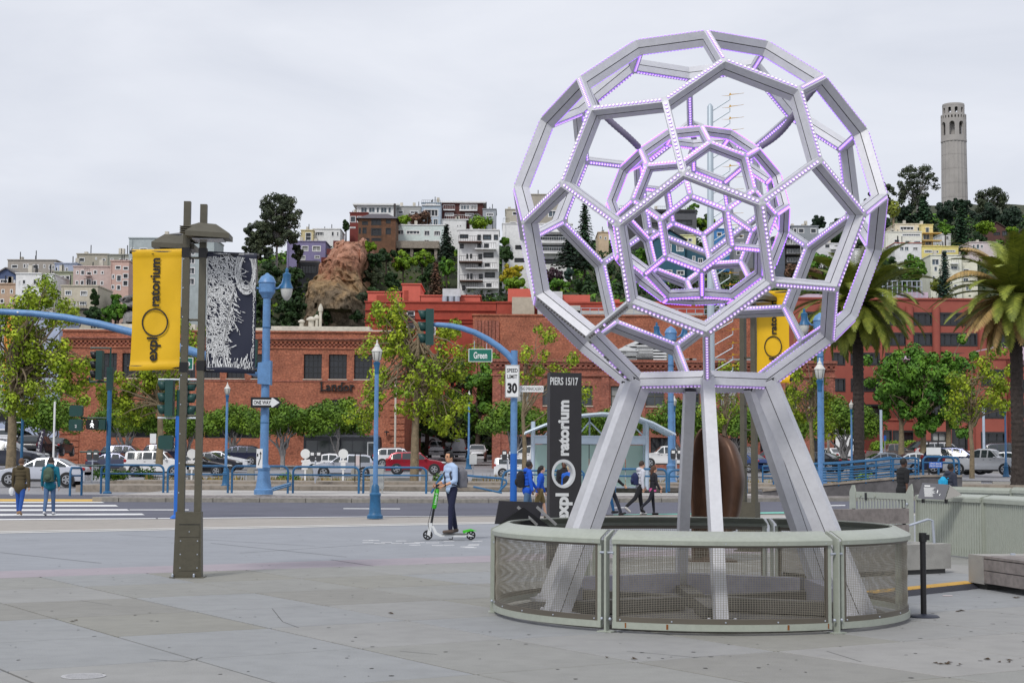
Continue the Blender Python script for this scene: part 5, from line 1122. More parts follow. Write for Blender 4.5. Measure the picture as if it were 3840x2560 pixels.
    for bl in balc: # x0, x1, y, kind
        a,b,z=lx(bl[0]),lx(bl[1]),lz(bl[2]);pm=bl[3]if len(bl)>3 else m;dp=bl[4]if len(bl)>4 else 1.3
        o=MB().box(a,b,-dp,-.002,z-.22,z).build('balcony',pm,t);r=MB();r.tube([(a+.03,-dp+.05,z+.95),(b-.03,-dp+.05,z+.95)],.035,5)
        for k in range(int((b-a)/.45)+2):x=a+.04+(b-a-.08)*k/(int((b-a)/.45)+1);r.tube([(x,-dp+.05,z),(x,-dp+.05,z+.95)],.022,4)
        r.build('balustrade',bl[5]if len(bl)>5 else FRD,o)
    return t,U,lx,lz,W,H
STONE=cm('pale_coping',(214,208,194),1.0,rough=.85,var=.1,scale=.8,grime=.15)
TERR=None
BRK=brick('orange_red_brick',(.50,.165,.092),(.36,.105,.062),(.36,.25,.19));BRK2=brick('deep_red_brick',(.42,.135,.092),(.30,.092,.066),(.36,.24,.20))
STONE=cm('pale_coping',(214,208,194),1.0,rough=.85,var=.1,scale=.8,grime=.15)
# ---------------------------------------------------------------- long brick building with the sign
D0=158.0;U=lambda x,y:at(x,y,D0);A=U(229,1480);B=U(1516,1480);zb=zg(158)-.6;W=B.x-A.x
lb=thing('brick_warehouse','long two-storey red brick building with corbelled cornice and black wall lettering','building',(A.x,D0,zb));lx=lambda x:U(x,1480).x-A.x;lz=lambda y:U(872,y).z-zb;H=lz(1240)
ups=[(lx(x),lx(x+68),lz(1418),lz(1326))for x in(367,455,543,662,755,848,941,1137,1231,1326)]
low=[(lx(a),lx(b),lz(1642),lz(1572))for a,b in((404,596),(625,745),(771,975))]
ent=(lx(1157),lx(1370),.3,lz(1548));ops=ups+low+[ent]
mb=MB();wall_grid(mb,0,W,0,H,ops,0,.45)
mb.add([(0,0,0),(0,30,0),(0,30,H),(0,0,H)],[(0,1,2,3)]);mb.add([(W,0,0),(W,30,0),(W,30,H),(W,0,H)],[(3,2,1,0)]);mb.build('wall',BRK,lb,fix=False)
for o in ups:window(lb,*o,0,4,4,FRD,GLASSD,.4,fw=.09,sill=STONE)
for o in low:window(lb,*o,0,4,2,FRD,GLASSD,.4,fw=.1)
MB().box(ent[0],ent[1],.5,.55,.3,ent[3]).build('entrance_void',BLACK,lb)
for x in np.linspace(ent[0],ent[1],5)[1:-1]:MB().box(x-.06,x+.06,.4,.5,.3,ent[3]).build('door_mullion',FRD,lb)
# arch above the entrance
n=15;cx_,cz_,ra=lx(1264),lz(1500),lx(1349)-lx(1264);b=MB()
for i in range(n):
    a0=math.pi*(i+.06)/n;a1=math.pi*(i+.94)/n
    b.prism([(cx_+ra*math.cos(a)*k,cz_-1.25+ra*.62*math.sin(a)*k)for a,k in((a0,1),(a1,1),(a1,1.13),(a0,1.13))],lambda u,v,w:(u,w,v),-.08,.2)
b.build('arch_ring',BRK2,lb)
ab=MB();ab.prism([(cx_+ra*.97*math.cos(a),cz_-1.25+ra*.6*math.sin(a))for a in np.linspace(0,math.pi,16)],lambda u,v,w:(u,w,v),-.03,.1);ab.build('arch_glass',GLASSD,lb)
for z0,z1,dy,mm in((lz(1272),lz(1266),.38,BRK2),(lz(1280),lz(1274),.22,BRK),(lz(1306),lz(1301),.12,BRK),(lz(1245),lz(1239),.15,BRK),(lz(1430),lz(1424),.06,BRK2)):MB().box(-.1,W+.1,-dy,-.002,z0,z1).build('cornice_band',mm,lb)
for row,(y0,y1,dy)in enumerate(((1287,1281,.2),(1294,1288,.15),(1301,1295,.1))):
    b=MB();k=0
    for x in np.arange(0.1+row*.2,W-.3,.42):b.box(x,x+.22,-dy,-.004,lz(y0),lz(y1))
    tag(b.build('corbel_bricks',BRK2 if row%2 else BRK,lb),kind='stuff')
for x0,x1 in((0.0,lx(300)),(lx(1462),W)):
    for k in range(13):z=.4+k*.62;MB().box(x0-.06 if x0<1 else x0,x1 if x0<1 else x1+.06,-.10,-.003,z,z+.5).build('quoin_course',BRK,lb)
MB().box(-.15,W+.15,-.1,.5,H,H+.14).build('coping',STONE,lb)
MB().box(lx(1008),lx(1380),.8,6,H-.5,lz(1219)).build('roof_upstand',STONE,lb);MB().box(lx(420),lx(720),.8,6,H-.5,lz(1214)).build('roof_upstand',STONE,lb);MB().box(lx(735),lx(1000),.8,6,H-.5,lz(1226)).build('roof_upstand',STONE,lb)
MB().add([(0,0.3,H-.4),(W,.3,H-.4),(W,30,H-.4),(0,30,H-.4)],[(0,1,2,3)]).build('roof',CONC,lb)
for px,h,r in((1107,1.0,.35),(1144,1.3,.5),(1165,1.5,.28),(1179,2.6,.24)):MB().lathe([(r*.6,0),(r*.6,h*.7),(r,h*.72),(r,h*.85),(r*.3,h)],12,(lx(px),4,lz(1219)-.05)).build('roof_vent',STONE,lb,smooth=40)
LET=cm('letter_black',(26,24,26),rough=.5,var=.03)
t=text('lettering','Landor',LET,lb,frame((lx(1266),-.14,lz(1447)),(1,0,0)),width=lx(1329)-lx(1202),height=lz(1431)-lz(1464),ext=.06,bold=.014)
sw=(lx(1329)-lx(1202));b=MB() # serifs on the stems
for u,v in((.02,0),(.02,1),(.245,0),(.43,0),(.38,0),(.50,0),(.655,.98),(.66,0),(.90,0),(.90,.68),(.41,.68)):x=lx(1202)+sw*u;z=lz(1464)+(lz(1431)-lz(1464))*v;b.box(x-.16,x+.16,-.2,-.06,z,z+.06)
tag(b.build('serifs',LET,lb),kind='stuff')
for px in(1122,1453):MB().lathe([(.04,0),(.06,.3),(.28,.34),(.26,.4),(.05,.5)],10,(lx(px),-.5,lz(1630))).build('wall_lamp',BLACK,lb)
# ---------------------------------------------------------------- red brick building right of the side street
D1=150.0;U1=lambda x,y:at(x,y,D1);A=U1(1846,1500);B=U1(3132,1500);zb=zg(150)-.6;W=B.x-A.x;lx=lambda x:U1(x,1500).x-A.x;lz=lambda y:U1(2500,y).z-zb;H=lz(1352)
rb=thing('brick_office','long deep red brick building behind the sphere and tram shelter','building',(A.x,D1,zb))
ups=[(lx(a),lx(b),lz(1522),lz(1448))for a,b in((1925,1985),(2030,2090),(2165,2222),(2290,2350),(2421,2492),(2560,2625),(2700,2765),(2830,2890),(2940,2990),(3032,3070))]
low=[(lx(a),lx(b),lz(1722),lz(1640))for a,b in((1935,2000),(2035,2110),(2165,2235),(2290,2360),(2440,2520),(2590,2660),(2720,2800),(2850,2915),(3050,3085))]
mb=MB();wall_grid(mb,0,W,0,H,ups+low,0,.4);mb.add([(0,0,0),(0,28,0),(0,28,H),(0,0,H)],[(0,1,2,3)]);mb.add([(W,0,0),(W,28,0),(W,28,H),(W,0,H)],[(3,2,1,0)]);mb.build('wall',BRK2,rb,fix=False)
OLF=cm('window_frame_olive',(96,94,80),rough=.5)
for i,o in enumerate(ups):window(rb,*o,0,2,2,OLF,GLASSM if i%3 else CURT,.35,fw=.1,sill=STONE)
for o in low:window(rb,*o,0,3,2,FRD,GLASSD,.35,fw=.1)
for x in(1848,2004,2130,2255,2390,2530,2665,2800,2915,3095):MB().box(lx(x),lx(x)+.75,-.12,-.002,.3,lz(1412)).build('pilaster',BRK2,rb)
for z0,z1,dy in((lz(1360),lz(1350),.45),(lz(1370),lz(1361),.3),(lz(1384),lz(1378),.18),(lz(1412),lz(1406),.2)):MB().box(-.15,W+.15,-dy,-.003,z0,z1).build('cornice_band',BRK2,rb)
b=MB()
for x in np.arange(.1,W-.3,.5):b.box(x,x+.26,-.26,-.006,lz(1378),lz(1371))
tag(b.build('dentils',BRK2,rb),kind='stuff')
MB().add([(0,.2,H-.2),(W,.2,H-.2),(W,28,H-.2),(0,28,H-.2)],[(0,1,2,3)]).build('roof',CONC,rb)
# pale saw-tooth roof and louvred vents
b=MB();x0,x1=lx(2335),lx(2640);b.add([(x0,6,H-.2),(x1,6,H-.2),((x0+x1)/2+1,6,lz(1305)),(x0,14,H-.2),(x1,14,H-.2),((x0+x1)/2+1,14,lz(1305))],[(0,1,2),(3,5,4),(0,2,5,3),(1,4,5,2)]);b.build('pale_gable_roof',STONE,rb)
LOUV=cm('vent_white',(222,224,226),rough=.6)
for px,s in((2360,.75),(2412,1.0),(2458,1.1)):
    x=lx(px);z=lz(1345 if s<.9 else 1340);b=MB();w_=1.3*s
    for k in range(5):b.box(x-w_,x+w_,4,5.2,z+k*.26*s,z+k*.26*s+.14*s)
    b.prism([(x-w_*1.2,z+1.3*s),(x+w_*1.2,z+1.3*s),(x,z+2.0*s)],lambda u,v,w:(u,w,v),3.8,5.4);b.build('roof_vent',LOUV,rb);MB().box(x-w_*.85,x+w_*.85,4.3,5.0,H-.2,z+1.3*s).build('vent_core',BLACK,rb)
for px,w_ in((2585,1.3),(2612,.7),(2700,1.8),(2800,2.2)):MB().box(lx(px)-w_/2,lx(px)+w_/2,3,4.5,H-.2,lz(1335)).build('roof_unit',cm('roof_unit_grey',(150,152,154)),rb)
# taller brick block behind it
D2=182.0;t,U2,lx,lz,W,H=house(ZS,1772,1186,2830,1600,D2,(150,70,54),[],'tall plain brick block rising behind the red brick office',m=BRK,thick=24,name='brick_block',cat='building',extra=0)
for k in range(7):
    x=at(1778+k*13,1300,D2).x;b=MB().box(x-t.location.x,x-t.location.x+.45,-.25,-.004,0,H-.6)
    b.build('pilaster',BRK2,t)
for px,py,w_,h_ in((2020,1180,5,1.8),(2150,1184,4,1.2),(2310,1182,6,1.6),(2560,1184,3,1.0)):x=at(px,py,D2).x-t.location.x;MB().box(x,x+w_,6,10,H,H+h_).build('roof_unit',cm('roof_unit_pale',(196,194,188)),t)
r=MB();x0,x1=at(2050,1170,D2).x-t.location.x,at(2820,1170,D2).x-t.location.x
for zz in(.6,1.2):r.tube([(x0,3,H+zz),(x1,3,H+zz)],.04,4)
for k in range(24):x=x0+(x1-x0)*k/23;r.tube([(x,3,H),(x,3,H+1.2)],.04,4)
r.build('roof_railing',GALV,t)
# ---------------------------------------------------------------- red painted block in the middle distance
CORAL=cm('coral_render',(210,104,88),1.0,rough=.8,var=.05,grime=.05);REDB=cm('red_painted_brick',(174,76,60),1.0,rough=.85,var=.12,scale=.5,grime=.12)
t,U3,lx,lz,W,H=house(ZA,1150,1115,2350,1500,205,(186,66,52),[(1530,1190,1605,1240,1,'d'),(1530,1252,1605,1300,1,'d'),(1530,1310,1605,1400,1,'d'),(1765,1335,1798,1410,1,'d')],'red painted block with coral rooftop rooms below the white flats',m=REDB,thick=22,name='red_block',cat='building',extra=8)
for(a,b_,c,d_)in((1155,1465,1005,1112),(1475,1643,930,1112),(1648,2200,1035,1112)):o=MB().box(lx(a),lx(b_),2.5,12,H-.3,lz(c)).build('rooftop_room',CORAL,t);MB().box(lx(a)-.15,lx(b_)+.15,2.35,12.1,lz(c),lz(c)+.15).build('room_cap',CORAL,o)
for(a,b_,c,d_)in((1855,2022,975,1100),):o=MB().box(lx(a),lx(b_),1.2,2.4,lz(1045),lz(c)).build('air_unit',cm('air_unit',(206,208,212)),t);MB().box(lx(a)+.2,lx(b_)-.2,1.3,2.4,H,lz(1045)).build('unit_base',BLACK,t)
for a in(1875,1935,1990):MB().tube([(lx(a),1.1,lz(1100)),(lx(a),1.1,lz(1050))],.35,10).build('duct',GALV,t)
MB().box(lx(1238),lx(1410),2.42,2.5,lz(1090),lz(1030)).build('louvre',REDB,t);MB().box(lx(1492),lx(1530),2.42,2.5,H,lz(985)).build('roof_door',REDB,t)
for z in(1180,1262,1290):MB().box(-.1,W+.1,-.22,-.003,lz(z+8),lz(z)).build('cornice_band',REDB,t)
for k,zz in enumerate((1248,1308)):MB().box(lx(1530),lx(1605),-.6,-.004,lz(zz),lz(zz-10)).build('balcony',FRD,t)
for k in range(5):
    xx=1190+k*65 if k<5 else 0;MB().box(lx(xx),lx(xx)+.25,-.12,-.003,.3,lz(1290)).build('pilaster',REDB,t)
t2,*_=house(ZS,1862,1138,2640,1300,192,(160,70,56),[],'low red brick roofline with coral sheds left behind the sphere',m=REDB,thick=14,name='red_block',cat='building',extra=12);H2=_[4];l2=lambda px:at(px,1150,192).x-t2.location.x;z2=lambda py:at(2200,py,192).z-t2.location.z
for(a,b_,y)in((1904,2002,1074),(2112,2217,1096),(2290,2330,1112),(2440,2500,1120)):MB().box(l2(a),l2(b_),3,10,H2-.3,z2(y)).build('rooftop_room',CORAL,t2)
MB().box(l2(2050),l2(2110),1,3,H2,z2(1090)).build('air_unit',_MC['air_unit'],t2);MB().box(l2(1920),l2(2003),-1.5,-.1,z2(1186),z2(1120)).build('plant_housing',cm('plant_beige',(188,176,158)),t2)
# white facade closing the side street
house(ZS,1500,1400,1860,1760,235,(214,212,208),[(1560,1480,1600,1540,2),(1640,1480,1680,1540,2),(1720,1480,1760,1540,2),(1700,1600,1760,1680,4,'c'),(1560,1600,1620,1680,3,'c')],'pale facade closing the far end of the shaded side street',name='pale_facade',cat='building')
house(ZS,-60,1195,216,1740,195,(158,172,200),[(x,y,x+26,y+48,2)for y in(1240,1330,1420,1510)for x in(-10,40,90,140)],'pale blue building half hidden by the left-hand tree',name='pale_building',cat='building')
house(ZI,46,690,190,800,200-8,(216,142,44),[],'small orange facade behind the left-hand tree',name='orange_facade',cat='building',extra=8)
# ---------------------------------------------------------------- terracotta offices at the right
TERR=cm('terracotta_render',(158,84,71),1.0,rough=.85,var=.07,scale=.3,grime=.06);LAV=cm('lavender_render',(206,184,200),1.0,rough=.85,var=.05)
rows_=[(y0,y1)for y0,y1 in((1171,1221),(1247,1297),(1323,1371),(1420,1470),(1516,1562),(1613,1656))]
cols=[(3010,3090),(3120,3170),(3190,3300),(3320,3405),(3424,3502),(3523,3668),(3706,3800),(3830,3900)]
wn=[(a,y0,b,y1,max(2,round((b-a)/26)),'d')for y0,y1 in rows_ for a,b in cols]
t,U4,lx,lz,W,H=house(ZS,2975,1124,3960,1740,168,(178,78,62),wn,'terracotta office block with ribbon windows behind the palms',m=TERR,frame_=FRD,thick=25,name='terracotta_offices',cat='building',extra=.5)
for a,b in((3503,3522),(3402,3423),(3670,3700)):MB().tube([(lx((a+b)/2),-.1,0),(lx((a+b)/2),-.1,lz(1150))],.42,12).build('column',TERR,t,smooth=40)
MB().box(lx(3418),lx(3513),3,12,H,lz(1084)).build('lavender_room',LAV,t);MB().box(lx(2990),lx(3280),4,14,H,lz(1090)).build('lavender_room',LAV,t)
r=MB()
for zz in(.6,1.2):r.tube([(lx(3330),2,H+zz+1.0),(lx(3480),2,H+zz+1.0)],.05,4)
for k in range(9):x=lx(3330)+(lx(3480)-lx(3330))*k/8;r.tube([(x,2,H),(x,2,H+2.2)],.05,4)
r.build('roof_railing',GALV,t)
wn=[(3681,1384,3768,1446,3,'d'),(3560,1400,3625,1446,2,'d'),(3681,1508,3770,1568,3,'d'),(3580,1508,3640,1568,2,'d'),(3677,1618,3772,1688,3,'d'),(3568,1606,3628,1735,2,'d'),(3490,1508,3555,1568,2,'d'),(3490,1618,3550,1688,2,'c')]
t,U5,lx,lz,W,H=house(ZS,3463,1345,3806,1740,152,(178,78,62),wn,'projecting terracotta wing with a rising curved parapet by the right palm',m=TERR,frame_=FRD,thick=15,name='terracotta_wing',cat='building',extra=.5)
b=MB();b.prism([(0,H-.05),(W,H-.05),(W,lz(1306)),(W*.86,lz(1300)),(W*.6,lz(1318)),(W*.3,lz(1332)),(0,lz(1343))],lambda u,v,w:(u,w,v),0.01,.5);b.build('curved_parapet',TERR,t)
MB().box(lx(3463)-1.6,lx(3490),1.5,9,H,lz(1330)).build('terrace_wall',LAV,t);MB().box(W-1.5,W+4,1.5,9,H,lz(1295)).build('terrace_wall',LAV,t)
for k in range(4):x=lx(3640+k*12)if k<1 else lx(3790);MB().tube([(x,-.08,0),(x,-.08,H-.2)],.35,12).build('column',TERR,t,smooth=40)
house(ZS,3300,1575,3462,1740,156,(170,74,58),[(3314,1612,3345,1656,1,'d'),(3348,1613,3430,1656,1,'d')],'low terracotta front with purple-tinted glass beside the hedge',m=TERR,frame_=FRD,thick=8,name='terracotta_annex',cat='building',extra=.5)
# ================================================================= HILL: TERRAIN, HOUSES, CLIFF, TOWER
_RID=[(-400,1270),(0,1245),(700,1215),(1000,1205),(1150,1245),(1400,1210),(1750,1150),(1900,1140),(2200,1095),(2600,1090),(3000,1110),(3300,1160),(3600,1200),(3840,1200),(4300,1200)]
_MID=[(-400,1190),(0,1160),(400,1140),(700,1090),(1000,985),(1150,945),(1350,935),(1700,960),(1900,1050),(2100,1015),(2300,950),(2600,1005),(3000,1015),(3250,1060),(3400,1150),(3840,1150),(4300,1150)]
def _lut(T,px):
    for(a,ya),(b,yb)in zip(T,T[1:]):
        if px<=b:return ya+(yb-ya)*(px-a)/(b-a)
    return T[-1][1]
def ridge_y(px):
    for(a,ya),(b,yb)in zip(_RID,_RID[1:]):
        if px<=b:return ya+(yb-ya)*(px-a)/(b-a)
    return _RID[-1][1]
_TOPY=[(-400,1060),(0,1040),(700,980),(1300,900),(2000,880),(2700,860),(3200,850),(3500,838),(3840,830),(4300,830)]
def top_y(px):
    for(a,ya),(b,yb)in zip(_TOPY,_TOPY[1:]):
        if px<=b:return ya+(yb-ya)*(px-a)/(b-a)
    return _TOPY[-1][1]
def hill_z(X,Y):
    px=1920+X/Y*FPX*.997
    z0=zg(200);z1=at(px,ridge_y(px),290).z;z2=at(px,top_y(px)+45,430).z;z3=at(px,765,680).z;zm=at(px,_lut(_MID,px),328).z
    z3=z3 if px>3000 else z2*.9;_q=(z3 if px>3000 else z2*.9)
    if Y<205:return z0-1
    if Y<290:t=(Y-205)/85;return z0-1+(z1-z0+1)*(t*t*(3-2*t))
    if Y<328:t=(Y-290)/38;return z1+(zm-z1)*t
    if Y<430:t=(Y-328)/102;return zm+(z2-zm)*t
    if Y<680:
        t=(Y-430)/250;k=max(0,min(1,(px-2900)/500));return z2+((z3 if k>0 else z2)*k+z2*(1-k)-z2)*t
    return z2
mb=MB();NX,NY=110,60
for j in range(NY+1):
    Y=203+(700-203)*(j/NY)**1.5
    for i in range(NX+1):
        px=-500+4900*i/NX;X=(px-1920)/FPX*Y
        mb.v.append((X,Y,hill_z(X,Y)+1.2*noise.noise(Vector((X*.08,Y*.05,1)))))
for j in range(NY):
    for i in range(NX):a=j*(NX+1)+i;mb.f.append((a,a+1,a+NX+2,a+NX+1));mb.m.append(0)
tag(mb.build('hillside',mat('hill_soil',s2l((66,68,42)),rough=1,col2=s2l((38,50,26)),scale=.12,bump=1,bscale=1.2),smooth=179),kind='structure')
def ww(*a):return list(a)
H_=house
# --- left cluster
H_(ZI,70,190,520,420,300,(158,150,140),[(105,230,165,265),(215,222,240,262),(248,222,266,262),(303,228,360,268),(402,225,422,262),(453,232,478,275),(482,232,506,275)],'long taupe flat-roofed house high at the far left',name='hill_house')
H_(ZI,-30,320,146,420,262,(70,86,124),[(0,365,75,405,3),(128,372,144,408)],'navy blue house at the left edge',name='hill_house',roof='gable')
H_(ZI,-30,412,142,640,255,(180,150,124),[(92,458,120,500),(0,548,40,590),(12,458,42,500),(92,548,122,592)],'tan house below the navy one at the left edge',name='hill_house')
H_(ZI,146,315,385,580,250,(222,226,236),[(170,375,188,422),(205,368,240,415),(306,362,343,418),(352,365,365,428),(262,420,284,455),(200,462,240,495),(320,462,342,500)],'white stucco house left, above the leafy sapling',name='hill_house')
H_(ZI,385,322,500,520,252,(214,218,226),[(396,378,414,420),(430,380,440,415)],'narrow white bay house beside the white stucco one',name='hill_house')
H_(ZI,505,300,680,470,265,(146,152,124),[(562,330,605,386),(610,330,652,386),(508,343,530,395)],'olive green house with a paired bay window',name='hill_house')
H_(ZI,510,222,720,330,285,(158,168,194),[(513,252,540,292),(582,255,604,296),(612,255,636,296)],'blue-grey house behind the olive one',name='hill_house')
H_(ZI,680,250,1030,600,258,(190,168,160),[(708,285,733,320),(748,280,787,328),(868,280,905,318),(938,287,967,320),(703,378,732,420),(748,375,784,422),(866,375,903,424),(935,380,966,420),(932,478,963,512),(803,295,853,330,1,'d'),(800,362,852,425,2,'d')],'pinkish beige flats with four window rows',name='hill_flats',balc=[(800,853,330),(800,853,425)])
H_(ZI,716,134,1010,280,305,(164,158,142),[(740,165,790,205),(888,160,905,185),(950,170,985,195)],'taupe flat house on the skyline above the pinkish flats',name='hill_house')
H_(ZI,1000,140,1200,260,300,(150,150,138),[(1110,172,1155,196),(1165,170,1198,198),(1030,170,1060,190)],'olive-grey house on the skyline left of the yellow banner',name='hill_house')
H_(ZI,570,430,910,660,240,(188,178,158),[(604,470,668,518,3,'b'),(747,472,815,522,3,'c'),(740,572,810,608,3,'b'),(683,578,715,640,2,'m')],'beige square house with white-framed windows above the brick roof',name='hill_house',balc=[(600,830,640,FRD)])
H_(ZI,1030,198,1200,520,256,(194,158,146),[(1072,238,1126,276),(1042,320,1070,365),(1086,325,1134,388),(1040,417,1070,462),(1089,418,1130,468),(1145,245,1198,280,1,'d'),(1145,310,1198,360,1,'d'),(1145,375,1198,430,1,'d')],'salmon house with outdoor stairs left of the yellow banner',name='hill_house')
H_(ZS,480,895,800,1230,270,(160,172,174),[(x,y,x+30,y+26)for y in(930,963,1002,1042)for x in(520,600,700,745)]+[(486,y,500,y+22,1)for y in(930,970,1010,1050)],'tall grey-green flats behind the two banners',name='hill_flats')
H_(ZS,640,880,745,905,280,(150,158,172),[],'blue-grey rooftop house just above the navy banner',name='hill_house',roof='hip',extra=8)
# --- centre cluster
H_(ZA,670,440,920,600,340,(232,228,216),[(690,460,775,505,4),(838,460,865,505),(888,462,908,505)],'cream flat-roofed house above the purple one',name='hill_house')
H_(ZA,560,452,672,600,338,(206,188,138),[(600,470,655,545,1,'d')],'ochre stair house beside the cream one',name='hill_house')
H_(ZA,430,555,785,800,318,(124,116,158),[(565,590,628,642,1,'c'),(662,590,742,645,2,'c'),(548,680,602,725,1,'c'),(685,680,735,710,2,'c')],'purple house left of the red cliff',name='hill_house')
H_(ZA,530,745,725,900,305,(62,66,72),[(545,765,705,850,6,'d')],'dark glazed house cut into the slope below the purple one',name='hill_house',roof='slab',frame_=FRD)
for k,(a,b,y0,y1)in enumerate(((855,935,545,600),(795,880,620,672),(745,840,698,740))):
    p,q=at(*ZA(a,y1),312),at(*ZA(b,y0),312);t=thing('terrace_deck','%s of the dark red terraces stepping down beside the cliff'%['top','middle','lowest'][k],'terrace',(p.x,312,p.z));MB().box(0,q.x-p.x,0,6,0,q.z-p.z).build('parapet',cm('oxblood',(104,40,36)),t);MB().box(.1,q.x-p.x-.1,.2,6,-5,0).build('support',CONC,t)
H_(ZA,1008,292,1175,540,348,(120,46,40),[(1012,320,1063,378),(1073,320,1128,378),(1012,418,1062,432)],'dark red house under the glazed white top floor',name='hill_house')
H_(ZA,1072,222,1430,300,349,(226,226,222),[(1108,237,1170,290,2,'b'),(1180,237,1243,290,2,'b'),(1252,237,1280,290,1,'b'),(1290,237,1352,292,2,'b'),(1360,237,1390,292,1,'b')],'white glazed penthouse with a thin flat roof on the skyline',name='hill_house',roof='slab',cap=WHITE,over=.8,extra=14)
WD=cm('brown_shingle',(118,84,62),1.0,rough=.85,var=.2,scale=1.2,grime=.2)
t,*_=H_(ZA,1085,342,1430,560,322,(112,80,60),[(1205,348,1297,403,2,'d'),(1340,350,1384,388,1,'d'),(1125,425,1163,482,1,'d'),(1205,430,1300,500,3,'d'),(1338,428,1386,487,1,'d'),(1120,368,1175,402,2,'d'),(1092,428,1110,482,1,'d'),(1120,522,1190,548,2,'d'),(1210,520,1300,548,2,'d')],'brown shingled house with a hipped slate roof on top of the cliff',name='hill_house',roof='hip',frame_=FRD,roofcol=(96,92,98),m=WD)
MB().box(_[3]*.92,_[3]*.97,2,3,_[4]-1,_[4]+3.4).build('chimney',cm('chimney_dark',(60,54,54)),t)
H_(ZA,1430,405,1870,560,330,(194,208,206),[(1447,447,1505,492,2),(1525,449,1655,490,4),(1690,450,1745,500,2),(1780,452,1843,500,3),(1690,534,1740,552,2),(1780,540,1840,552,2)],'pale mint house with white windows right of the brown one',name='hill_house',cap=WHITE)
t=thing('concrete_deck','long raw concrete deck below the pale mint house','terrace',at(*ZA(1430,612),324));p,q=at(*ZA(1430,612),324),at(*ZA(1830,548),324);MB().box(0,q.x-p.x,0,6,0,q.z-p.z).build('deck_wall',STEP,t);[MB().box(x,x+.6,.5,1.2,-6,0).build('pier',STEP,t)for x in np.linspace(.5,q.x-p.x-1,4)]
H_(ZA,1440,234,1660,420,352,(164,164,162),[(1448,268,1500,300),(1560,270,1640,300)],'flat grey house behind the bronze-leaved tree',name='hill_house')
H_(ZA,1668,200,1842,420,345,(168,184,198),[(1690,255,1822,325,4,'d'),(1775,345,1820,402,2,'b'),(1700,205,1800,222,4,'b')],'light blue tall house with a wide window grid',name='hill_house',balc=[(1668,1842,215,None or WHITE,.3)])
H_(ZA,1845,200,2235,400,352,(86,44,40),[(2020,208,2110,265,3,'b'),(2115,208,2180,265,2,'c'),(1882,290,1965,320,3,'c'),(2068,292,2150,320,3,'c')],'oxblood house with white balustrades on the skyline',name='hill_house',roof='slab',cap=WHITE,over=.6,balc=[(2015,2180,266,WHITE,.8,WHITE),(1880,2110,352,WHITE,1.0,WHITE),(1868,1975,262,WHITE,.8,WHITE)])
H_(ZA,1845,355,2075,500,346,(230,230,226),[(1890,395,1920,420),(1992,398,2008,420,1),(2016,398,2034,420,1)],'white house below the oxblood one',name='hill_house')
H_(ZA,2112,330,2235,440,342,(226,228,222),[(2165,290,2188,322,2)],'small white steep-gabled cottage on the ridge',name='hill_house',roof='gable')
H_(ZA,2230,258,2352,440,350,(150,156,164),[(2260,290,2330,320,3,'b')],'grey house with an arched roof right of the gabled cottage',name='hill_house')
DKB=cm('balcony_brown',(92,66,54))
H_(ZH,162,348,492,900,298,(234,234,232),[(170,382,246,414,4,'b'),(318,384,347,430,2),(362,383,430,425,2,'b'),(450,383,485,426,2,'b'),(172,460,210,495,2),(320,458,350,490,2),(372,455,410,490,2),(232,538,246,578,1),(260,538,278,574,1),(327,538,358,580,2),(368,526,450,568,4),(378,612,420,640,2),(240,697,253,738,1),(264,695,283,740,1),(332,697,365,738,2),(380,685,462,727,4),(392,772,435,802,2),(342,858,375,888,2),(390,858,460,890,4),(328,612,356,640,1,'d'),(200,790,225,830,1,'d')],'white stepped flats with brown balconies in the middle of the hill',name='hill_flats',frame_=FRD,balc=[(168,355,445,DKB,1.6),(300,470,497,WHITE,1.2),(175,362,606,DKB,2.2),(228,480,655,WHITE,1.4),(182,365,757,DKB,2.0),(235,490,810,WHITE,1.4)])
H_(ZH,545,185,700,470,312,(176,170,154),[(578,280,634,320,1,'d'),(578,362,645,402,1,'d'),(600,200,640,230,1,'d')],'taupe flats with long dark windows left of the sphere',name='hill_flats',balc=[(525,575,300),(525,575,378)])
H_(ZE,0,58,280,280,318,(164,158,144),[(2,74,20,96,1,'d'),(140,165,205,214,2,'b'),(70,180,118,215,2,'m'),(210,165,265,214,2,'b')],'taupe flats on the skyline inside the left of the sphere',name='hill_flats')
H_(ZE,-180,262,310,640,306,(228,228,226),[(90,335,275,372,8,'b'),(90,408,275,445,8,'b'),(62,408,84,440,1,'d'),(62,340,84,366,1,'d'),(36,250,60,278,1,'d'),(80,505,245,540,6,'d'),(-90,410,-20,440,4,'d'),(-95,500,-10,530,4,'d')],'long white flats with railed galleries inside the left of the sphere',name='hill_flats',frame_=FRD,balc=[(85,290,316,WHITE,1.4,WHITE),(85,290,392,WHITE,1.4,WHITE),(85,290,465,WHITE,1.4,WHITE)])
H_(ZE,490,322,565,460,335,(204,178,146),[(500,345,515,365),(535,350,550,372)],'small tan house beside the dark conifer',name='hill_house')
H_(ZE,600,160,830,360,345,(72,72,78),[(700,200,760,230,3,'d'),(640,250,690,280,2,'d')],'charcoal house with roof deck seen through the sphere',name='hill_house',frame_=FRD,balc=[(640,810,165,FRD,.3)])
H_(ZE,820,165,1180,370,342,(90,92,98),[(830,180,960,215,5,'m'),(1040,230,1150,270,3,'m'),(850,250,950,280,4,'m')],'dark grey glazed house on the ridge seen through the sphere',name='hill_house',frame_=FRD,balc=[(900,1170,170,FRD,.3)])
H_(ZE,1000,342,1175,480,312,(236,222,156),[(1120,360,1150,385)],'cream yellow house behind the teal one',name='hill_house')
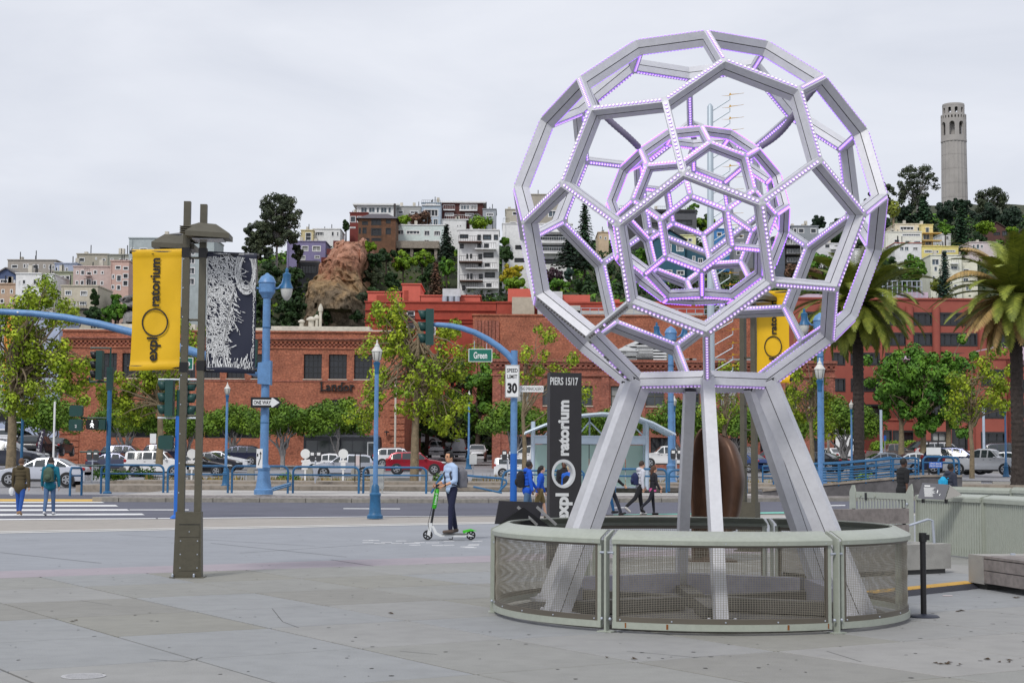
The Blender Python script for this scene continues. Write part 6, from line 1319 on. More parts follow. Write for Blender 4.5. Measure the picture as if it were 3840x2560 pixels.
H_(ZE,880,372,1100,650,298,(44,92,114),[(975,402,1005,452,2,'c'),(1038,405,1090,453,2,'c'),(1038,485,1090,515,2,'c'),(960,582,1010,612,2),(1040,585,1095,618,2)],'teal house with white windows seen through the sphere',name='hill_house',roof='gable',roofcol=(70,70,76))
H_(ZE,1100,440,1240,650,299,(40,84,104),[(1150,485,1172,530,1,'c'),(1190,500,1225,535,2)],'lower teal extension with side balcony',name='hill_house',roof='slab',roofcol=(70,70,76))
# --- right cluster
H_(ZF,135,150,285,340,318,(56,124,192),[(165,170,200,200),(230,165,262,200)],'bright blue house right of the teal one',name='hill_house')
H_(ZF,282,168,475,400,312,(126,128,136),[(290,184,352,214,2),(398,184,420,232,1),(330,240,356,262),(300,300,330,330)],'mid grey house with white-framed windows inside the sphere',name='hill_house')
H_(ZF,440,218,640,480,308,(88,96,112),[(568,262,590,308,1),(434,258,462,280,2),(520,265,550,305,1)],'slate blue house behind the right of the inner sphere',name='hill_house')
H_(ZF,685,128,876,215,345,(136,142,148),[(735,142,776,176,1),(820,142,862,178,1),(700,142,725,176,1)],'grey house with square windows at the right of the sphere',name='hill_house')
H_(ZF,640,205,750,420,322,(56,52,52),[(x,y,x+20,y+34,1,'c')for y in(222,285,345)for x in(654,678,700,724)],'black flats with white bay windows at the right of the sphere',name='hill_flats',balc=[(640,750,262),(640,750,325),(640,750,388)])
H_(ZF,745,250,1045,420,332,(206,206,210),[(920,252,958,282),(800,270,830,300),(985,255,1030,275,3),(750,265,775,300),(850,320,890,350)],'pale grey stepped house in the right of the sphere',name='hill_house',balc=[(960,1040,285,WHITE,1.0,WHITE)])
H_(ZF,1130,292,1300,420,336,(232,232,230),[(1195,312,1235,332,2),(1250,330,1285,350)],'white flat house behind the palm crown',name='hill_house')
H_(ZG,228,275,425,345,384,(240,206,178),[(262,290,365,318,4,'d'),(388,295,412,325,1,'b')],'peach top-floor flats below the tower',name='hill_flats')
H_(ZG,160,332,422,520,380,(240,230,202),[(278,342,415,363,8,'b'),(300,393,333,412,3,'b'),(363,393,415,416,4,'b'),(220,385,260,410,1,'d')],'cream flats with a row of small windows below the tower',name='hill_flats')
H_(ZG,420,280,505,460,382,(238,204,130),[(450,296,478,338,1,'b'),(430,345,480,388,2,'b'),(445,400,495,428,2,'b')],'ochre flats with glass balconies below the tower',name='hill_flats',balc=[(422,552,342,cm('ochre_slab',(222,186,110)),2.0),(422,552,397,cm('ochre_slab',(222,186,110)),2.0),(422,552,436,cm('ochre_slab',(222,186,110)),2.0)])
H_(ZG,225,414,420,540,370,(218,218,216),[(262,437,292,470,2,'b'),(297,437,328,470,2,'b'),(356,440,395,468,2,'c')],'white house with a red tile edge right of the palm',name='hill_house',cap=cm('tile_red',(178,92,76)))
H_(ZG,422,438,690,540,375,(240,206,116),[(440,462,500,486,4),(572,462,668,480,5),(520,465,545,486,2)],'bright yellow low house below the tower',name='hill_house')
H_(ZG,488,502,715,860,332,(230,222,200),[(495,527,552,575,2,'b'),(632,578,685,606,2,'b'),(650,650,678,680,1,'b'),(655,712,680,735,1,'b'),(512,582,538,620,1,'b'),(660,778,680,805,1,'b'),(500,650,520,690,1,'b')],'tall cream flats between the two palms',name='hill_flats',balc=[(630,685,560,WHITE,1.0)])
H_(ZG,712,545,830,860,334,(224,214,194),[(742,728,785,760,2,'b'),(725,600,770,630,2,'b'),(725,665,765,695,2,'b')],'cream wing of the flats behind the right palm',name='hill_flats')
H_(ZG,562,350,634,430,402,(226,228,232),[(597,360,620,388,2)],'small white cube house under the tall conifer',name='hill_house')
H_(ZG,770,408,970,510,382,(198,184,186),[(793,422,812,455,1,'b'),(820,420,845,455,1,'b'),(852,424,872,450,1,'b'),(915,420,950,440,2,'b')],'mauve house above the right palm',name='hill_house')
H_(ZG,872,322,1066,440,412,(92,58,52),[(947,332,995,355,3),(1010,320,1050,360,2)],'dark brown gabled chalet at the right of the hill',name='hill_house',roof='gable',roofcol=(70,56,54),frame_=FRD)
H_(ZG,1110,340,1200,440,415,(74,66,68),[(1130,360,1160,390)],'dark house at the right edge of the hill',name='hill_house',roof='gable',roofcol=(60,56,58),frame_=FRD)
# ---------------------------------------------------------------- cliff
CLF=bpy.data.materials.new('cliff_rock');CLF.use_nodes=True;nt=CLF.node_tree;b_=nt.nodes['Principled BSDF'];b_.inputs['Roughness'].default_value=.95;b_.inputs['Specular IOR Level'].default_value=.2
g=nt.nodes.new('ShaderNodeNewGeometry');n1=nt.nodes.new('ShaderNodeTexNoise');n1.inputs['Scale'].default_value=.16;n1.inputs['Detail'].default_value=9;n1.inputs['Distortion'].default_value=1.2;nt.links.new(g.outputs['Position'],n1.inputs['Vector'])
sx=nt.nodes.new('ShaderNodeSeparateXYZ');nt.links.new(g.outputs['Position'],sx.inputs[0]);mr=nt.nodes.new('ShaderNodeMapRange');zc0,zc1=at(1250,1240,285).z,at(1250,905,285).z;mr.inputs['From Min'].default_value=zc0;mr.inputs['From Max'].default_value=zc1;nt.links.new(sx.outputs['Z'],mr.inputs[0])
ad=nt.nodes.new('ShaderNodeMath');ad.operation='MULTIPLY_ADD';ad.inputs[1].default_value=.9;ad.inputs[2].default_value=-.45;nt.links.new(n1.outputs[0],ad.inputs[0]);a2=nt.nodes.new('ShaderNodeMath');nt.links.new(mr.outputs[0],a2.inputs[0]);nt.links.new(ad.outputs[0],a2.inputs[1])
r=nt.nodes.new('ShaderNodeValToRGB');cr=r.color_ramp;cr.elements[0].position=.05;cr.elements[0].color=(.18,.145,.105,1);cr.elements[1].position=1;cr.elements[1].color=(.68,.37,.26,1)
for p_,c_ in((.3,(.27,.20,.13)),(.45,(.52,.36,.20)),(.6,(.50,.25,.155)),(.8,(.58,.29,.19))):e_=cr.elements.new(p_);e_.color=(*c_,1)
nt.links.new(a2.outputs[0],r.inputs[0])
n2=nt.nodes.new('ShaderNodeTexNoise');n2.inputs['Scale'].default_value=.9;n2.inputs['Detail'].default_value=8;n2.inputs['Roughness'].default_value=.7;nt.links.new(g.outputs['Position'],n2.inputs['Vector']);r2=nt.nodes.new('ShaderNodeValToRGB');r2.color_ramp.elements[0].position=.35;r2.color_ramp.elements[0].color=(.5,.48,.46,1);r2.color_ramp.elements[1].position=.62;nt.links.new(n2.outputs[0],r2.inputs[0])
m5=nt.nodes.new('ShaderNodeMixRGB');m5.blend_type='MULTIPLY';m5.inputs[0].default_value=1;nt.links.new(r.outputs[0],m5.inputs[1]);nt.links.new(r2.outputs[0],m5.inputs[2]);nt.links.new(m5.outputs[0],b_.inputs['Base Color'])
bp=nt.nodes.new('ShaderNodeBump');bp.inputs['Strength'].default_value=1;bp.inputs['Distance'].default_value=1.0;nt.links.new(n2.outputs[0],bp.inputs['Height']);nt.links.new(bp.outputs[0],b_.inputs['Normal'])
def rock(name,Z,left,right,dep,label,m,bulge=9,nz=90,nx=80):
    """left/right: outline points (x, y) from top to bottom in the same rows; the mass bellies toward the viewer and runs back into the hill"""
    mb=MB();n=len(left)
    for j in range(nz+1):
        f=j/nz*(n-1);i0=min(int(f),n-2);t=f-i0
        xl,yl=[left[i0][k]+(left[i0+1][k]-left[i0][k])*t for k in(0,1)];xr,yr=[right[i0][k]+(right[i0+1][k]-right[i0][k])*t for k in(0,1)]
        for i in range(nx+1):
            u=i/nx;pxx,pyy=Z(xl+(xr-xl)*u,yl+(yr-yl)*u);Y=dep+14-bulge*.8*math.sin(math.pi*u)**.5-16*(j/nz)-10
            P=at(pxx,pyy,Y);q=P*.06
            dsp=2.6*noise.fractal(q,.9,2.1,4)-3.2*noise.ridged_multi_fractal(Vector((P.x*.09,P.y*.03,P.z*.055)),.9,2.2,6,1.0,2.0)-1.6*noise.cell(Vector((P.x*.22,0,P.z*.30)))+.5*noise.noise(P*.9)
            P.y+=dsp*1.5+5;P.x+=noise.noise(P*.2+Vector((7,0,0)))*.8;P.z+=noise.noise(P*.2+Vector((0,5,0)))*.9;mb.v.append(tuple(P))
    for j in range(nz):
        for i in range(nx):a=j*(nx+1)+i;mb.f.append((a,a+1,a+nx+2,a+nx+1));mb.m.append(0)
    # a back skin so that the mass is closed at the top and sides
    o=len(mb.v);top=[mb.v[i]for i in range(nx+1)]
    for p in top:mb.v.append((p[0],p[1]+22,p[2]-1))
    for i in range(nx):mb.f.append((i,o+i,o+i+1,i+1));mb.m.append(0)
    for col_ in(0,nx):
        o=len(mb.v)
        for j in range(nz+1):p=mb.v[j*(nx+1)+col_];mb.v.append((p[0],p[1]+22,p[2]))
        for j in range(nz):mb.f.append((j*(nx+1)+col_,(j+1)*(nx+1)+col_,o+j+1,o+j));mb.m.append(0)
    return tag(mb.build(name,m,smooth=None),label,'cliff')
rock('rock_cliff',ZA,[(935,560),(885,600),(830,700),(735,750),(685,850),(635,930),(610,1100),(590,1340)],[(1140,545),(1160,575),(1190,700),(1140,770),(1090,850),(1110,950),(1180,1120),(1200,1340)],292,'bare red and tan rock cliff below the brown shingled house',CLF)
rock('grey_outcrop',ZB,[(1150,600),(1140,700),(1145,830)],[(1420,560),(1420,700),(1420,830)],245,'grey rock face just left of the yellow banner',cm('grey_rock',(128,126,124),1.0,rough=1,var=.2,scale=.3,bump=1,bscale=2),bulge=4,nz=16,nx=20)
# ---------------------------------------------------------------- tower
TD=690.0;p=at(3580,760,TD);tz=at(3583,745,TD).z-25;R0=(3633-3534)/2/FPX*TD
TWM=cm('tower_concrete',(168,164,160),1.0,rough=.9,var=.06,scale=.08,grime=.08)
tw=thing('hilltop_tower','tall pale fluted concrete tower with arched openings on the hilltop','tower',(p.x,TD,tz));zt_=lambda y:at(3580,y,TD).z-tz
def flute(z0,z1,r0,r1,n=20,d=.045):
    b=MB();k=n*4
    for z,r in((z0,r0),(z1,r1)):
        for j in range(k):a=2*math.pi*j/k;q=r*(1-d*abs(math.sin(a*n/2)));b.v.append((q*math.cos(a),q*math.sin(a),z))
    for j in range(k):b.f.append((j,(j+1)%k,k+(j+1)%k,k+j));b.m.append(0)
    return b
h0,h1=zt_(780),zt_(532);lv=np.linspace(0,h1,9)
for a,b in zip(lv,lv[1:]):flute(a+.08,b,R0*(1.02-.08*a/h1),R0*(1.02-.08*b/h1)).build('shaft_lift',TWM,tw,smooth=30)
flute(0,h1,R0*.90,R0*.88).build('shaft_core',TWM,tw)
def drum(name,z0,z1,r,arches,na,aw,zs0,zs1,thick=.9):
    """ring of wall with tall arched openings"""
    b=MB();n=na;rr=r-thick
    for i in range(n):
        a0=2*math.pi*i/n;a1=2*math.pi*(i+1)/n;am=(a0+a1)/2;hw=(a1-a0)/2*aw
        def P(a,z,q):return(q*math.cos(a),q*math.sin(a),z)
        zsp=zs0+(zs1-zs0)*.78;arc_=[(am-hw*math.cos(t),zsp+(zs1-zsp)*math.sin(t))for t in np.linspace(0,math.pi,9)]
        for q in(r,rr):
            b.add([P(a0,z0,q),P(am-hw,z0,q),P(am-hw,z1,q),P(a0,z1,q)],[(0,1,2,3)]);b.add([P(am+hw,z0,q),P(a1,z0,q),P(a1,z1,q),P(am+hw,z1,q)],[(0,1,2,3)]);b.add([P(am-hw,z0,q),P(am+hw,z0,q),P(am+hw,zs0,q),P(am-hw,zs0,q)],[(0,1,2,3)])
            for(aa,za),(ab_,zb_)in zip(arc_,arc_[1:]):b.add([P(aa,za,q),P(ab_,zb_,q),P(ab_,z1,q),P(aa,z1,q)],[(0,1,2,3)])
        for s in(-1,1):b.add([P(am+s*hw,zs0,r),P(am+s*hw,zs0,rr),P(am+s*hw,zsp,rr),P(am+s*hw,zsp,r)],[(0,1,2,3)])
        for(aa,za),(ab_,zb_)in zip(arc_,arc_[1:]):b.add([P(aa,za,r),P(ab_,zb_,r),P(ab_,zb_,rr),P(aa,za,rr)],[(0,1,2,3)])
        b.add([P(am-hw,zs0,r),P(am+hw,zs0,r),P(am+hw,zs0,rr),P(am-hw,zs0,rr)],[(0,1,2,3)])
    o=b.build(name,TWM,tw);return o
MB().lathe([(R0*.97,h1-.3),(R0*.97,h1+.5),(.01,h1+.5)],40).build('ledge',TWM,tw)
drum('arcade',h1+.4,zt_(452),R0*.955,8,8,.55,zt_(512),zt_(462));drum('small_arcade',zt_(452),zt_(436),R0*.955,24,24,.45,zt_(449),zt_(439),.6)
MB().lathe([(R0*.955,zt_(436)),(R0*.955,zt_(434)),(.01,zt_(434))],40).build('ledge',TWM,tw);MB().lathe([(R0*.955,zt_(453)),(R0*.3,zt_(452.5))],40,caps=False).build('gallery_floor',TWM,tw);MB().tube([(0,0,h1),(0,0,zt_(437))],R0*.42,16).build('inner_core',TWM,tw)
drum('crown_arcade',zt_(434),zt_(400),R0*.83,10,10,.46,zt_(429),zt_(408),.7);MB().lathe([(R0*.84,zt_(400)),(R0*.82,zt_(393)),(R0*.70,zt_(392)),(R0*.70,zt_(400))],40).build('crown_ring',TWM,tw)
# ================================================================= TREES AND PLANTS
def leafm(name,c1,c2,isl=.35,scale=.5):
    m=mat(name,s2l(c1),rough=.6,col2=s2l(c2),scale=scale,island=isl,spec=.3);return m
LF_FIC=leafm('ficus_leaf',(112,142,42),(62,98,30));LF_PLN=leafm('plane_leaf',(164,180,46),(104,138,36),.45);LF_DK=leafm('dark_leaf',(56,82,42),(30,54,30));LF_EUC=leafm('eucalyptus_leaf',(80,90,66),(40,52,40));LF_CON=leafm('conifer_leaf',(54,84,56),(30,54,40));LF_BR=leafm('bright_leaf',(132,160,40),(84,124,32));LF_YEL=leafm('yellow_leaf',(206,178,44),(140,148,40));LF_GRN=leafm('maple_leaf',(104,146,46),(56,102,34),.4);LF_RUS=leafm('bronze_leaf',(128,92,74),(84,70,60));LF_CYP=leafm('cypress_leaf',(44,66,48),(26,42,34));LF_CED=leafm('cedar_leaf',(70,98,88),(44,68,62));LF_PUR=leafm('purple_leaf',(86,66,76),(58,46,58))
BK_W=cm('pale_bark',(172,168,166),rough=.9,var=.15,scale=4,grime=.2);BK_P=cm('plane_bark',(150,134,108),rough=.9,var=.2,scale=5,grime=.3);BK_D=cm('dark_bark',(74,64,56),rough=.95,var=.2,scale=4);BK_PALM=cm('palm_bark',(72,64,60),rough=.95,var=.25,scale=6,grime=.35,bump=1,bscale=8)
def leaf(mb,c,nrm,s,Q,asp=.62,mi=0):
    n=Vector(nrm);n=n.normalized()if n.length>1e-6 else Vector((0,0,1));t=n.cross(Vector((Q.uniform(-1,1),Q.uniform(-1,1),Q.uniform(-1,1))))
    t=t.normalized()if t.length>1e-4 else n.orthogonal().normalized();b=n.cross(t);c=Vector(c);h=s*asp
    mb.add([c-t*s*.5,c-b*h*.5+n*s*.08,c+t*s*.5,c+b*h*.5+n*s*.08],[(0,1,2,3)],mi)
def clump(mb,c,r,n,s,Q,mi=0,flat=1.0,fill=.35):
    for _ in range(n):
        d=Vector((Q.gauss(0,1),Q.gauss(0,1),Q.gauss(0,1)));d=d.normalized()if d.length>1e-6 else Vector((0,0,1));k=1-fill*Q.random()**1.5
        p=Vector((c[0]+d.x*r*k,c[1]+d.y*r*k,c[2]+d.z*r*k*flat));leaf(mb,p,d+Vector((Q.uniform(-.5,.5),Q.uniform(-.5,.5),Q.uniform(-.2,.7))),s*Q.uniform(.7,1.3),Q,mi=mi)
def branches(b,base,tips,r0,Q,wob=.12,n=7):
    for tp in tips:
        a=Vector(base);c=Vector(tp);pts=[];ln=(c-a).length
        for i in range(7):
            t=i/6;p=a.lerp(c,t);p.z+=math.sin(math.pi*t)*ln*.08;p+=Vector((Q.uniform(-1,1),Q.uniform(-1,1),0))*wob*ln*.25*math.sin(math.pi*t);pts.append(p)
        b.tube(pts,[r0*(1-.8*i/6)for i in range(7)],n,caps=False)
def ficus(seed):
    Q=random.Random(seed);t=thing('ficus_tree','x','tree',(0,0,0),0,'clipped ficus trees along the brick frontages');tr=MB();cr=MB();H=5.9;W=2.9
    k=Q.randrange(4,7);tr.tube([(0,0,-.2),(0,0,.5),(0,0,1.0)],[.24,.2,.2],9,caps=False)
    tips=[]
    for i in range(k*2):
        a=2*math.pi*i/(k*2)+Q.uniform(-.3,.3);rr=Q.uniform(.5,1.7);tips.append((rr*math.cos(a),rr*math.sin(a),Q.uniform(2.9,3.9)))
    for i,tp in enumerate(tips):branches(tr,(0.08*math.cos(i),.08*math.sin(i),.8+.12*(i%4)),[tp],.115,Q,.3)
    for i in range(66):
        a=Q.uniform(0,6.28);rr=W*math.sqrt(Q.random());z=2.85+(H-2.85)*(.12+.75*Q.random())*(1-.55*(rr/W)**2.2);clump(cr,(rr*math.cos(a)*.9,rr*math.sin(a)*.9,z),Q.uniform(.55,.9),100,.25,Q,flat=.8)
    tr.build('trunk',BK_W,t,smooth=60);cr.build('crown',LF_FIC,t,fix=False);return t
fics=[ficus(s)for s in(2,7,12)];fk=[kids_of(f)for f in fics];used=set()
flist=[(470,1690,146,1.08,'round clipped ficus with white stems right of the walking-figure signal'),(872,1690,146,1.0,'clipped ficus behind the lamp right of the olive mast'),(1060,1735,141,1.05,'clipped ficus just right of the tall two-armed lamp'),(1262,1725,141,1.08,'clipped ficus in front of the brick arch, above the bus'),(1930,1702,138,1.05,'clipped ficus right of the side street, behind the speed sign pole'),(165,1690,140,1.12,'clipped ficus behind the purple feather flag at the left'),(700,1690,146,.95,'clipped ficus between the mast posts and the lamp behind'),(2120,1705,139,1.0,'clipped ficus behind the pier sign'),(2310,1705,140,1.0,'clipped ficus above the tram shelter roof'),(2560,1705,140,1.1,'clipped ficus seen between the sphere legs'),(2760,1705,140,1.0,'clipped ficus right of the bronze blades, behind the far mast'),(3165,1722,130,1.1,'clipped ficus at the corner, left of the nearer palm trunk'),(2920,1710,140,.95,'clipped ficus behind the right sphere legs')]
for i,(px,py,dep,sc_,lab)in enumerate(flist):
    p=at(px,py,dep);k=i%3;loc=(p.x,dep,zg(dep)+.1)
    if k not in used:used.add(k);f=fics[k];f.location=loc;f['label']=lab;f.scale=(sc_,)*3;f.rotation_euler.z=i*1.3
    else:clone(fics[k],fk[k],loc,i*1.3,lab,sc_)
def plane(label,px,py_base,dep,blobs,lm,seed,nl=60,leafs=.215,bark=BK_P,r0=.2,name='plane_tree',group='young plane trees along the street',zbase=None,dens=1.0,fork=.42):
    """blobs: (px, py, radius m, share) clumps of foliage measured on the tree"""
    Q=random.Random(seed);p0=at(px,py_base,dep);zb=p0.z if zbase is None else zbase;t=thing(name,label,'tree',(p0.x,dep,zb),0,group);tr=MB();cr=MB()
    B_=[]
    for(bx,by,r,sh)in blobs:
        q=at(bx,by,dep);n=max(1,int(sh))
        for i in range(n):B_.append((Vector((q.x-p0.x+Q.gauss(0,r*.55),Q.gauss(0,max(r,1.0)*.8),q.z-zb+Q.gauss(0,r*.45))),r))
    top=max(b[0].z for b in B_);fk_=Vector((Q.uniform(-.1,.1),0,top*fork));tr.tube([(0,0,-.1),(0.03,0,top*fork*.5),fk_,fk_+Vector((.1,0,top*.2)),Vector((.15,.1,top*.85))],[r0,r0*.8,r0*.62,r0*.45,r0*.12],8,caps=False)
    for c,r in B_:
        s0=fk_+Vector((.1,0,Q.uniform(-.1,.35)*top))if Q.random()<.7 else fk_
        branches(tr,s0,[c+Vector((0,0,-.1))],r0*.28,Q,.25,5);clump(cr,c,Q.uniform(.35,.62)*(1 if r<1.5 else 1.25),int(nl*dens*Q.uniform(.7,1.7)*1.15),leafs,Q,fill=.6)
        for _ in range(2):branches(tr,c,[c+Vector((Q.uniform(-.6,.6),Q.uniform(-.6,.6),Q.uniform(-.2,.7)))],r0*.08,Q,.2,4)
    tr.build('trunk',bark,t,smooth=60);cr.build('crown',lm,t,fix=False);return t
plane('tall leafy plane tree with thin twigs at the left edge',40,1753,88,[(60,1130,1.0,6),(170,1090,.9,8),(20,1220,1.2,8),(200,1200,1.0,6),(120,1290,1.5,14),(230,1330,1.1,10),(40,1370,1.3,10),(260,1430,1.1,10),(130,1440,1.6,14),(60,1500,1.2,8),(240,1160,.6,3),(290,1380,.8,5)],LF_PLN,3,nl=75,r0=.3)
plane('leafy plane tree between the signals and the yellow banner',597,1735,92,[(500,1440,1.0,8),(560,1470,1.1,10),(400,1500,.9,7),(620,1430,.9,7),(650,1370,.7,5),(480,1530,1.0,8),(705,1230,.6,4),(712,1290,.5,3)],LF_PLN,5,nl=75,r0=.22)
plane('tall plane tree with a pale spotted trunk left of the side street',1553,1806,93,[(1460,1180,.9,12),(1440,1290,.9,10),(1500,1240,.8,8),(1690,1250,.7,7),(1600,1400,1.5,14),(1480,1420,1.0,7),(1700,1370,1.1,10),(1420,1500,.9,6),(1560,1500,1.5,12),(1690,1500,1.2,10),(1760,1320,.5,4),(1370,1560,.8,5),(1650,1580,1.0,6)],LF_PLN,8,nl=62,r0=.27,fork=.5)
plane('thin sparse plane sapling beside the pier sign',1965,1790,95,[(2040,1250,.5,3),(1980,1330,.6,3),(2060,1360,.6,3),(1990,1420,.6,3),(2140,1340,.4,2),(2110,1410,.5,3),(1930,1400,.5,2),(2190,1460,.4,2)],LF_PLN,9,nl=48,r0=.16)
plane('sparse plane tree seen right of the front sphere leg',2717,1780,110,[(2720,1420,.7,4),(2690,1480,.7,4),(2760,1500,.8,5),(2700,1560,.7,4),(2780,1440,.6,3),(2750,1380,.6,3),(2665,1530,.5,2)],LF_PLN,10,nl=50,r0=.2)
plane('plane tree before the right end of the red brick office',3045,1780,110,[(3000,1480,.9,6),(3060,1440,.8,6),(3010,1560,.8,6),(3080,1520,.8,5),(2980,1420,.7,4),(3070,1340,.6,4),(3090,1600,.6,4),(2940,1500,.6,3)],LF_PLN,11,nl=55,r0=.2)
plane('sparse plane sapling before the terracotta wing, left of the right palm',3645,1787,104,[(3610,1430,.7,5),(3680,1420,.7,5),(3590,1480,.6,5),(3760,1460,.6,5),(3700,1500,.6,4),(3640,1530,.6,4),(3770,1520,.5,4),(3570,1560,.6,5),(3755,1310,.35,2),(3690,1380,.6,4),(3800,1400,.4,2)],LF_PLN,13,nl=55,r0=.18)
for i,(px,bl)in enumerate(((3380,[(3340,1400,1.6,12),(3400,1440,1.6,12),(3320,1490,1.4,10),(3390,1540,1.4,9)]),(3462,[(3470,1380,1.8,16),(3440,1470,1.7,13),(3520,1460,1.6,12),(3470,1560,1.4,10)]),(3557,[(3590,1370,1.3,10),(3540,1440,1.5,12),(3600,1490,1.3,8),(3560,1570,1.4,9),(3620,1560,1.0,6)]))):
    plane('full green street tree before the terracotta offices, %s of three'%['left','middle','right'][i],px,1700,126,bl,LF_GRN,20+i,nl=120,leafs=.30,r0=.26,name='street_tree',group='green street trees before the offices',fork=.36)
for i,(px,dep,bl,lm)in enumerate(((1600,178,[(1590,1440,1.8,10),(1620,1540,1.6,9),(1560,1580,1.4,6)],LF_DK),(1690,190,[(1680,1400,2.4,14),(1760,1380,2.2,12),(1720,1500,2.0,10),(1650,1560,1.6,7)],LF_DK),(1790,172,[(1810,1460,1.8,12),(1790,1550,1.7,10),(1830,1400,1.5,9)],LF_GRN),(1660,176,[(1650,1600,1.2,6),(1690,1620,1.0,4)],LF_DK))):
    plane('dark leafy tree shading the side street, %s'%['nearest the brick corner','in the middle with the widest crown','bright green on the right side','low crown behind the pickup'][i],px,1705,dep,bl,lm,40+i,nl=130,leafs=.42,bark=BK_D,r0=.32,name='street_tree',group='trees in the side street',fork=.34)
# ---------------------------------------------------------------- palms
FRG=leafm('palm_green',(144,152,62),(92,106,42),.3,1.2);FRD_=leafm('palm_dry',(176,152,104),(140,112,66),.3,1.2)
def palm(label,px,py_base,dep,py_crown,R_,seed,nf=80,dry=.1):
    Q=random.Random(seed);p0=at(px,py_base,dep);H=at(px,py_crown,dep).z-p0.z;t=thing('palm_tree',label,'palm tree',(p0.x,dep,p0.z),0,'date palms at the right');b=MB();n=16;rows_=int(H/.16)
    for j in range(rows_+1):
        z=H*j/rows_;f=j/rows_;r=.36*(1.25-.35*min(1,f*6))*(1+.06*math.sin(f*3))+(.035 if j%2 else 0);r+=.12*max(0,(f-.88)/.12)
        for i in range(n):a=2*math.pi*(i+.5*(j%2))/n;q=r*(1+.05*Q.uniform(-1,1));b.v.append((q*math.cos(a),q*math.sin(a),z))
    for j in range(rows_):
        for i in range(n):b.f.append((j*n+i,j*n+(i+1)%n,(j+1)*n+(i+1)%n,(j+1)*n+i));b.m.append(0)
    b.build('trunk',BK_PALM,t,smooth=25);cr=MB();dr=MB()
    for k in range(nf):
        u=k/nf;az=k*2.39996+Q.uniform(-.2,.2);el=math.radians(84-138*u**.95+Q.uniform(-7,7));Ln=R_*Q.uniform(.85,1.1)*(.72+.28*math.sin(math.pi*min(1,u+.25)));isdry=Q.random()<dry*(2.4 if u>.55 else .25);tgt=dr if isdry else cr
        d=Vector((math.cos(az),math.sin(az),0));p=Vector((0,0,H))+d*.25;ang=el;N_=18;pts=[p.copy()];drop=math.radians(Q.uniform(58,92))*(1.0 if el>0 else .62)
        for i in range(N_):ang-=drop/N_*(.5+1.0*i/N_);p=p+(d*math.cos(ang)+Vector((0,0,math.sin(ang))))*(Ln/N_);pts.append(p.copy())
        tgt.tube(pts,[.045*(1-.85*i/N_)for i in range(N_+1)],4,caps=False);side=d.cross(Vector((0,0,1)))
        for i in range(1,N_+1):
            T_=(pts[i]-pts[i-1]).normalized();up=side.cross(T_).normalized();w_=(Ln*.155)*math.sin(math.pi*min(.98,(i/N_)*.93+.06))**.55
            for q in range(4):
                c=pts[i-1].lerp(pts[i],(q+.5)/4)
                for s in(-1,1):
                    e=c+(side*s*.80+T_*.62+up*(.18 if not isdry else-.35)+Vector((0,0,-.16))).normalized()*w_*Q.uniform(.85,1.1);wd=T_*.048
                    tgt.add([c-wd,c+wd,e+wd*.25+Vector((0,0,-.04*w_)),e-wd*.25+Vector((0,0,-.04*w_))],[(0,1,2,3)])
    cr.build('fronds',FRG,t,fix=False)
    if dr.v:dr.build('dry_fronds',FRD_,t,fix=False)
    c2=MB();clump(c2,(0,0,H-.2),.6,160,.35,Q,flat=1.2);c2.build('crown_shaft',cm('palm_core',(110,92,62),rough=.9),t,fix=False);return t
palm('tall date palm with a full green crown, just right of the sphere',3222,1797,105,1138,5.4,4,104,.02)
palm('date palm with brown hanging fronds at the right edge',3820,1830,92,1110,5.0,9,100,.26)
# ---------------------------------------------------------------- hill trees
def blob(name,label,Z,x0,y0,x1,y1,dep,lm,nc=26,s=.55,nl=70,stem=None,bark=BK_D,group='trees on the hill',seed=None,cat='tree',domes=False,extra=2.0):
    Q=random.Random(seed if seed is not None else hash((x0,y0,dep))%9999);A_,B_=at(*Z(x0,y1),dep),at(*Z(x1,y0),dep);cx,w_,h_=(A_.x+B_.x)/2,(B_.x-A_.x)/2,(B_.z-A_.z);zb=at(*Z(x0,stem),dep).z if stem else A_.z-extra
    t=thing(name,label,cat,(cx,dep,zb),0,group);cr=MB();tr=MB();tips=[]
    for i in range(nc):
        d=Vector((Q.gauss(0,1),Q.gauss(0,1),Q.gauss(0,1))).normalized()*Q.random()**.45;c=Vector((d.x*w_*.80,d.y*w_*.8,A_.z-zb+h_*(.5+d.z*.42)));r=min(w_,h_)*Q.uniform(.16,.30)*(1.25 if nc<16 else 1)
        if domes:r*=.92;c.z=A_.z-zb+h_*(.12+.80*((i+.5)/nc));lim=w_*(.95 if i<nc*.6 else .95*math.sqrt(max(.05,1-((i/nc-.6)/.42)**2)));a=Q.uniform(0,6.28);rr=lim*math.sqrt(Q.random())*.9;c.x=rr*math.cos(a);c.y=rr*math.sin(a)
        clump(cr,c,r,nl,s,Q,flat=.72 if domes else .9,fill=.5);tips.append(c)
    tr.tube([(0,0,-1),(0,0,(A_.z-zb)+h_*.45)],[max(.2,w_*.06),max(.1,w_*.03)],7,caps=False);branches(tr,(0,0,(A_.z-zb)+h_*.1),tips[::2],max(.1,w_*.025),Q,.2,5)
    tr.build('trunk' if cat=='tree' else 'stems',bark,t,smooth=60);cr.build('crown' if cat=='tree' else 'foliage',lm,t,fix=False);return t
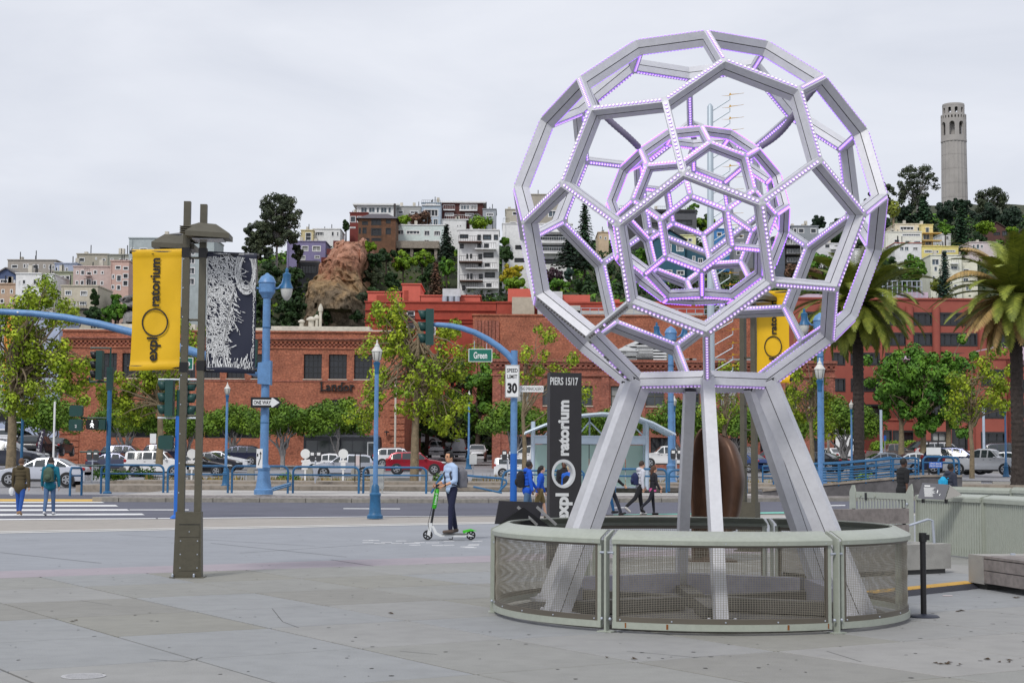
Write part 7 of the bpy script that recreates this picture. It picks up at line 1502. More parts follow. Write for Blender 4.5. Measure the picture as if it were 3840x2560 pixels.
def conifer(name,label,Z,x0,y0,x1,y1,dep,lm,s=.6,seed=1,dens=1.0,group='conifers on the hill',droop=.35,extra=3):
    Q=random.Random(seed);A_,B_=at(*Z(x0,y1),dep),at(*Z(x1,y0),dep);w_,H=(B_.x-A_.x)/2,B_.z-A_.z;t=thing(name,label,'tree',((A_.x+B_.x)/2,dep,A_.z-extra),0,group);cr=MB();tr=MB();tr.tube([(0,0,-1),(0,0,H+extra)],[w_*.09,.05],7,caps=False);nb=int(110*dens)
    for i in range(nb):
        f=(i+Q.random())/nb;z=extra+H*f;L_=w_*(1-f)**.8*Q.uniform(.75,1.12)+.25;a=i*2.4;d=Vector((math.cos(a),math.sin(a),0));n=max(4,int(L_/s*4.0))
        tr.tube([(0,0,z),d*L_*.9+Vector((0,0,z-L_*droop))],[.06,.02],4,caps=False)
        for k in range(n):
            u=(k+.5)/n;c=d*L_*u+Vector((0,0,z-L_*droop*u))+Vector((Q.uniform(-1,1),Q.uniform(-1,1),Q.uniform(-.4,.2)))*s*.6;leaf(cr,c,Vector((d.x*.5,d.y*.5,.9))+Vector((Q.uniform(-.5,.5),Q.uniform(-.5,.5),0)),s*Q.uniform(.8,1.4),Q)
    tr.build('trunk',BK_D,t);cr.build('crown',lm,t,fix=False);return t
blob('eucalyptus','huge dark eucalyptus rising left of the purple house',ZA,110,100,575,640,300,LF_EUC,110,.45,120,stem=900,domes=True,bark=BK_W)
blob('eucalyptus','lower rounded eucalyptus beside the navy banner top',ZA,0,360,320,760,296,LF_EUC,80,.45,110,stem=1000,bark=BK_W,domes=True)
for i,(a,b,c,d,dep,lm)in enumerate(((130,700,420,1050,288,LF_DK),(330,720,620,1120,286,LF_DK),(60,900,330,1330,280,LF_DK),(300,1000,640,1350,278,LF_DK),(470,560,590,760,304,LF_EUC),(560,850,680,1200,284,LF_EUC),(-160,760,130,1250,282,LF_DK))):blob('dark_tree','dark leafy tree on the slope left of the cliff, %s'%['upper left','upper middle','lower left','lower right by the brick roof','hanging before the purple house','against the cliff foot','behind the navy banner'][i],ZA,a,b,c,d,dep,lm,34,.5,90,seed=60+i)
SH=[(ZA,1120,548,1260,660,290,LF_BR,'bright green shrub at the cliff top'),(ZA,1150,640,1330,800,288,LF_DK,'dark shrub on the upper right flank of the cliff'),(ZA,1120,950,1330,1150,280,LF_DK,'dark shrub mass right of the cliff foot'),(ZA,620,1180,900,1345,272,LF_DK,'dark scrub at the left foot of the cliff'),(ZA,1250,600,1440,760,298,LF_DK,'dark shrub below the brown house'),(ZA,1380,630,1620,840,300,LF_BR,'bright ivy-like shrub below the concrete deck, left'),(ZA,1560,620,1790,800,302,LF_BR,'bright ivy-like shrub below the concrete deck, middle'),(ZA,1640,760,1850,960,298,LF_DK,'dark shrub above the coral tower room'),(ZA,1800,680,2000,900,300,LF_GRN,'green shrub left of the white stepped flats'),(ZA,1100,760,1330,980,288,LF_EUC,'grey-green shrub on the right flank of the cliff'),(ZA,1300,840,1500,1010,286,LF_DK,'dark shrub behind the coral rooftop room'),(ZA,1000,1000,1180,1180,276,LF_EUC,'grey-green shrub low on the cliff'),(ZA,880,1150,1160,1330,274,LF_DK,'scrub at the cliff foot above the brick roof'),(ZA,1040,760,1090,900,284,LF_BR,'thin green creeper down the cliff'),(ZA,1440,300,1575,405,338,LF_BR,'round bright shrub beside the brown house'),(ZA,1500,265,1790,410,340,LF_RUS,'large bronze-leaved shrub before the blue house'),(ZA,2080,320,2340,450,336,LF_BR,'bright bushy shrub above the white stepped flats'),(ZA,940,340,1010,470,345,LF_DK,'dark shrub left of the oxblood house'),(ZA,1840,560,1990,700,310,LF_DK,'dark shrub under the leaning conifer'),
      (ZI,1030,490,1140,600,245,LF_GRN,'round green shrub below the salmon house'),(ZI,760,600,960,790,232,LF_DK,'dark shrub bank below the beige house, left'),(ZI,900,580,1100,790,234,LF_GRN,'green shrub bank below the beige house, middle'),(ZI,1010,540,1200,780,236,LF_GRN,'green shrub bank right, by the grey outcrop'),(ZI,840,440,940,640,238,LF_DK,'climbing shrub beside the beige house'),(ZI,560,700,800,820,228,LF_DK,'dark scrub just above the brick roof, left'),
      (ZH,485,600,620,800,292,LF_YEL,'yellow flowering shrub right of the white stepped flats'),(ZH,520,690,720,850,288,LF_BR,'bright shrub above the coral roof'),(ZH,495,400,580,470,305,LF_GRN,'green hedge beside the taupe flats'),(ZH,480,480,620,600,296,LF_DK,'dark pine-like shrub right of the white stepped flats'),(ZH,590,620,700,740,290,LF_YEL,'golden shrub below the long white flats'),
      (ZE,90,560,260,680,288,LF_PUR,'purple-leaved shrub below the long white flats'),(ZE,240,560,330,660,286,LF_CED,'blue-green round shrub below the long white flats'),(ZE,130,640,310,740,284,LF_GRN,'low green shrub above the coral shed'),(ZE,300,600,480,760,284,LF_DK,'dark shrub below the conifer'),(ZE,420,520,640,700,286,LF_DK,'dark shrub bank at the sphere centre left'),(ZE,600,560,760,780,284,LF_DK,'dark shrub bank behind the inner sphere'),(ZE,740,410,880,590,302,LF_GRN,'green tree left of the teal house'),(ZE,800,640,1000,760,284,LF_DK,'scrub below the teal house'),(ZE,980,640,1250,800,282,LF_EUC,'olive scrub below the teal house, right'),(ZE,1170,195,1320,330,348,LF_BR,'rounded olive tree on the ridge by the vane mast'),(ZE,1100,110,1210,210,350,LF_GRN,'small spiky tree on the ridge'),
      (ZF,0,45,160,150,349,LF_DK,'olive-dark tree behind the vane mast'),(ZF,170,520,400,640,280,LF_DK,'dark shrubs behind the lower inner sphere'),(ZF,620,380,800,520,300,LF_RUS,'brown shrub below the black flats'),(ZF,790,400,900,520,298,LF_RUS,'brown-green shrub beside the nearer palm'),(ZF,790,290,1000,490,304,LF_GRN,'green trees left of the nearer palm crown'),(ZF,870,160,1110,300,350,LF_DK,'dark hedge trees behind the right sphere struts'),(ZF,800,55,940,160,380,LF_CYP,'dark flat-topped cypress on the ridge inside the sphere'),(ZF,940,70,1110,180,375,LF_DK,'dark trees on the ridge right of the sphere'),
      (ZG,230,470,490,740,318,LF_GRN,'big green tree between the sphere and the cream flats'),(ZG,100,500,270,700,316,LF_DK,'dark tree behind the nearer palm crown'),(ZG,535,240,650,350,395,LF_GRN,'green tree left of the tall hill conifer'),(ZG,795,258,970,345,398,LF_BR,'bright rounded tree before the chalet'),(ZG,1035,290,1130,350,400,LF_BR,'bright shrub right of the chalet'),(ZG,780,330,900,420,392,LF_DK,'dark shrub right of the hill conifer'),(ZG,690,430,770,500,372,LF_DK,'dark shrub beside the bright yellow house'),(ZG,120,520,200,560,340,LF_BR,'small hedge beside the white house'),(ZG,540,790,640,840,322,LF_BR,'small bright shrub at the cream flats foot'),
      (ZG,200,130,420,290,430,LF_CYP,'dark cypress mass below the tower, left'),(ZG,480,100,680,280,440,LF_CYP,'dark cypress mass below the tower, middle'),(ZG,760,120,1010,290,440,LF_CYP,'dark cypress mass below the tower, right'),(ZG,960,140,1200,320,430,LF_CYP,'dark cypress mass at the right edge of the hill'),(ZG,560,70,700,200,520,LF_CYP,'dark trees hiding the tower foot'),(ZG,680,80,800,230,520,LF_CYP,'dark trees right of the tower foot'),(ZG,20,180,200,330,420,LF_DK,'dark trees at the sphere right edge'),(ZG,0,20,110,160,440,LF_EUC,'grey-green tree cut by the sphere edge')]
for i,(Z,a,b,c,d,dep,lm,lab)in enumerate(SH):blob('hill_shrub',lab,Z,a,b,c,d,dep,lm,24,.55 if dep<420 else .8,80,seed=200+i,group='shrubs and small trees on the hill',cat='shrub')
blob('eucalyptus','tall airy eucalyptus left of the tower',ZG,230,-170,545,170,560,LF_EUC,58,.8,80,stem=300,domes=True,bark=BK_W,seed=301);blob('eucalyptus','airy eucalyptus right of the tower',ZG,770,10,1085,190,560,LF_EUC,44,.8,75,stem=320,domes=True,bark=BK_W,seed=302);blob('eucalyptus','smaller eucalyptus at the sphere right edge',ZG,60,-30,240,150,540,LF_EUC,30,.8,80,stem=300,domes=True,bark=BK_W,seed=303)
conifer('conifer','tall dark conifer right of the tower foot',ZG,630,95,795,425,400,LF_CON,.75,5,1.5);conifer('conifer','broad grey-green conifer left of the tower foot',ZG,320,75,550,300,425,LF_CON,.8,6,1.4);conifer('conifer','slim blue-green conifer before the cream flats',ZG,525,470,655,840,320,LF_CED,.5,7,1.6,droop=.2);conifer('conifer','dark shaggy conifer inside the left of the sphere',ZE,290,118,505,560,300,LF_CON,.55,8,1.5);conifer('conifer','dark spreading pine below the shaggy conifer',ZE,160,350,420,560,296,LF_CYP,.55,9,.9,droop=.05);conifer('conifer','leaning dark conifer right of the mint house',ZA,1800,395,1990,720,308,LF_CYP,.5,10,1.1);conifer('conifer','brownish conifer behind the red block',ZA,1720,740,1880,1080,292,LF_RUS,.5,11,1.3)
# slim fan palm below the tower
p=at(3352,960,386);H=at(3352,790,386).z-p.z;t=thing('fan_palm','slim tall fan palm below the tower','palm tree',(p.x,386,p.z-4));MB().tube([(0,0,0),(0,0,H+4)],[.35,.25],8).build('trunk',BK_P,t);c=MB();clump(c,(0,0,H+4.5),1.7,320,.9,random.Random(4),flat=1.3);c.build('crown',FRG,t,fix=False)
p=at(3525,1130,322);t=thing('fan_palm','short shaggy fan palm at the foot of the cream flats','palm tree',(p.x,322,p.z-4));MB().tube([(0,0,0),(0,0,7)],[.4,.3],8).build('trunk',BK_P,t);c=MB();clump(c,(0,0,7.3),1.9,360,.8,random.Random(5),flat=.9);c.build('crown',FRG,t,fix=False)
# ground cover over the slope
Q=random.Random(77);gc=[MB(),MB(),MB(),MB()];gms=[LF_DK,LF_GRN,LF_EUC,LF_BR]
for i in range(15000):
    px=Q.uniform(-150,3990);Y=215+330*Q.random()**1.4
    if Y>430 and px<3000:continue
    X=(px-1920)/FPX*Y;z=hill_z(X,Y);nv=noise.noise(Vector((X*.045,Y*.06,5)));k=1 if nv>.28 else(2 if nv<-.25 else(3 if Q.random()<.10 else 0));s=Q.uniform(.55,1.0)*(1 if Y<350 else 1.4)
    clump(gc[k],(X,Y,z+.5),Q.uniform(.6,1.7),9,s,Q,flat=.8)
for b,m,lab in zip(gc,gms,('dark scrub','green ivy','grey-green scrub','bright scrub')):tag(b.build('hillside_scrub',m,fix=False),lab+' covering the hill between the houses','scrub',kind='stuff')
# hedge at the offices and small plants on the platform strip
for(x0,x1,y0,y1,dep,lab)in((3280,3460,1665,1695,146,'low clipped hedge before the terracotta offices'),):
    p,q=at(x0,y1,dep),at(x1,y0,dep);t=thing('hedge',lab,'hedge',(p.x,dep,p.z));b=MB();Q=random.Random(3)
    for i in range(60):clump(b,(Q.uniform(0,q.x-p.x),Q.uniform(-.5,.5),Q.uniform(.2,q.z-p.z)),.45,45,.22,Q)
    b.build('foliage',LF_BR,t,fix=False)
for k,(px,py,h)in enumerate(((370,1800,.5),(415,1792,.55),(530,1798,.6),(455,1803,.4),(1075,1806,.4),(3255,1792,.5),(1670,1800,.3))):
    p=at(px,py,94);t=thing('strip_plant','small green tuft in the platform strip, %s from the left'%['first','third','fourth','second','fifth','last','sixth'][k],'plant',(p.x,94,.45),0,'green tufts in the platform strip');b=MB();Q=random.Random(k);[clump(b,(Q.uniform(-.6,.6),Q.uniform(-.4,.4),Q.uniform(.1,h)),.25,30,.16,Q)for _ in range(9)];b.build('foliage',LF_BR if k%2 else LF_GRN,t,fix=False)
# ================================================================= VEHICLES
CGL=mat('car_glass',(.03,.04,.045),rough=.05,var=.1,spec=.8);TYRE=mat('tyre',(.018,.018,.02),rough=.85,var=.1);RIMM=cm('alloy_rim',(176,178,182),rough=.3,metal=.6,var=.05);LRED=mat('tail_lamp',(.35,.012,.015),rough=.2,var=.1);LWHT=mat('head_lamp',(.6,.62,.62),rough=.12,var=.1);TRIM=mat('car_trim',(.03,.03,.032),rough=.6)
_PR={'sedan':(4.6,.89,[(0,.62),(.01,.86),(.03,.98),(.15,1.03),(.29,1.36),(.42,1.45),(.53,1.42),(.70,1.0),(.80,.93),(.95,.78),(.99,.62),(1,.5)],.93,(.19,.66),(.315,.42,.55),1.38),
       'suv':(4.5,.92,[(0,.6),(.005,1.0),(.03,1.15),(.09,1.55),(.16,1.66),(.48,1.70),(.58,1.62),(.73,1.12),(.84,1.06),(.95,.95),(.99,.75),(1,.55)],1.08,(.08,.69),(.27,.44,.55),1.62),
       'box':(4.2,.91,[(0,.6),(.004,1.1),(.02,1.62),(.06,1.69),(.56,1.72),(.62,1.66),(.73,1.17),(.85,1.12),(.96,1.02),(.99,.8),(1,.55)],1.12,(.05,.70),(.30,.46,.60),1.62),
       'pickup':(5.5,.98,[(0,.7),(.005,1.1),(.02,1.16),(.36,1.16),(.38,1.2),(.42,1.75),(.46,1.84),(.60,1.84),(.64,1.78),(.74,1.26),(.85,1.2),(.96,1.12),(.99,.9),(1,.6)],1.18,(.40,.715),(.51,.6),1.75),
       'van':(5.2,.98,[(0,.6),(.004,1.2),(.01,2.0),(.04,2.1),(.70,2.1),(.78,2.0),(.88,1.3),(.96,1.1),(.99,.8),(1,.55)],1.3,(.6,.86),(.72,),1.9)}
def car(kind,px,py,dep,col,label,rz=0.0,sc=1.0,trim=True,group='parked cars',metal=.35):
    L_,hw,prof,belt,(g0,g1),pil,rz_=_PR[kind];p=at(px,py,dep);t=thing('parked_car' if kind!='van' else 'parked_van',label,{'pickup':'pickup','van':'van'}.get(kind,'car'),(p.x,dep,p.z),rz,group);t.scale=(sc,)*3
    pm=cm('car_%d_%d_%d'%col,col,1.0,rough=.22,metal=metal if max(col)<225 else 0,var=.03,spec=.6)
    def top(u):
        for(a,za),(b,zb)in zip(prof,prof[1:]):
            if u<=b:return za+(zb-za)*(u-a)/max(1e-6,b-a)
        return prof[-1][1]
    def plan(u):return hw*(1-.16*abs(2*u-1)**5-(.06 if u>.9 else 0)*((u-.9)/.1))
    def hwz(u,z):
        w_=plan(u);tz=top(u)
        if z>belt and tz>belt+.05:return w_-.27*((z-belt)/.65)**1.1
        return w_*(1-.035*max(0,(z-.75))-.10*max(0,(.45-z)))
    us=sorted({u for u,_ in prof}|set(np.linspace(.02,.98,26)));mb=MB();nr=11
    for u in us:
        tz=top(u);zl=[.26,.26,.36,.55,.72,min(belt,tz-.06),min(belt+.02,tz-.05)];zl+=[zl[-1]+(tz-.05-zl[-1])*k for k in(.35,.7,1.0)]+[tz]
        for k,z in enumerate(zl):
            y=hwz(u,z);y=0 if k==0 else(y*.72 if k==nr-1 else y);mb.v.append(((u-.5)*L_,-y,z))
        mb.v.append(((u-.5)*L_,0,tz+.012))
        for k,z in list(enumerate(zl))[:0:-1]:
            y=hwz(u,z);y=y*.72 if k==nr-1 else y;mb.v.append(((u-.5)*L_,y,z))
    n=2*nr
    for i in range(len(us)-1):
        for j in range(n):mb.f.append((i*n+j,i*n+(j+1)%n,(i+1)*n+(j+1)%n,(i+1)*n+j));mb.m.append(0)
    mb.f+=[tuple(range(n)),tuple((len(us)-1)*n+j for j in range(n))];mb.m+=[0,0];mb.build('body',pm,t,smooth=38)
    ed=[g0]+list(pil)+[g1]
    for s in(-1,1):
        for a,b in zip(ed,ed[1:]):
            w=MB();k=6;a+=.008;b-=.008
            for i in range(k+1):
                u=a+(b-a)*i/k;zt=max(belt+.03,top(u)-.10);w.v+=[((u-.5)*L_,s*(hwz(u,belt+.03)+.006),belt+.03),((u-.5)*L_,s*(hwz(u,zt)+.006),zt)]
            for i in range(k):w.f.append((2*i,2*i+2,2*i+3,2*i+1));w.m.append(0)
            if max(v[2]for v in w.v)>belt+.1:w.build('side_window',CGL,t,fix=False)
    tops=[(u,z)for u,z in prof if z>belt+.25];u1=tops[-1][0];u0=tops[0][0]
    def glass(ua,ub,nm):
        w=MB();k=5
        for i in range(k+1):
            u=ua+(ub-ua)*i/k;z=top(u)+.016;y=min(hwz(u,z-.05)*.86,hw*.8)
            for q in(-1,-.5,0,.5,1):w.v.append(((u-.5)*L_+(.006 if ub>ua else-.006),y*q,z-.012*abs(q)))
        for i in range(k):
            for j in range(4):w.f.append((i*5+j,i*5+j+1,i*5+j+6,i*5+j+5));w.m.append(0)
        w.build(nm,CGL,t,smooth=60,fix=False)
    cowl=[u for u,z in prof if u>u1][0];glass(u1+.012,cowl-.015,'windscreen')
    if kind!='van':ub=[u for u,z in prof if u<u0][-1];glass(max(u0-.002,ub+.012),ub+.012,'rear_window')if kind not in('sedan',)else glass(.285,.16,'rear_window')
    r=.33 if kind in('sedan',)else .38;wx=(-.5+.185,-.5+.815)if kind!='pickup' else(-.28,.325)
    for u in wx:
        for s in(-1,1):
            x=u*L_;y=hw*s;MB().lathe([(r+.055,y-s*.25),(r+.055,y+s*.004),(.02,y+s*.005)],20,(x,0,r),axis='y').build('wheel_arch',TRIM,t,smooth=40)
            w=MB().lathe([(r*.5,y-s*.2),(r*.98,y-s*.19),(r,y-s*.1),(r*.97,y+s*.012),(r*.70,y+s*.022),(.02,y+s*.012)],20,(x,0,r),axis='y').build('wheel',TYRE,t,smooth=35)
            m_=MB().lathe([(r*.68,y+s*.026),(r*.60,y+s*.030),(r*.58,y+s*.022)],18,(x,0,r),axis='y',caps=False)
            for k in range(5):a=k*1.2566;m_.beam((x,y+s*.028,r),(x+r*.62*math.cos(a),y+s*.028,r+r*.62*math.sin(a)),.012,.085,up=(-math.sin(a),0,math.cos(a)))
            m_.lathe([(r*.18,y+s*.02),(r*.14,y+s*.04),(.005,y+s*.04)],8,(x,0,r),axis='y');m_.build('rim',RIMM,w)
    zl=.74 if kind=='sedan' else .92
    for s in(-1,1):
        MB().sphere((.5*L_-.22,s*(plan(.95)-.13),zl-.04),(.24,.14,.085),10,6).build('headlight',LWHT,t,smooth=60)
        MB().sphere((-.5*L_+.13,s*(plan(.03)-.09),zl+.12),(.17,.11,.10 if kind=='sedan' else .17),10,6).build('tail_light',LRED,t,smooth=60)
        MB().sphere(((g1-.02-.5)*L_,s*(hw+.08),belt+.04),(.09,.10,.07),8,5).build('mirror',pm,t,smooth=60)
        MB().box((wx[0])*L_+r+.08,(wx[1])*L_-r-.08,s*(hw*.97)-.02,s*(hw*.97)+.025,.24,.36).build('sill_trim',TRIM,t)
        for u in pil[:2]:MB().box((u+.05-.5)*L_-.1,(u+.05-.5)*L_+.02,s*(hwz(u,.8))-.01,s*(hwz(u,.8))+.012,belt-.14,belt-.11).build('door_handle',TRIM,t)
        if kind in('suv','box'):MB().tube([((.18-.5)*L_,s*.58,top(.2)+.01),((.2-.5)*L_,s*.58,top(.2)+.06),((.5-.5)*L_,s*.58,top(.5)+.06),((.54-.5)*L_,s*.58,top(.54))],.018,5).build('roof_rail',TRIM,t)
    MB().box(.5*L_-.06,.5*L_-.005,-.45,.45,.5,.68).build('grille',TRIM,t);MB().box(-.5*L_+.0,-.5*L_+.01,-.26,.26,.55,.68).build('number_plate',SIGNW,t)
    return t
PI=math.pi
for a in[('sedan',160,1821,84,(206,210,220),'silver sedan crossing behind the two pedestrians at the left',PI,1.03),('box',590,1786,108,(232,232,232),'white boxy off-roader behind the first railing',0,1.0),('sedan',445,1770,119,(74,78,100),'slate blue sedan half behind the white off-roader',0),('suv',480,1745,132,(34,40,66),'navy wagon behind the slate sedan',0,1.0),('suv',640,1742,130,(36,38,58),'dark navy car behind the white off-roader roof',0),('sedan',740,1783,112,(26,27,32),'black sedan nosing out right of the olive mast',0),('sedan',790,1766,122,(52,54,62),'charcoal sedan behind the black one',0,1.0),('sedan',825,1758,129,(226,228,232),'white sedan behind the charcoal one',0,1.0),('suv',885,1745,137,(48,52,76),'grey-blue suv with red tail lamps, left of the tall lamp',PI),('suv',1293,1791,113,(188,192,202),'silver suv facing left behind the round sign backs',PI,.98),('sedan',1255,1775,122,(230,230,232),'white car behind the silver suv',0,1.05),('suv',1560,1777,122,(156,24,44),'red suv facing right behind the sapling trunk',0,1.0),('suv',1500,1755,135,(228,228,230),'white suv just behind the red one',0,1.0),('box',1942,1789,121,(226,228,230),'small white compact behind the speed sign pole',0,.86),('suv',1990,1752,136,(230,230,230),'white suv with roof rack behind the compact',PI*.9,1.1),('sedan',2060,1770,130,(150,146,160),'grey sedan left of the pier sign',PI*.92,1.1),('sedan',2090,1752,140,(200,204,208),'pale sedan above the grey one',PI*.9,1.1),('pickup',2512,1752,131,(230,230,230),'white pickup seen right of the tram shelter',PI,.95),('suv',2905,1766,124,(170,28,38),'red suv seen between the sphere legs',PI*.75,1.05),('sedan',2790,1770,122,(52,76,128),'blue car behind the far mast foot',PI*.7),('van',2775,1745,142,(226,226,226),'white van roof behind the blue car',PI*.6,.8),('sedan',3062,1768,118,(30,32,38),'black car behind the blue lamp right of the legs',PI*.8,1.0),('sedan',3120,1742,138,(226,228,230),'white car by the corner of the brick office',PI*.6),('sedan',3340,1775,113,(168,172,180),'silver sedan behind the ramp railing',0,1.03),('pickup',3345,1738,136,(132,120,116),'brown-grey pickup behind the silver sedan',0,.92),('sedan',3445,1770,120,(222,224,226),'white sedan behind the platform board',0,1.0),('suv',3450,1728,142,(56,72,68),'dark green suv behind the white sedan',PI,1.05),('suv',3592,1775,112,(46,56,92),'navy suv behind the stay back notice',-.35,1.08),('pickup',3690,1778,110,(196,198,202),'silver pickup left of the right-hand blue lamp',-.6,.95),('sedan',3790,1772,110,(224,226,228),'white sedan at the right edge',-.3,1.0),('suv',3790,1745,128,(40,44,60),'dark suv behind the right-edge sedan',-.2,1.05),('suv',3545,1738,134,(230,230,230),'white suv above the navy one',0,1.05),
          ('pickup',1640,1714,178,(150,150,154),'grey pickup seen from behind in the side street',PI/2,1.0),('van',1722,1716,180,(128,128,134),'grey van from behind in the side street',PI/2,1.0),('suv',1685,1712,186,(40,40,44),'black suv between pickup and van in the side street',PI/2,1.05),('suv',1790,1728,163,(214,216,218),'white suv facing us at the side street mouth',-PI/2,1.0),('sedan',1575,1668,215,(224,226,228),'white sedan crossing far up the side street',0,1.2),('sedan',1700,1664,222,(190,192,196),'silver sedan crossing far up the side street',0,1.2),
          ('suv',20,1762,95,(62,66,78),'dark grey suv at the left edge behind the silver sedan',0,1.05),('suv',135,1722,118,(24,25,30),'black suv beside the purple feather flag',PI/2,1.05),('suv',85,1690,140,(34,34,40),'black car in the lot at the far left',.3,1.05),('pickup',8,1690,135,(222,222,224),'white pickup in the lot at the far left edge',-1.2,1.0),('sedan',215,1708,130,(40,42,50),'dark sedan behind the pale pole at the left',PI/2,1.0)]:car(*a)
# black shuttle bus
p=at(1296,1742,142);bs_=thing('shuttle_bus','long black shuttle bus parked before the brick building','bus',(p.x,142,zg(142)));BUSM=cm('bus_black',(40,42,52),1.0,rough=.2,var=.05,spec=.7);Lb=7.2
MB().prism([(-Lb/2,.45),(-Lb/2,2.75),(-Lb/2+.1,2.92),(Lb/2-.75,2.92),(Lb/2-.55,2.8),(Lb/2-.5,2.0),(Lb/2-.4,.45)],lambda u,v,w:(u,w,v),-1.15,1.15).build('coach_body',BUSM,bs_);MB().prism([(Lb/2-.5,.45),(Lb/2-.5,1.9),(Lb/2-.05,1.35),(Lb/2+.75,1.15),(Lb/2+.8,.45)],lambda u,v,w:(u,w,v),-.95,.95).build('bonnet',BUSM,bs_)
for k in range(6):x=-Lb/2+.25+k*1.02;MB().box(x,x+.95,-1.165,-1.15,1.45,2.45).build('side_window',CGL,bs_)
MB().box(Lb/2-1.6,Lb/2-.75,-1.17,-1.152,.5,2.35).build('door_frame',SIGNW,bs_);MB().box(Lb/2-1.52,Lb/2-.83,-1.18,-1.155,.58,2.27).build('door',CGL,bs_);MB().box(-Lb/2-.01,Lb/2-.7,-1.17,1.17,2.80,2.97).build('roof_edge',cm('bus_grey',(140,142,150)),bs_)
text('lettering','WEST ELM   POTTERY BARN',SIGNW,bs_,frame((-1.6,-1.168,1.28),(1,0,0)),width=3.0,height=.13);MB().box(Lb/2-.5,Lb/2+.1,-.96,-.955,1.2,1.75).build('cab_window',CGL,bs_)
for x in(-Lb/2+1.4,Lb/2+.15):
    for s in(-1,1):MB().lathe([(.1,s*.8),(.45,s*.82),(.45,s*1.05),(.2,s*1.08),(.02,s*1.06)],18,(x,0,.45),axis='y').build('wheel',TYRE,bs_,smooth=35)
# white box truck
p=at(3180,1722,150);bt_=thing('box_truck','white box truck from behind at the corner left of the palm','truck',(p.x,150,zg(150)));MB().box(-1.3,1.3,0,6,1.1,3.9).build('cargo_box',WHITE,bt_);MB().box(-1.2,1.2,-.1,5,.75,1.08).build('bed_frame',BLACK,bt_);MB().box(-1.2,1.2,-.25,-.1,.5,.62).build('bumper',BLACK,bt_)
for x in(-1.1,.75):MB().box(x,x+.35,-.12,-.1,.8,.98).build('tail_light',LRED,bt_)
for x in(-1.05,1.05):MB().tube([(x-.25,1,.5),(x+.25,1,.5)],.5,16).build('wheel',TYRE,bt_,smooth=40)
# ================================================================= PEOPLE
def remesh(mb,name,m,parent,vox=.016,sm=3):
    o=mb.build(name,m,None);md=o.modifiers.new('r','REMESH');md.mode='VOXEL';md.voxel_size=vox;s=o.modifiers.new('s','SMOOTH');s.iterations=sm;s.factor=.5
    COL.objects.unlink(o);me=evaluated(o);bpy.data.objects.remove(o);me.polygons.foreach_set('use_smooth',[True]*len(me.polygons));me.name=name
    if not me.materials:me.materials.append(m)
    q=bpy.data.objects.new(name,me);COL.objects.link(q);q.parent=parent;return q
def cap(mb,a,b,ra,rb,n=10):
    a,b=Vector(a),Vector(b);d=(b-a).normalized();pts=[];rs=[]
    for t in(-1,-.7,-.35):pts.append(a+d*ra*t);rs.append(max(.004,ra*math.sqrt(1-min(.98,t*t))))
    pts+=[a,a.lerp(b,.5),b];rs+=[ra,(ra+rb)/2,rb]
    for t in(.35,.7,1):pts.append(b+d*rb*t);rs.append(max(.004,rb*math.sqrt(1-min(.98,t*t))))
    mb.tube(pts,rs,n)
SK={'l':cm('skin_light',(222,176,150),rough=.55,var=.04),'t':cm('skin_tan',(206,154,118),rough=.55,var=.04),'d':cm('skin_dark',(104,72,56),rough=.55,var=.04)}
def fab(c):return cm('cloth_%d_%d_%d'%c,c,1.05,rough=.9,var=.08,scale=7,bump=.4,bscale=26)
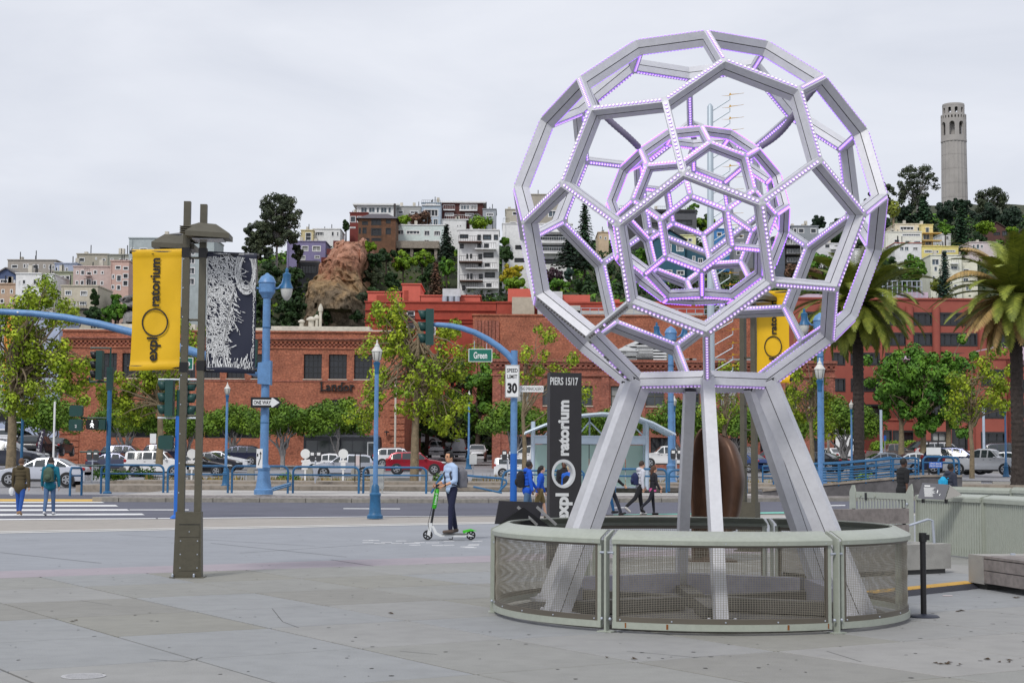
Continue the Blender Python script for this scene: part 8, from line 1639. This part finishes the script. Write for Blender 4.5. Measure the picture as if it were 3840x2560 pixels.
def person(label,loc,yaw,h,skin,hair,top,legs,shoe,la,ra,ll,rl,lean=.03,bulk=1.0,longhair=False,shorts=False,sleeve=1.0,hood=False,hem=.0,hem2=None,look=0.0,face=False,vox=.017,grip=None):
    """la/ra: (upper-arm angle forward, out, elbow bend); ll/rl: (thigh angle forward, knee bend); faces +x locally"""
    k=h/1.75;t=thing('person',label,'person',loc,yaw);S=lambda x,y,z:Vector((x,y,z))*k;J={}
    pel=Vector((0,0,.95));J['foot']=[]
    for s,(a,bnd)in((1,ll),(-1,rl)):
        hp=pel+Vector((0,s*.09,-.02));kn=hp+Vector((math.sin(a),0,-math.cos(a)))*.44;an=kn+Vector((math.sin(a-bnd),0,-math.cos(a-bnd)))*.42;J['foot'].append((hp,kn,an,a-bnd))
    low=min(f[2].z-.085+min(0,-.10*math.sin(max(0,-f[3])))*1 for f in J['foot']);dz=-low;up=lambda v:Vector((v.x,v.y,v.z+dz))*k
    def tor(z):return Vector((lean*(z-.95)/.5,0,z))
    sk=MB();tp=MB();lg=MB();sh=MB()
    for z,rx,ry in((.92,.115,.160),(1.02,.112,.150),(1.12,.112,.150),(1.24,.122,.165),(1.34,.122,.172),(1.42,.095,.165)):
        c=up(tor(z));tp.sphere(c,(rx*k*bulk,ry*k*bulk,.10*k),14,8);sk.sphere(c,(rx*k*.8,ry*k*.8,.09*k),10,6)
    if hem:
        c=up(tor(.89-hem*.3));tp.sphere(c,(.135*k*bulk,.176*k*bulk,(.13+hem)*k),14,8)
    lg.sphere(up(tor(.92)),(.108*k*bulk,.148*k*bulk,.10*k),14,8)
    nk=up(tor(1.42));hd=up(tor(1.50))+S(.03,0,.125);cap(sk,nk,up(tor(1.50))+S(.012,0,.04),.052*k,.05*k)
    R3=Matrix.Rotation(look,3,'Z');sk.sphere(hd,(.096*k,.078*k,.122*k),14,10,rot=R3);sk.sphere(hd+R3@S(.022,0,-.06),(.072*k,.058*k,.062*k),10,8,rot=R3);sk.sphere(hd+R3@S(.100,0,-.012),(.016*k,.012*k,.024*k),8,6)
    for s in(-1,1):sk.sphere(hd+R3@S(-.002,s*.08,-.01),(.020*k,.010*k,.032*k),8,6)
    hands=[]
    for s,(a,o_,b)in((1,la),(-1,ra)):
        shd=tor(1.40)+Vector((0,s*.185*(1+(bulk-1)*.6),0));d1=Vector((math.sin(a),s*math.sin(o_),-math.cos(a)*math.cos(o_))).normalized();el=shd+d1*.285;d2=Vector((math.sin(a+b),s*math.sin(o_)*.3-(s*.25 if b>.9 else 0),-math.cos(a+b))).normalized();wr=el+d2*.25
        cap(tp,up(shd),up(el),.064*k*bulk,.052*k*bulk);e2_=el+d2*.25*sleeve
        if sleeve>.05:cap(tp,up(el),up(e2_),.052*k*bulk,.042*k*bulk)
        cap(sk,up(el),up(wr),.040*k,.029*k);cap(sk,up(shd),up(el),.045*k,.042*k);hands.append((up(wr),d2,s))
    for i,(hp,kn,an,sa)in enumerate(J['foot']):
        r=(.088,.062,.048)
        if shorts:cap(lg,up(hp),up(hp.lerp(kn,.85)),.10*k*bulk,.088*k);cap(sk,up(hp),up(kn),.075*k,.055*k);cap(sk,up(kn),up(an),.056*k,.040*k)
        else:cap(lg,up(hp),up(kn),r[0]*k*bulk,r[1]*k*bulk);cap(lg,up(kn),up(an)+S(0,0,.02),r[1]*k*bulk,r[2]*k*bulk);cap(sk,up(hp),up(kn),.06*k,.05*k);cap(sk,up(kn),up(an),.045*k,.036*k)
        f=MB();fa=-max(-.5,min(.9,-sa))*.8;dx=Vector((math.cos(fa),0,math.sin(fa)));c=up(an)+S(0,0,-.045);cap(f,c-dx*.035*k,c+dx*.15*k+S(0,0,-.012),.043*k,.036*k);f.sphere(c+S(-.01,0,.03),(.052*k,.045*k,.05*k),8,6);f.build('shoe',cm('shoe_%d_%d_%d'%shoe,shoe,rough=.6),t,smooth=60)
    body=remesh(sk,'body',SK[skin],t,vox)
    for w_,d,s in hands: # palm, four fingers, thumb
        hb=MB();d=d.normalized();sd=Vector((0,s,0));sd=(sd-d*sd.dot(d)).normalized();fw=d.cross(sd)*s;hb.sphere(w_+d*.05*k,(.034*k,.022*k,.052*k),8,6,rot=d.to_track_quat('Z','Y').to_matrix())
        for q in range(4):
            a0=w_+d*.085*k+fw*(.027-.018*q)*k;ln=(.068,.078,.072,.055)[q]*k;cv=-sd*(.55 if grip else .3);hb.tube([a0,a0+(d+cv*.35).normalized()*ln*.5,a0+(d+cv*.4).normalized()*ln*.5+(d*.35+cv).normalized()*ln*.5],[.0095*k,.009*k,.007*k],6)
        a0=w_+d*.03*k+fw*.028*k;hb.tube([a0,a0+(d*.6+fw*.7).normalized()*.035*k,a0+(d*.9+fw*.45).normalized()*.066*k],[.012*k,.011*k,.008*k],6);hb.build('hand',SK[skin],body,smooth=60)
    remesh(lg,'trousers' if not shorts else 'shorts',fab(legs),t,vox);remesh(tp,'jacket' if sleeve>.5 else 'shirt',fab(top),t,vox)
    if hem2:b=MB();b.lathe([(.15*k,.0),(.16*k,.05*k),(.145*k,.12*k)],16,up(tor(.82)),sx=.8,sy=1.1);b.build('shirt_hem',fab(hem2),t,smooth=60)
    hr=MB();hr.sphere(hd+R3@S(-.014,0,.022),(.103*k,.090*k,.118*k),14,9,rot=R3);cut=hd.x*0;vs=hr.v;keep=[]
    for fce in hr.f:
        c=sum((Vector(vs[i])for i in fce),Vector())/len(fce)-hd;c=R3.inverted()@c
        if not(c.x>.035*k and c.z<.062*k)and not(c.z<-.045*k):keep.append(fce)
    hr.f=keep;hr.m=[0]*len(keep)
    if longhair:hr.tube([hd+R3@S(-.05,0,.06),hd+R3@S(-.095,0,-.05),hd+R3@S(-.10,0,-.22)],[.075*k,.075*k,.04*k],10)
    hr.build('hair',cm('hair_%d_%d_%d'%hair,hair,rough=.7,var=.15,scale=30),t,smooth=50)
    if face:
        e=MB();[e.sphere(hd+R3@S(.086,s*.031,.008),(.008*k,.014*k,.007*k),6,5)for s in(-1,1)];e.build('eyes',BLACK,body);m_=MB();m_.sphere(hd+R3@S(.088,0,-.062),(.009*k,.024*k,.006*k),8,5);m_.build('lips',cm('lips',(168,96,84)),body);br=MB();[br.sphere(hd+R3@S(.088,s*.033,.030),(.008*k,.02*k,.005*k),6,5)for s in(-1,1)];br.build('eyebrows',BLACK,body)
    if hood:b=MB();b.sphere(up(tor(1.44))+S(-.075,0,.025),(.09*k,.13*k,.085*k),12,8);b.build('hood',fab(top),t,smooth=60)
    return t,up,tor,k,hd,hands
def pack(label,loc,yaw,c,s=1.0,c2=None):
    t=thing('backpack',label,'backpack',loc,yaw);b=MB();b.sphere((0,0,0),(.11*s,.15*s,.22*s),12,10);b.box(-.09*s,.08*s,-.13*s,.13*s,-.2*s,.12*s);remesh(b,'bag',fab(c),t,.02);MB().sphere((-.10*s,0,-.07*s),(.05*s,.10*s,.09*s),10,6).build('pocket',fab(c2 or c),t,smooth=60)
    for y in(-1,1):MB().tube([(.08*s,y*.09*s,.16*s),(.20*s,y*.11*s,.17*s),(.29*s,y*.13*s,.06*s),(.24*s,y*.14*s,-.14*s),(.08*s,y*.12*s,-.18*s)],.017*s,5).build('strap',fab(c2 or c),t,smooth=60)
    return t
def PP(px,dep):return(at(px,1800,dep).x,dep,0)
JE=(62,92,140);BK=(30,30,34)
def worn(P,yaw,up,tor,z,back,label,c,s=1.0,c2=None):q=up(tor(z))+Vector((-back,0,0));pack(label,(P[0]+q.x*math.cos(yaw),P[1]+q.x*math.sin(yaw),q.z),yaw,c,s,c2)
P=PP(77,47.9);t,up,tor,*_=person('person in a brown hooded jacket and jeans walking away on the crosswalk',P,1.57,1.66,'l',(104,76,56),(82,72,50),(40,84,160),(150,116,84),(.15,.18,.1),(-.1,.18,.15),(.20,.06),(-.22,.18),bulk=1.16,hood=True,hem=.10)
b=MB();h_=_[2][0][0];b.sphere(h_+Vector((0,.04,-.16)),(.05,.09,.13),8,6);o=b.build('plastic_bag',SIGNW,None,loc=P);o.rotation_euler.z=1.57;tag(o,'small white bag in the hand of the brown jacket walker','bag')
P=PP(188,47.5);t,up,tor,*_=person('person in a teal jacket with a patterned backpack on the crosswalk',P,1.57,1.69,'l',(58,48,44),(14,108,130),(84,112,150),(220,220,222),(.10,.2,.15),(-.05,.2,.1),(-.18,.12),(.16,.05),bulk=1.1,hood=True,hem=.04);worn(P,1.57,up,tor,1.22,.19,'green patterned backpack on the teal jacket walker',(74,92,76),1.05)
# scooter rider
dS=34.3;P=PP(1694,dS);YW=PI+.5;zD=.135
t,up,tor,k,hd,hands=person('person in a light blue shirt and navy trousers riding a green scooter',(P[0],P[1],zD),YW,1.72,'t',(24,22,24),(176,198,232),(30,34,62),(96,82,74),(.02,.14,1.14),(.06,.12,1.10),(.13,.10),(-.14,.06),lean=.03,bulk=1.08,sleeve=.35,face=True,look=.25,vox=.012,grip=True)
g=MB();R3=Matrix.Rotation(.25,3,'Z')
for s in(-1,1):
    c=hd+R3@Vector((.098,s*.034,.006))*k;g.tube([c+R3@Vector((0,.026*math.cos(a),.017*math.sin(a)))for a in np.linspace(0,6.28,13)],.0028,4);g.tube([c+R3@Vector((0,s*.026,.004)),hd+R3@Vector((0,s*.085,.006))],.0028,4)
g.build('glasses',BLACK,t)
MB().lathe([(.036,-.012),(.036,.012)],12,hands[0][0]+Vector((.0,0,0)),axis='x').build('watch',BLACK,t);worn((P[0],P[1]),YW,up,tor,1.20,.22,'grey backpack worn by the scooter rider',(112,112,118),1.12,(70,70,76));bpy.data.objects[[o.name for o in bpy.data.objects if o.get('label')=='grey backpack worn by the scooter rider'][0]].location.z+=zD
sc0=thing('electric_scooter','white and green electric scooter ridden across the plaza','scooter',(P[0],P[1],0),PI+.12);GRN=cm('scooter_green',(70,200,40),1.0,rough=.4,var=.04);SW=cm('scooter_white',(226,228,228),rough=.35,var=.03)
WXf,WXr=.50,-.42
for x,r in((WXf,.105),(WXr,.10)):
    w_=MB().lathe([(r*.7,-.022),(r*.95,-.026),(r,0),(r*.95,.026),(r*.7,.022)],24,(x,0,r),axis='y',caps=False).build('wheel',TYRE,sc0,smooth=60);m_=MB();[m_.beam((x,0,r),(x+r*.72*math.cos(a),0,r+r*.72*math.sin(a)),.02,.03,up=(-math.sin(a),0,math.cos(a)))for a in np.arange(0,6.28,1.047)];m_.build('rim',BLACK,w_)
MB().prism([(-.34,.10),(.20,.105),(.30,.16),(.38,.30),(.43,.30),(.36,.13),(.24,.07),(-.30,.07)],lambda u,v,w:(u,w,v),-.075,.075).build('deck',SW,sc0);MB().prism([(-.36,.135),(-.22,.138),(-.22,.142),(.16,.142),(.16,.138),(.2,.11),(-.36,.11)],lambda u,v,w:(u,w,v),-.07,.07).build('deck_grip',cm('deck_grey',(110,112,112)),sc0)
MB().prism([(-.55,.19),(-.42,.235),(-.24,.20),(-.26,.14),(-.40,.19)],lambda u,v,w:(u,w,v),-.05,.05).build('rear_fender',GRN,sc0);MB().prism([(-.46,.09),(-.30,.14),(-.28,.10),(-.42,.075)],lambda u,v,w:(u,w,v),-.06,.06).build('rear_fork',SW,sc0)
st0,st1=Vector((.45,0,.20)),Vector((.30,0,1.12));dv=st1-st0;MB().prism([(.455,.08),(.52,.11),(.47,.36),(.41,.36)],lambda u,v,w:(u,w,v),-.045,.045).build('front_fork',SW,sc0);MB().tube([st0+dv*.1,st1],.026,10).build('stem',BLACK,sc0,smooth=50);MB().tube([st0+dv*.50,st0+dv*.53,st0+dv*.92,st0+dv*.96],[.03,.052,.052,.03],10).build('battery_pack',GRN,sc0,smooth=40)
MB().tube([st1+Vector((0,-.26,-.02)),st1+Vector((0.02,0,.02)),st1+Vector((0,.26,-.02))],.016,8).build('handlebar',BLACK,sc0,smooth=50);MB().box(st1.x-.03,st1.x+.04,-.05,.05,st1.z,st1.z+.06).build('display',BLACK,sc0);MB().tube([st1+Vector((.03,.05,.0)),Vector((.42,.07,.7)),Vector((.50,.05,.35)),Vector((.47,.04,.2))],.006,5).build('cable',BLACK,sc0);MB().tube([(-.02,.07,.07),(-.02,.07,.02),(.06,.10,.03)],.012,6).build('kickstand',BLACK,sc0)
text('lettering','Lime-S',SIGNW,sc0,Matrix.Translation(st0+dv*.73+Vector((0,.054,0)))@frame((0,0,0),dv,Vector((dv.z,0,-dv.x))),width=.24,height=.05)
# couple in blue
P=PP(1978,46.5);t,up,tor,*_=person('person in a bright blue jacket with a black rucksack beside the blue pole',P,.15,1.66,'d',(24,22,22),(20,84,196),(74,104,136),(60,60,64),(.45,.15,.2),(.1,.15,.1),(.2,.05),(-.15,.2),bulk=1.2,hood=True,hem=.06);worn(P,.15,up,tor,1.20,.22,'black rucksack on the bright blue jacket',BK,1.15)
person('person in a blue rain jacket and khaki shorts left of the pier sign',PP(2025,47.5),.1,1.56,'l',(30,26,26),(24,84,190),(112,98,62),(90,80,70),(.2,.12,.2),(-.35,.12,.1),(.30,.1),(-.30,.35),bulk=1.1,shorts=True,longhair=True)
# seen through the ring and behind the legs
person('person in a black hoodie facing us through the ring of the pier sign',PP(2116,51),-1.7,1.67,'d',(20,18,18),(34,34,40),(40,42,50),BK,(.05,.1,.1),(.05,.1,.1),(.1,.05),(-.1,.1),bulk=1.08,hood=True,face=True)
P=PP(2134,48);t,up,tor,*_=person('person in a blue quilted jacket seen from behind through the sign ring',P,1.2,1.56,'l',(206,186,150),(32,96,196),(40,42,50),BK,(.0,.1,.1),(.1,.1,.1),(.1,.05),(-.1,.1),bulk=1.15);worn(P,1.2,up,tor,1.18,.2,'black rucksack on the quilted blue jacket in the ring',BK,.9)
person('person in a black jacket striding behind the left sphere leg',PP(2292,50.5),.1,1.69,'t',(26,24,24),(32,32,36),(40,44,56),BK,(.75,.12,.1),(-.4,.1,.1),(.45,.12),(-.42,.22),bulk=1.1,lean=.06,hem=.04)
person('person in blue jeans mostly hidden by the left sphere leg',PP(2276,52.5),.1,1.66,'l',(70,56,46),(60,62,70),(36,92,140),BK,(.2,.1,.1),(-.2,.1,.1),(-.3,.2),(.3,.1),bulk=1.0)
P=PP(2399,51.2);t,up,tor,*_=person('person in a pale grey hoodie with a drawstring bag, walking right',P,.35,1.70,'l',(62,46,38),(196,198,208),(30,31,36),(214,212,210),(.25,.1,.35),(-.2,.1,.3),(.16,.03),(-.48,.35),bulk=1.12,hood=True,lean=.05);worn(P,.35,up,tor,1.17,.19,'navy drawstring bag on the pale hoodie',(34,44,84),.95)
person('person in a black jacket over a pink top with long brown hair, walking right',PP(2448,51.4),.35,1.55,'l',(92,62,46),(36,37,44),(34,36,46),(40,40,44),(.35,.1,.7),(.1,.1,.4),(.12,.04),(-.42,.4),bulk=1.0,longhair=True,hem2=(246,104,168))
# right side
person('person in a black t-shirt standing beyond the slat gate',PP(3383,45),.3,1.80,'d',(26,22,22),(28,28,30),(44,46,54),BK,(.05,.12,.15),(-.1,.12,.1),(.1,.05),(-.1,.1),bulk=1.2,sleeve=.0,hem=.06)
P=PP(3560,46);t,up,tor,*_=person('person in a dark padded jacket with a bright cyan bag at the right railing',P,.35,1.66,'d',(24,22,22),(50,54,68),(44,46,54),BK,(.25,.2,.5),(.0,.15,.2),(.1,.05),(-.1,.1),bulk=1.28,hood=True);worn(P,.35,up,tor,1.14,.22,'bright cyan drawstring bag on the dark padded jacket',(36,160,206),1.0)

bpy.data.scenes.remove(TMP)
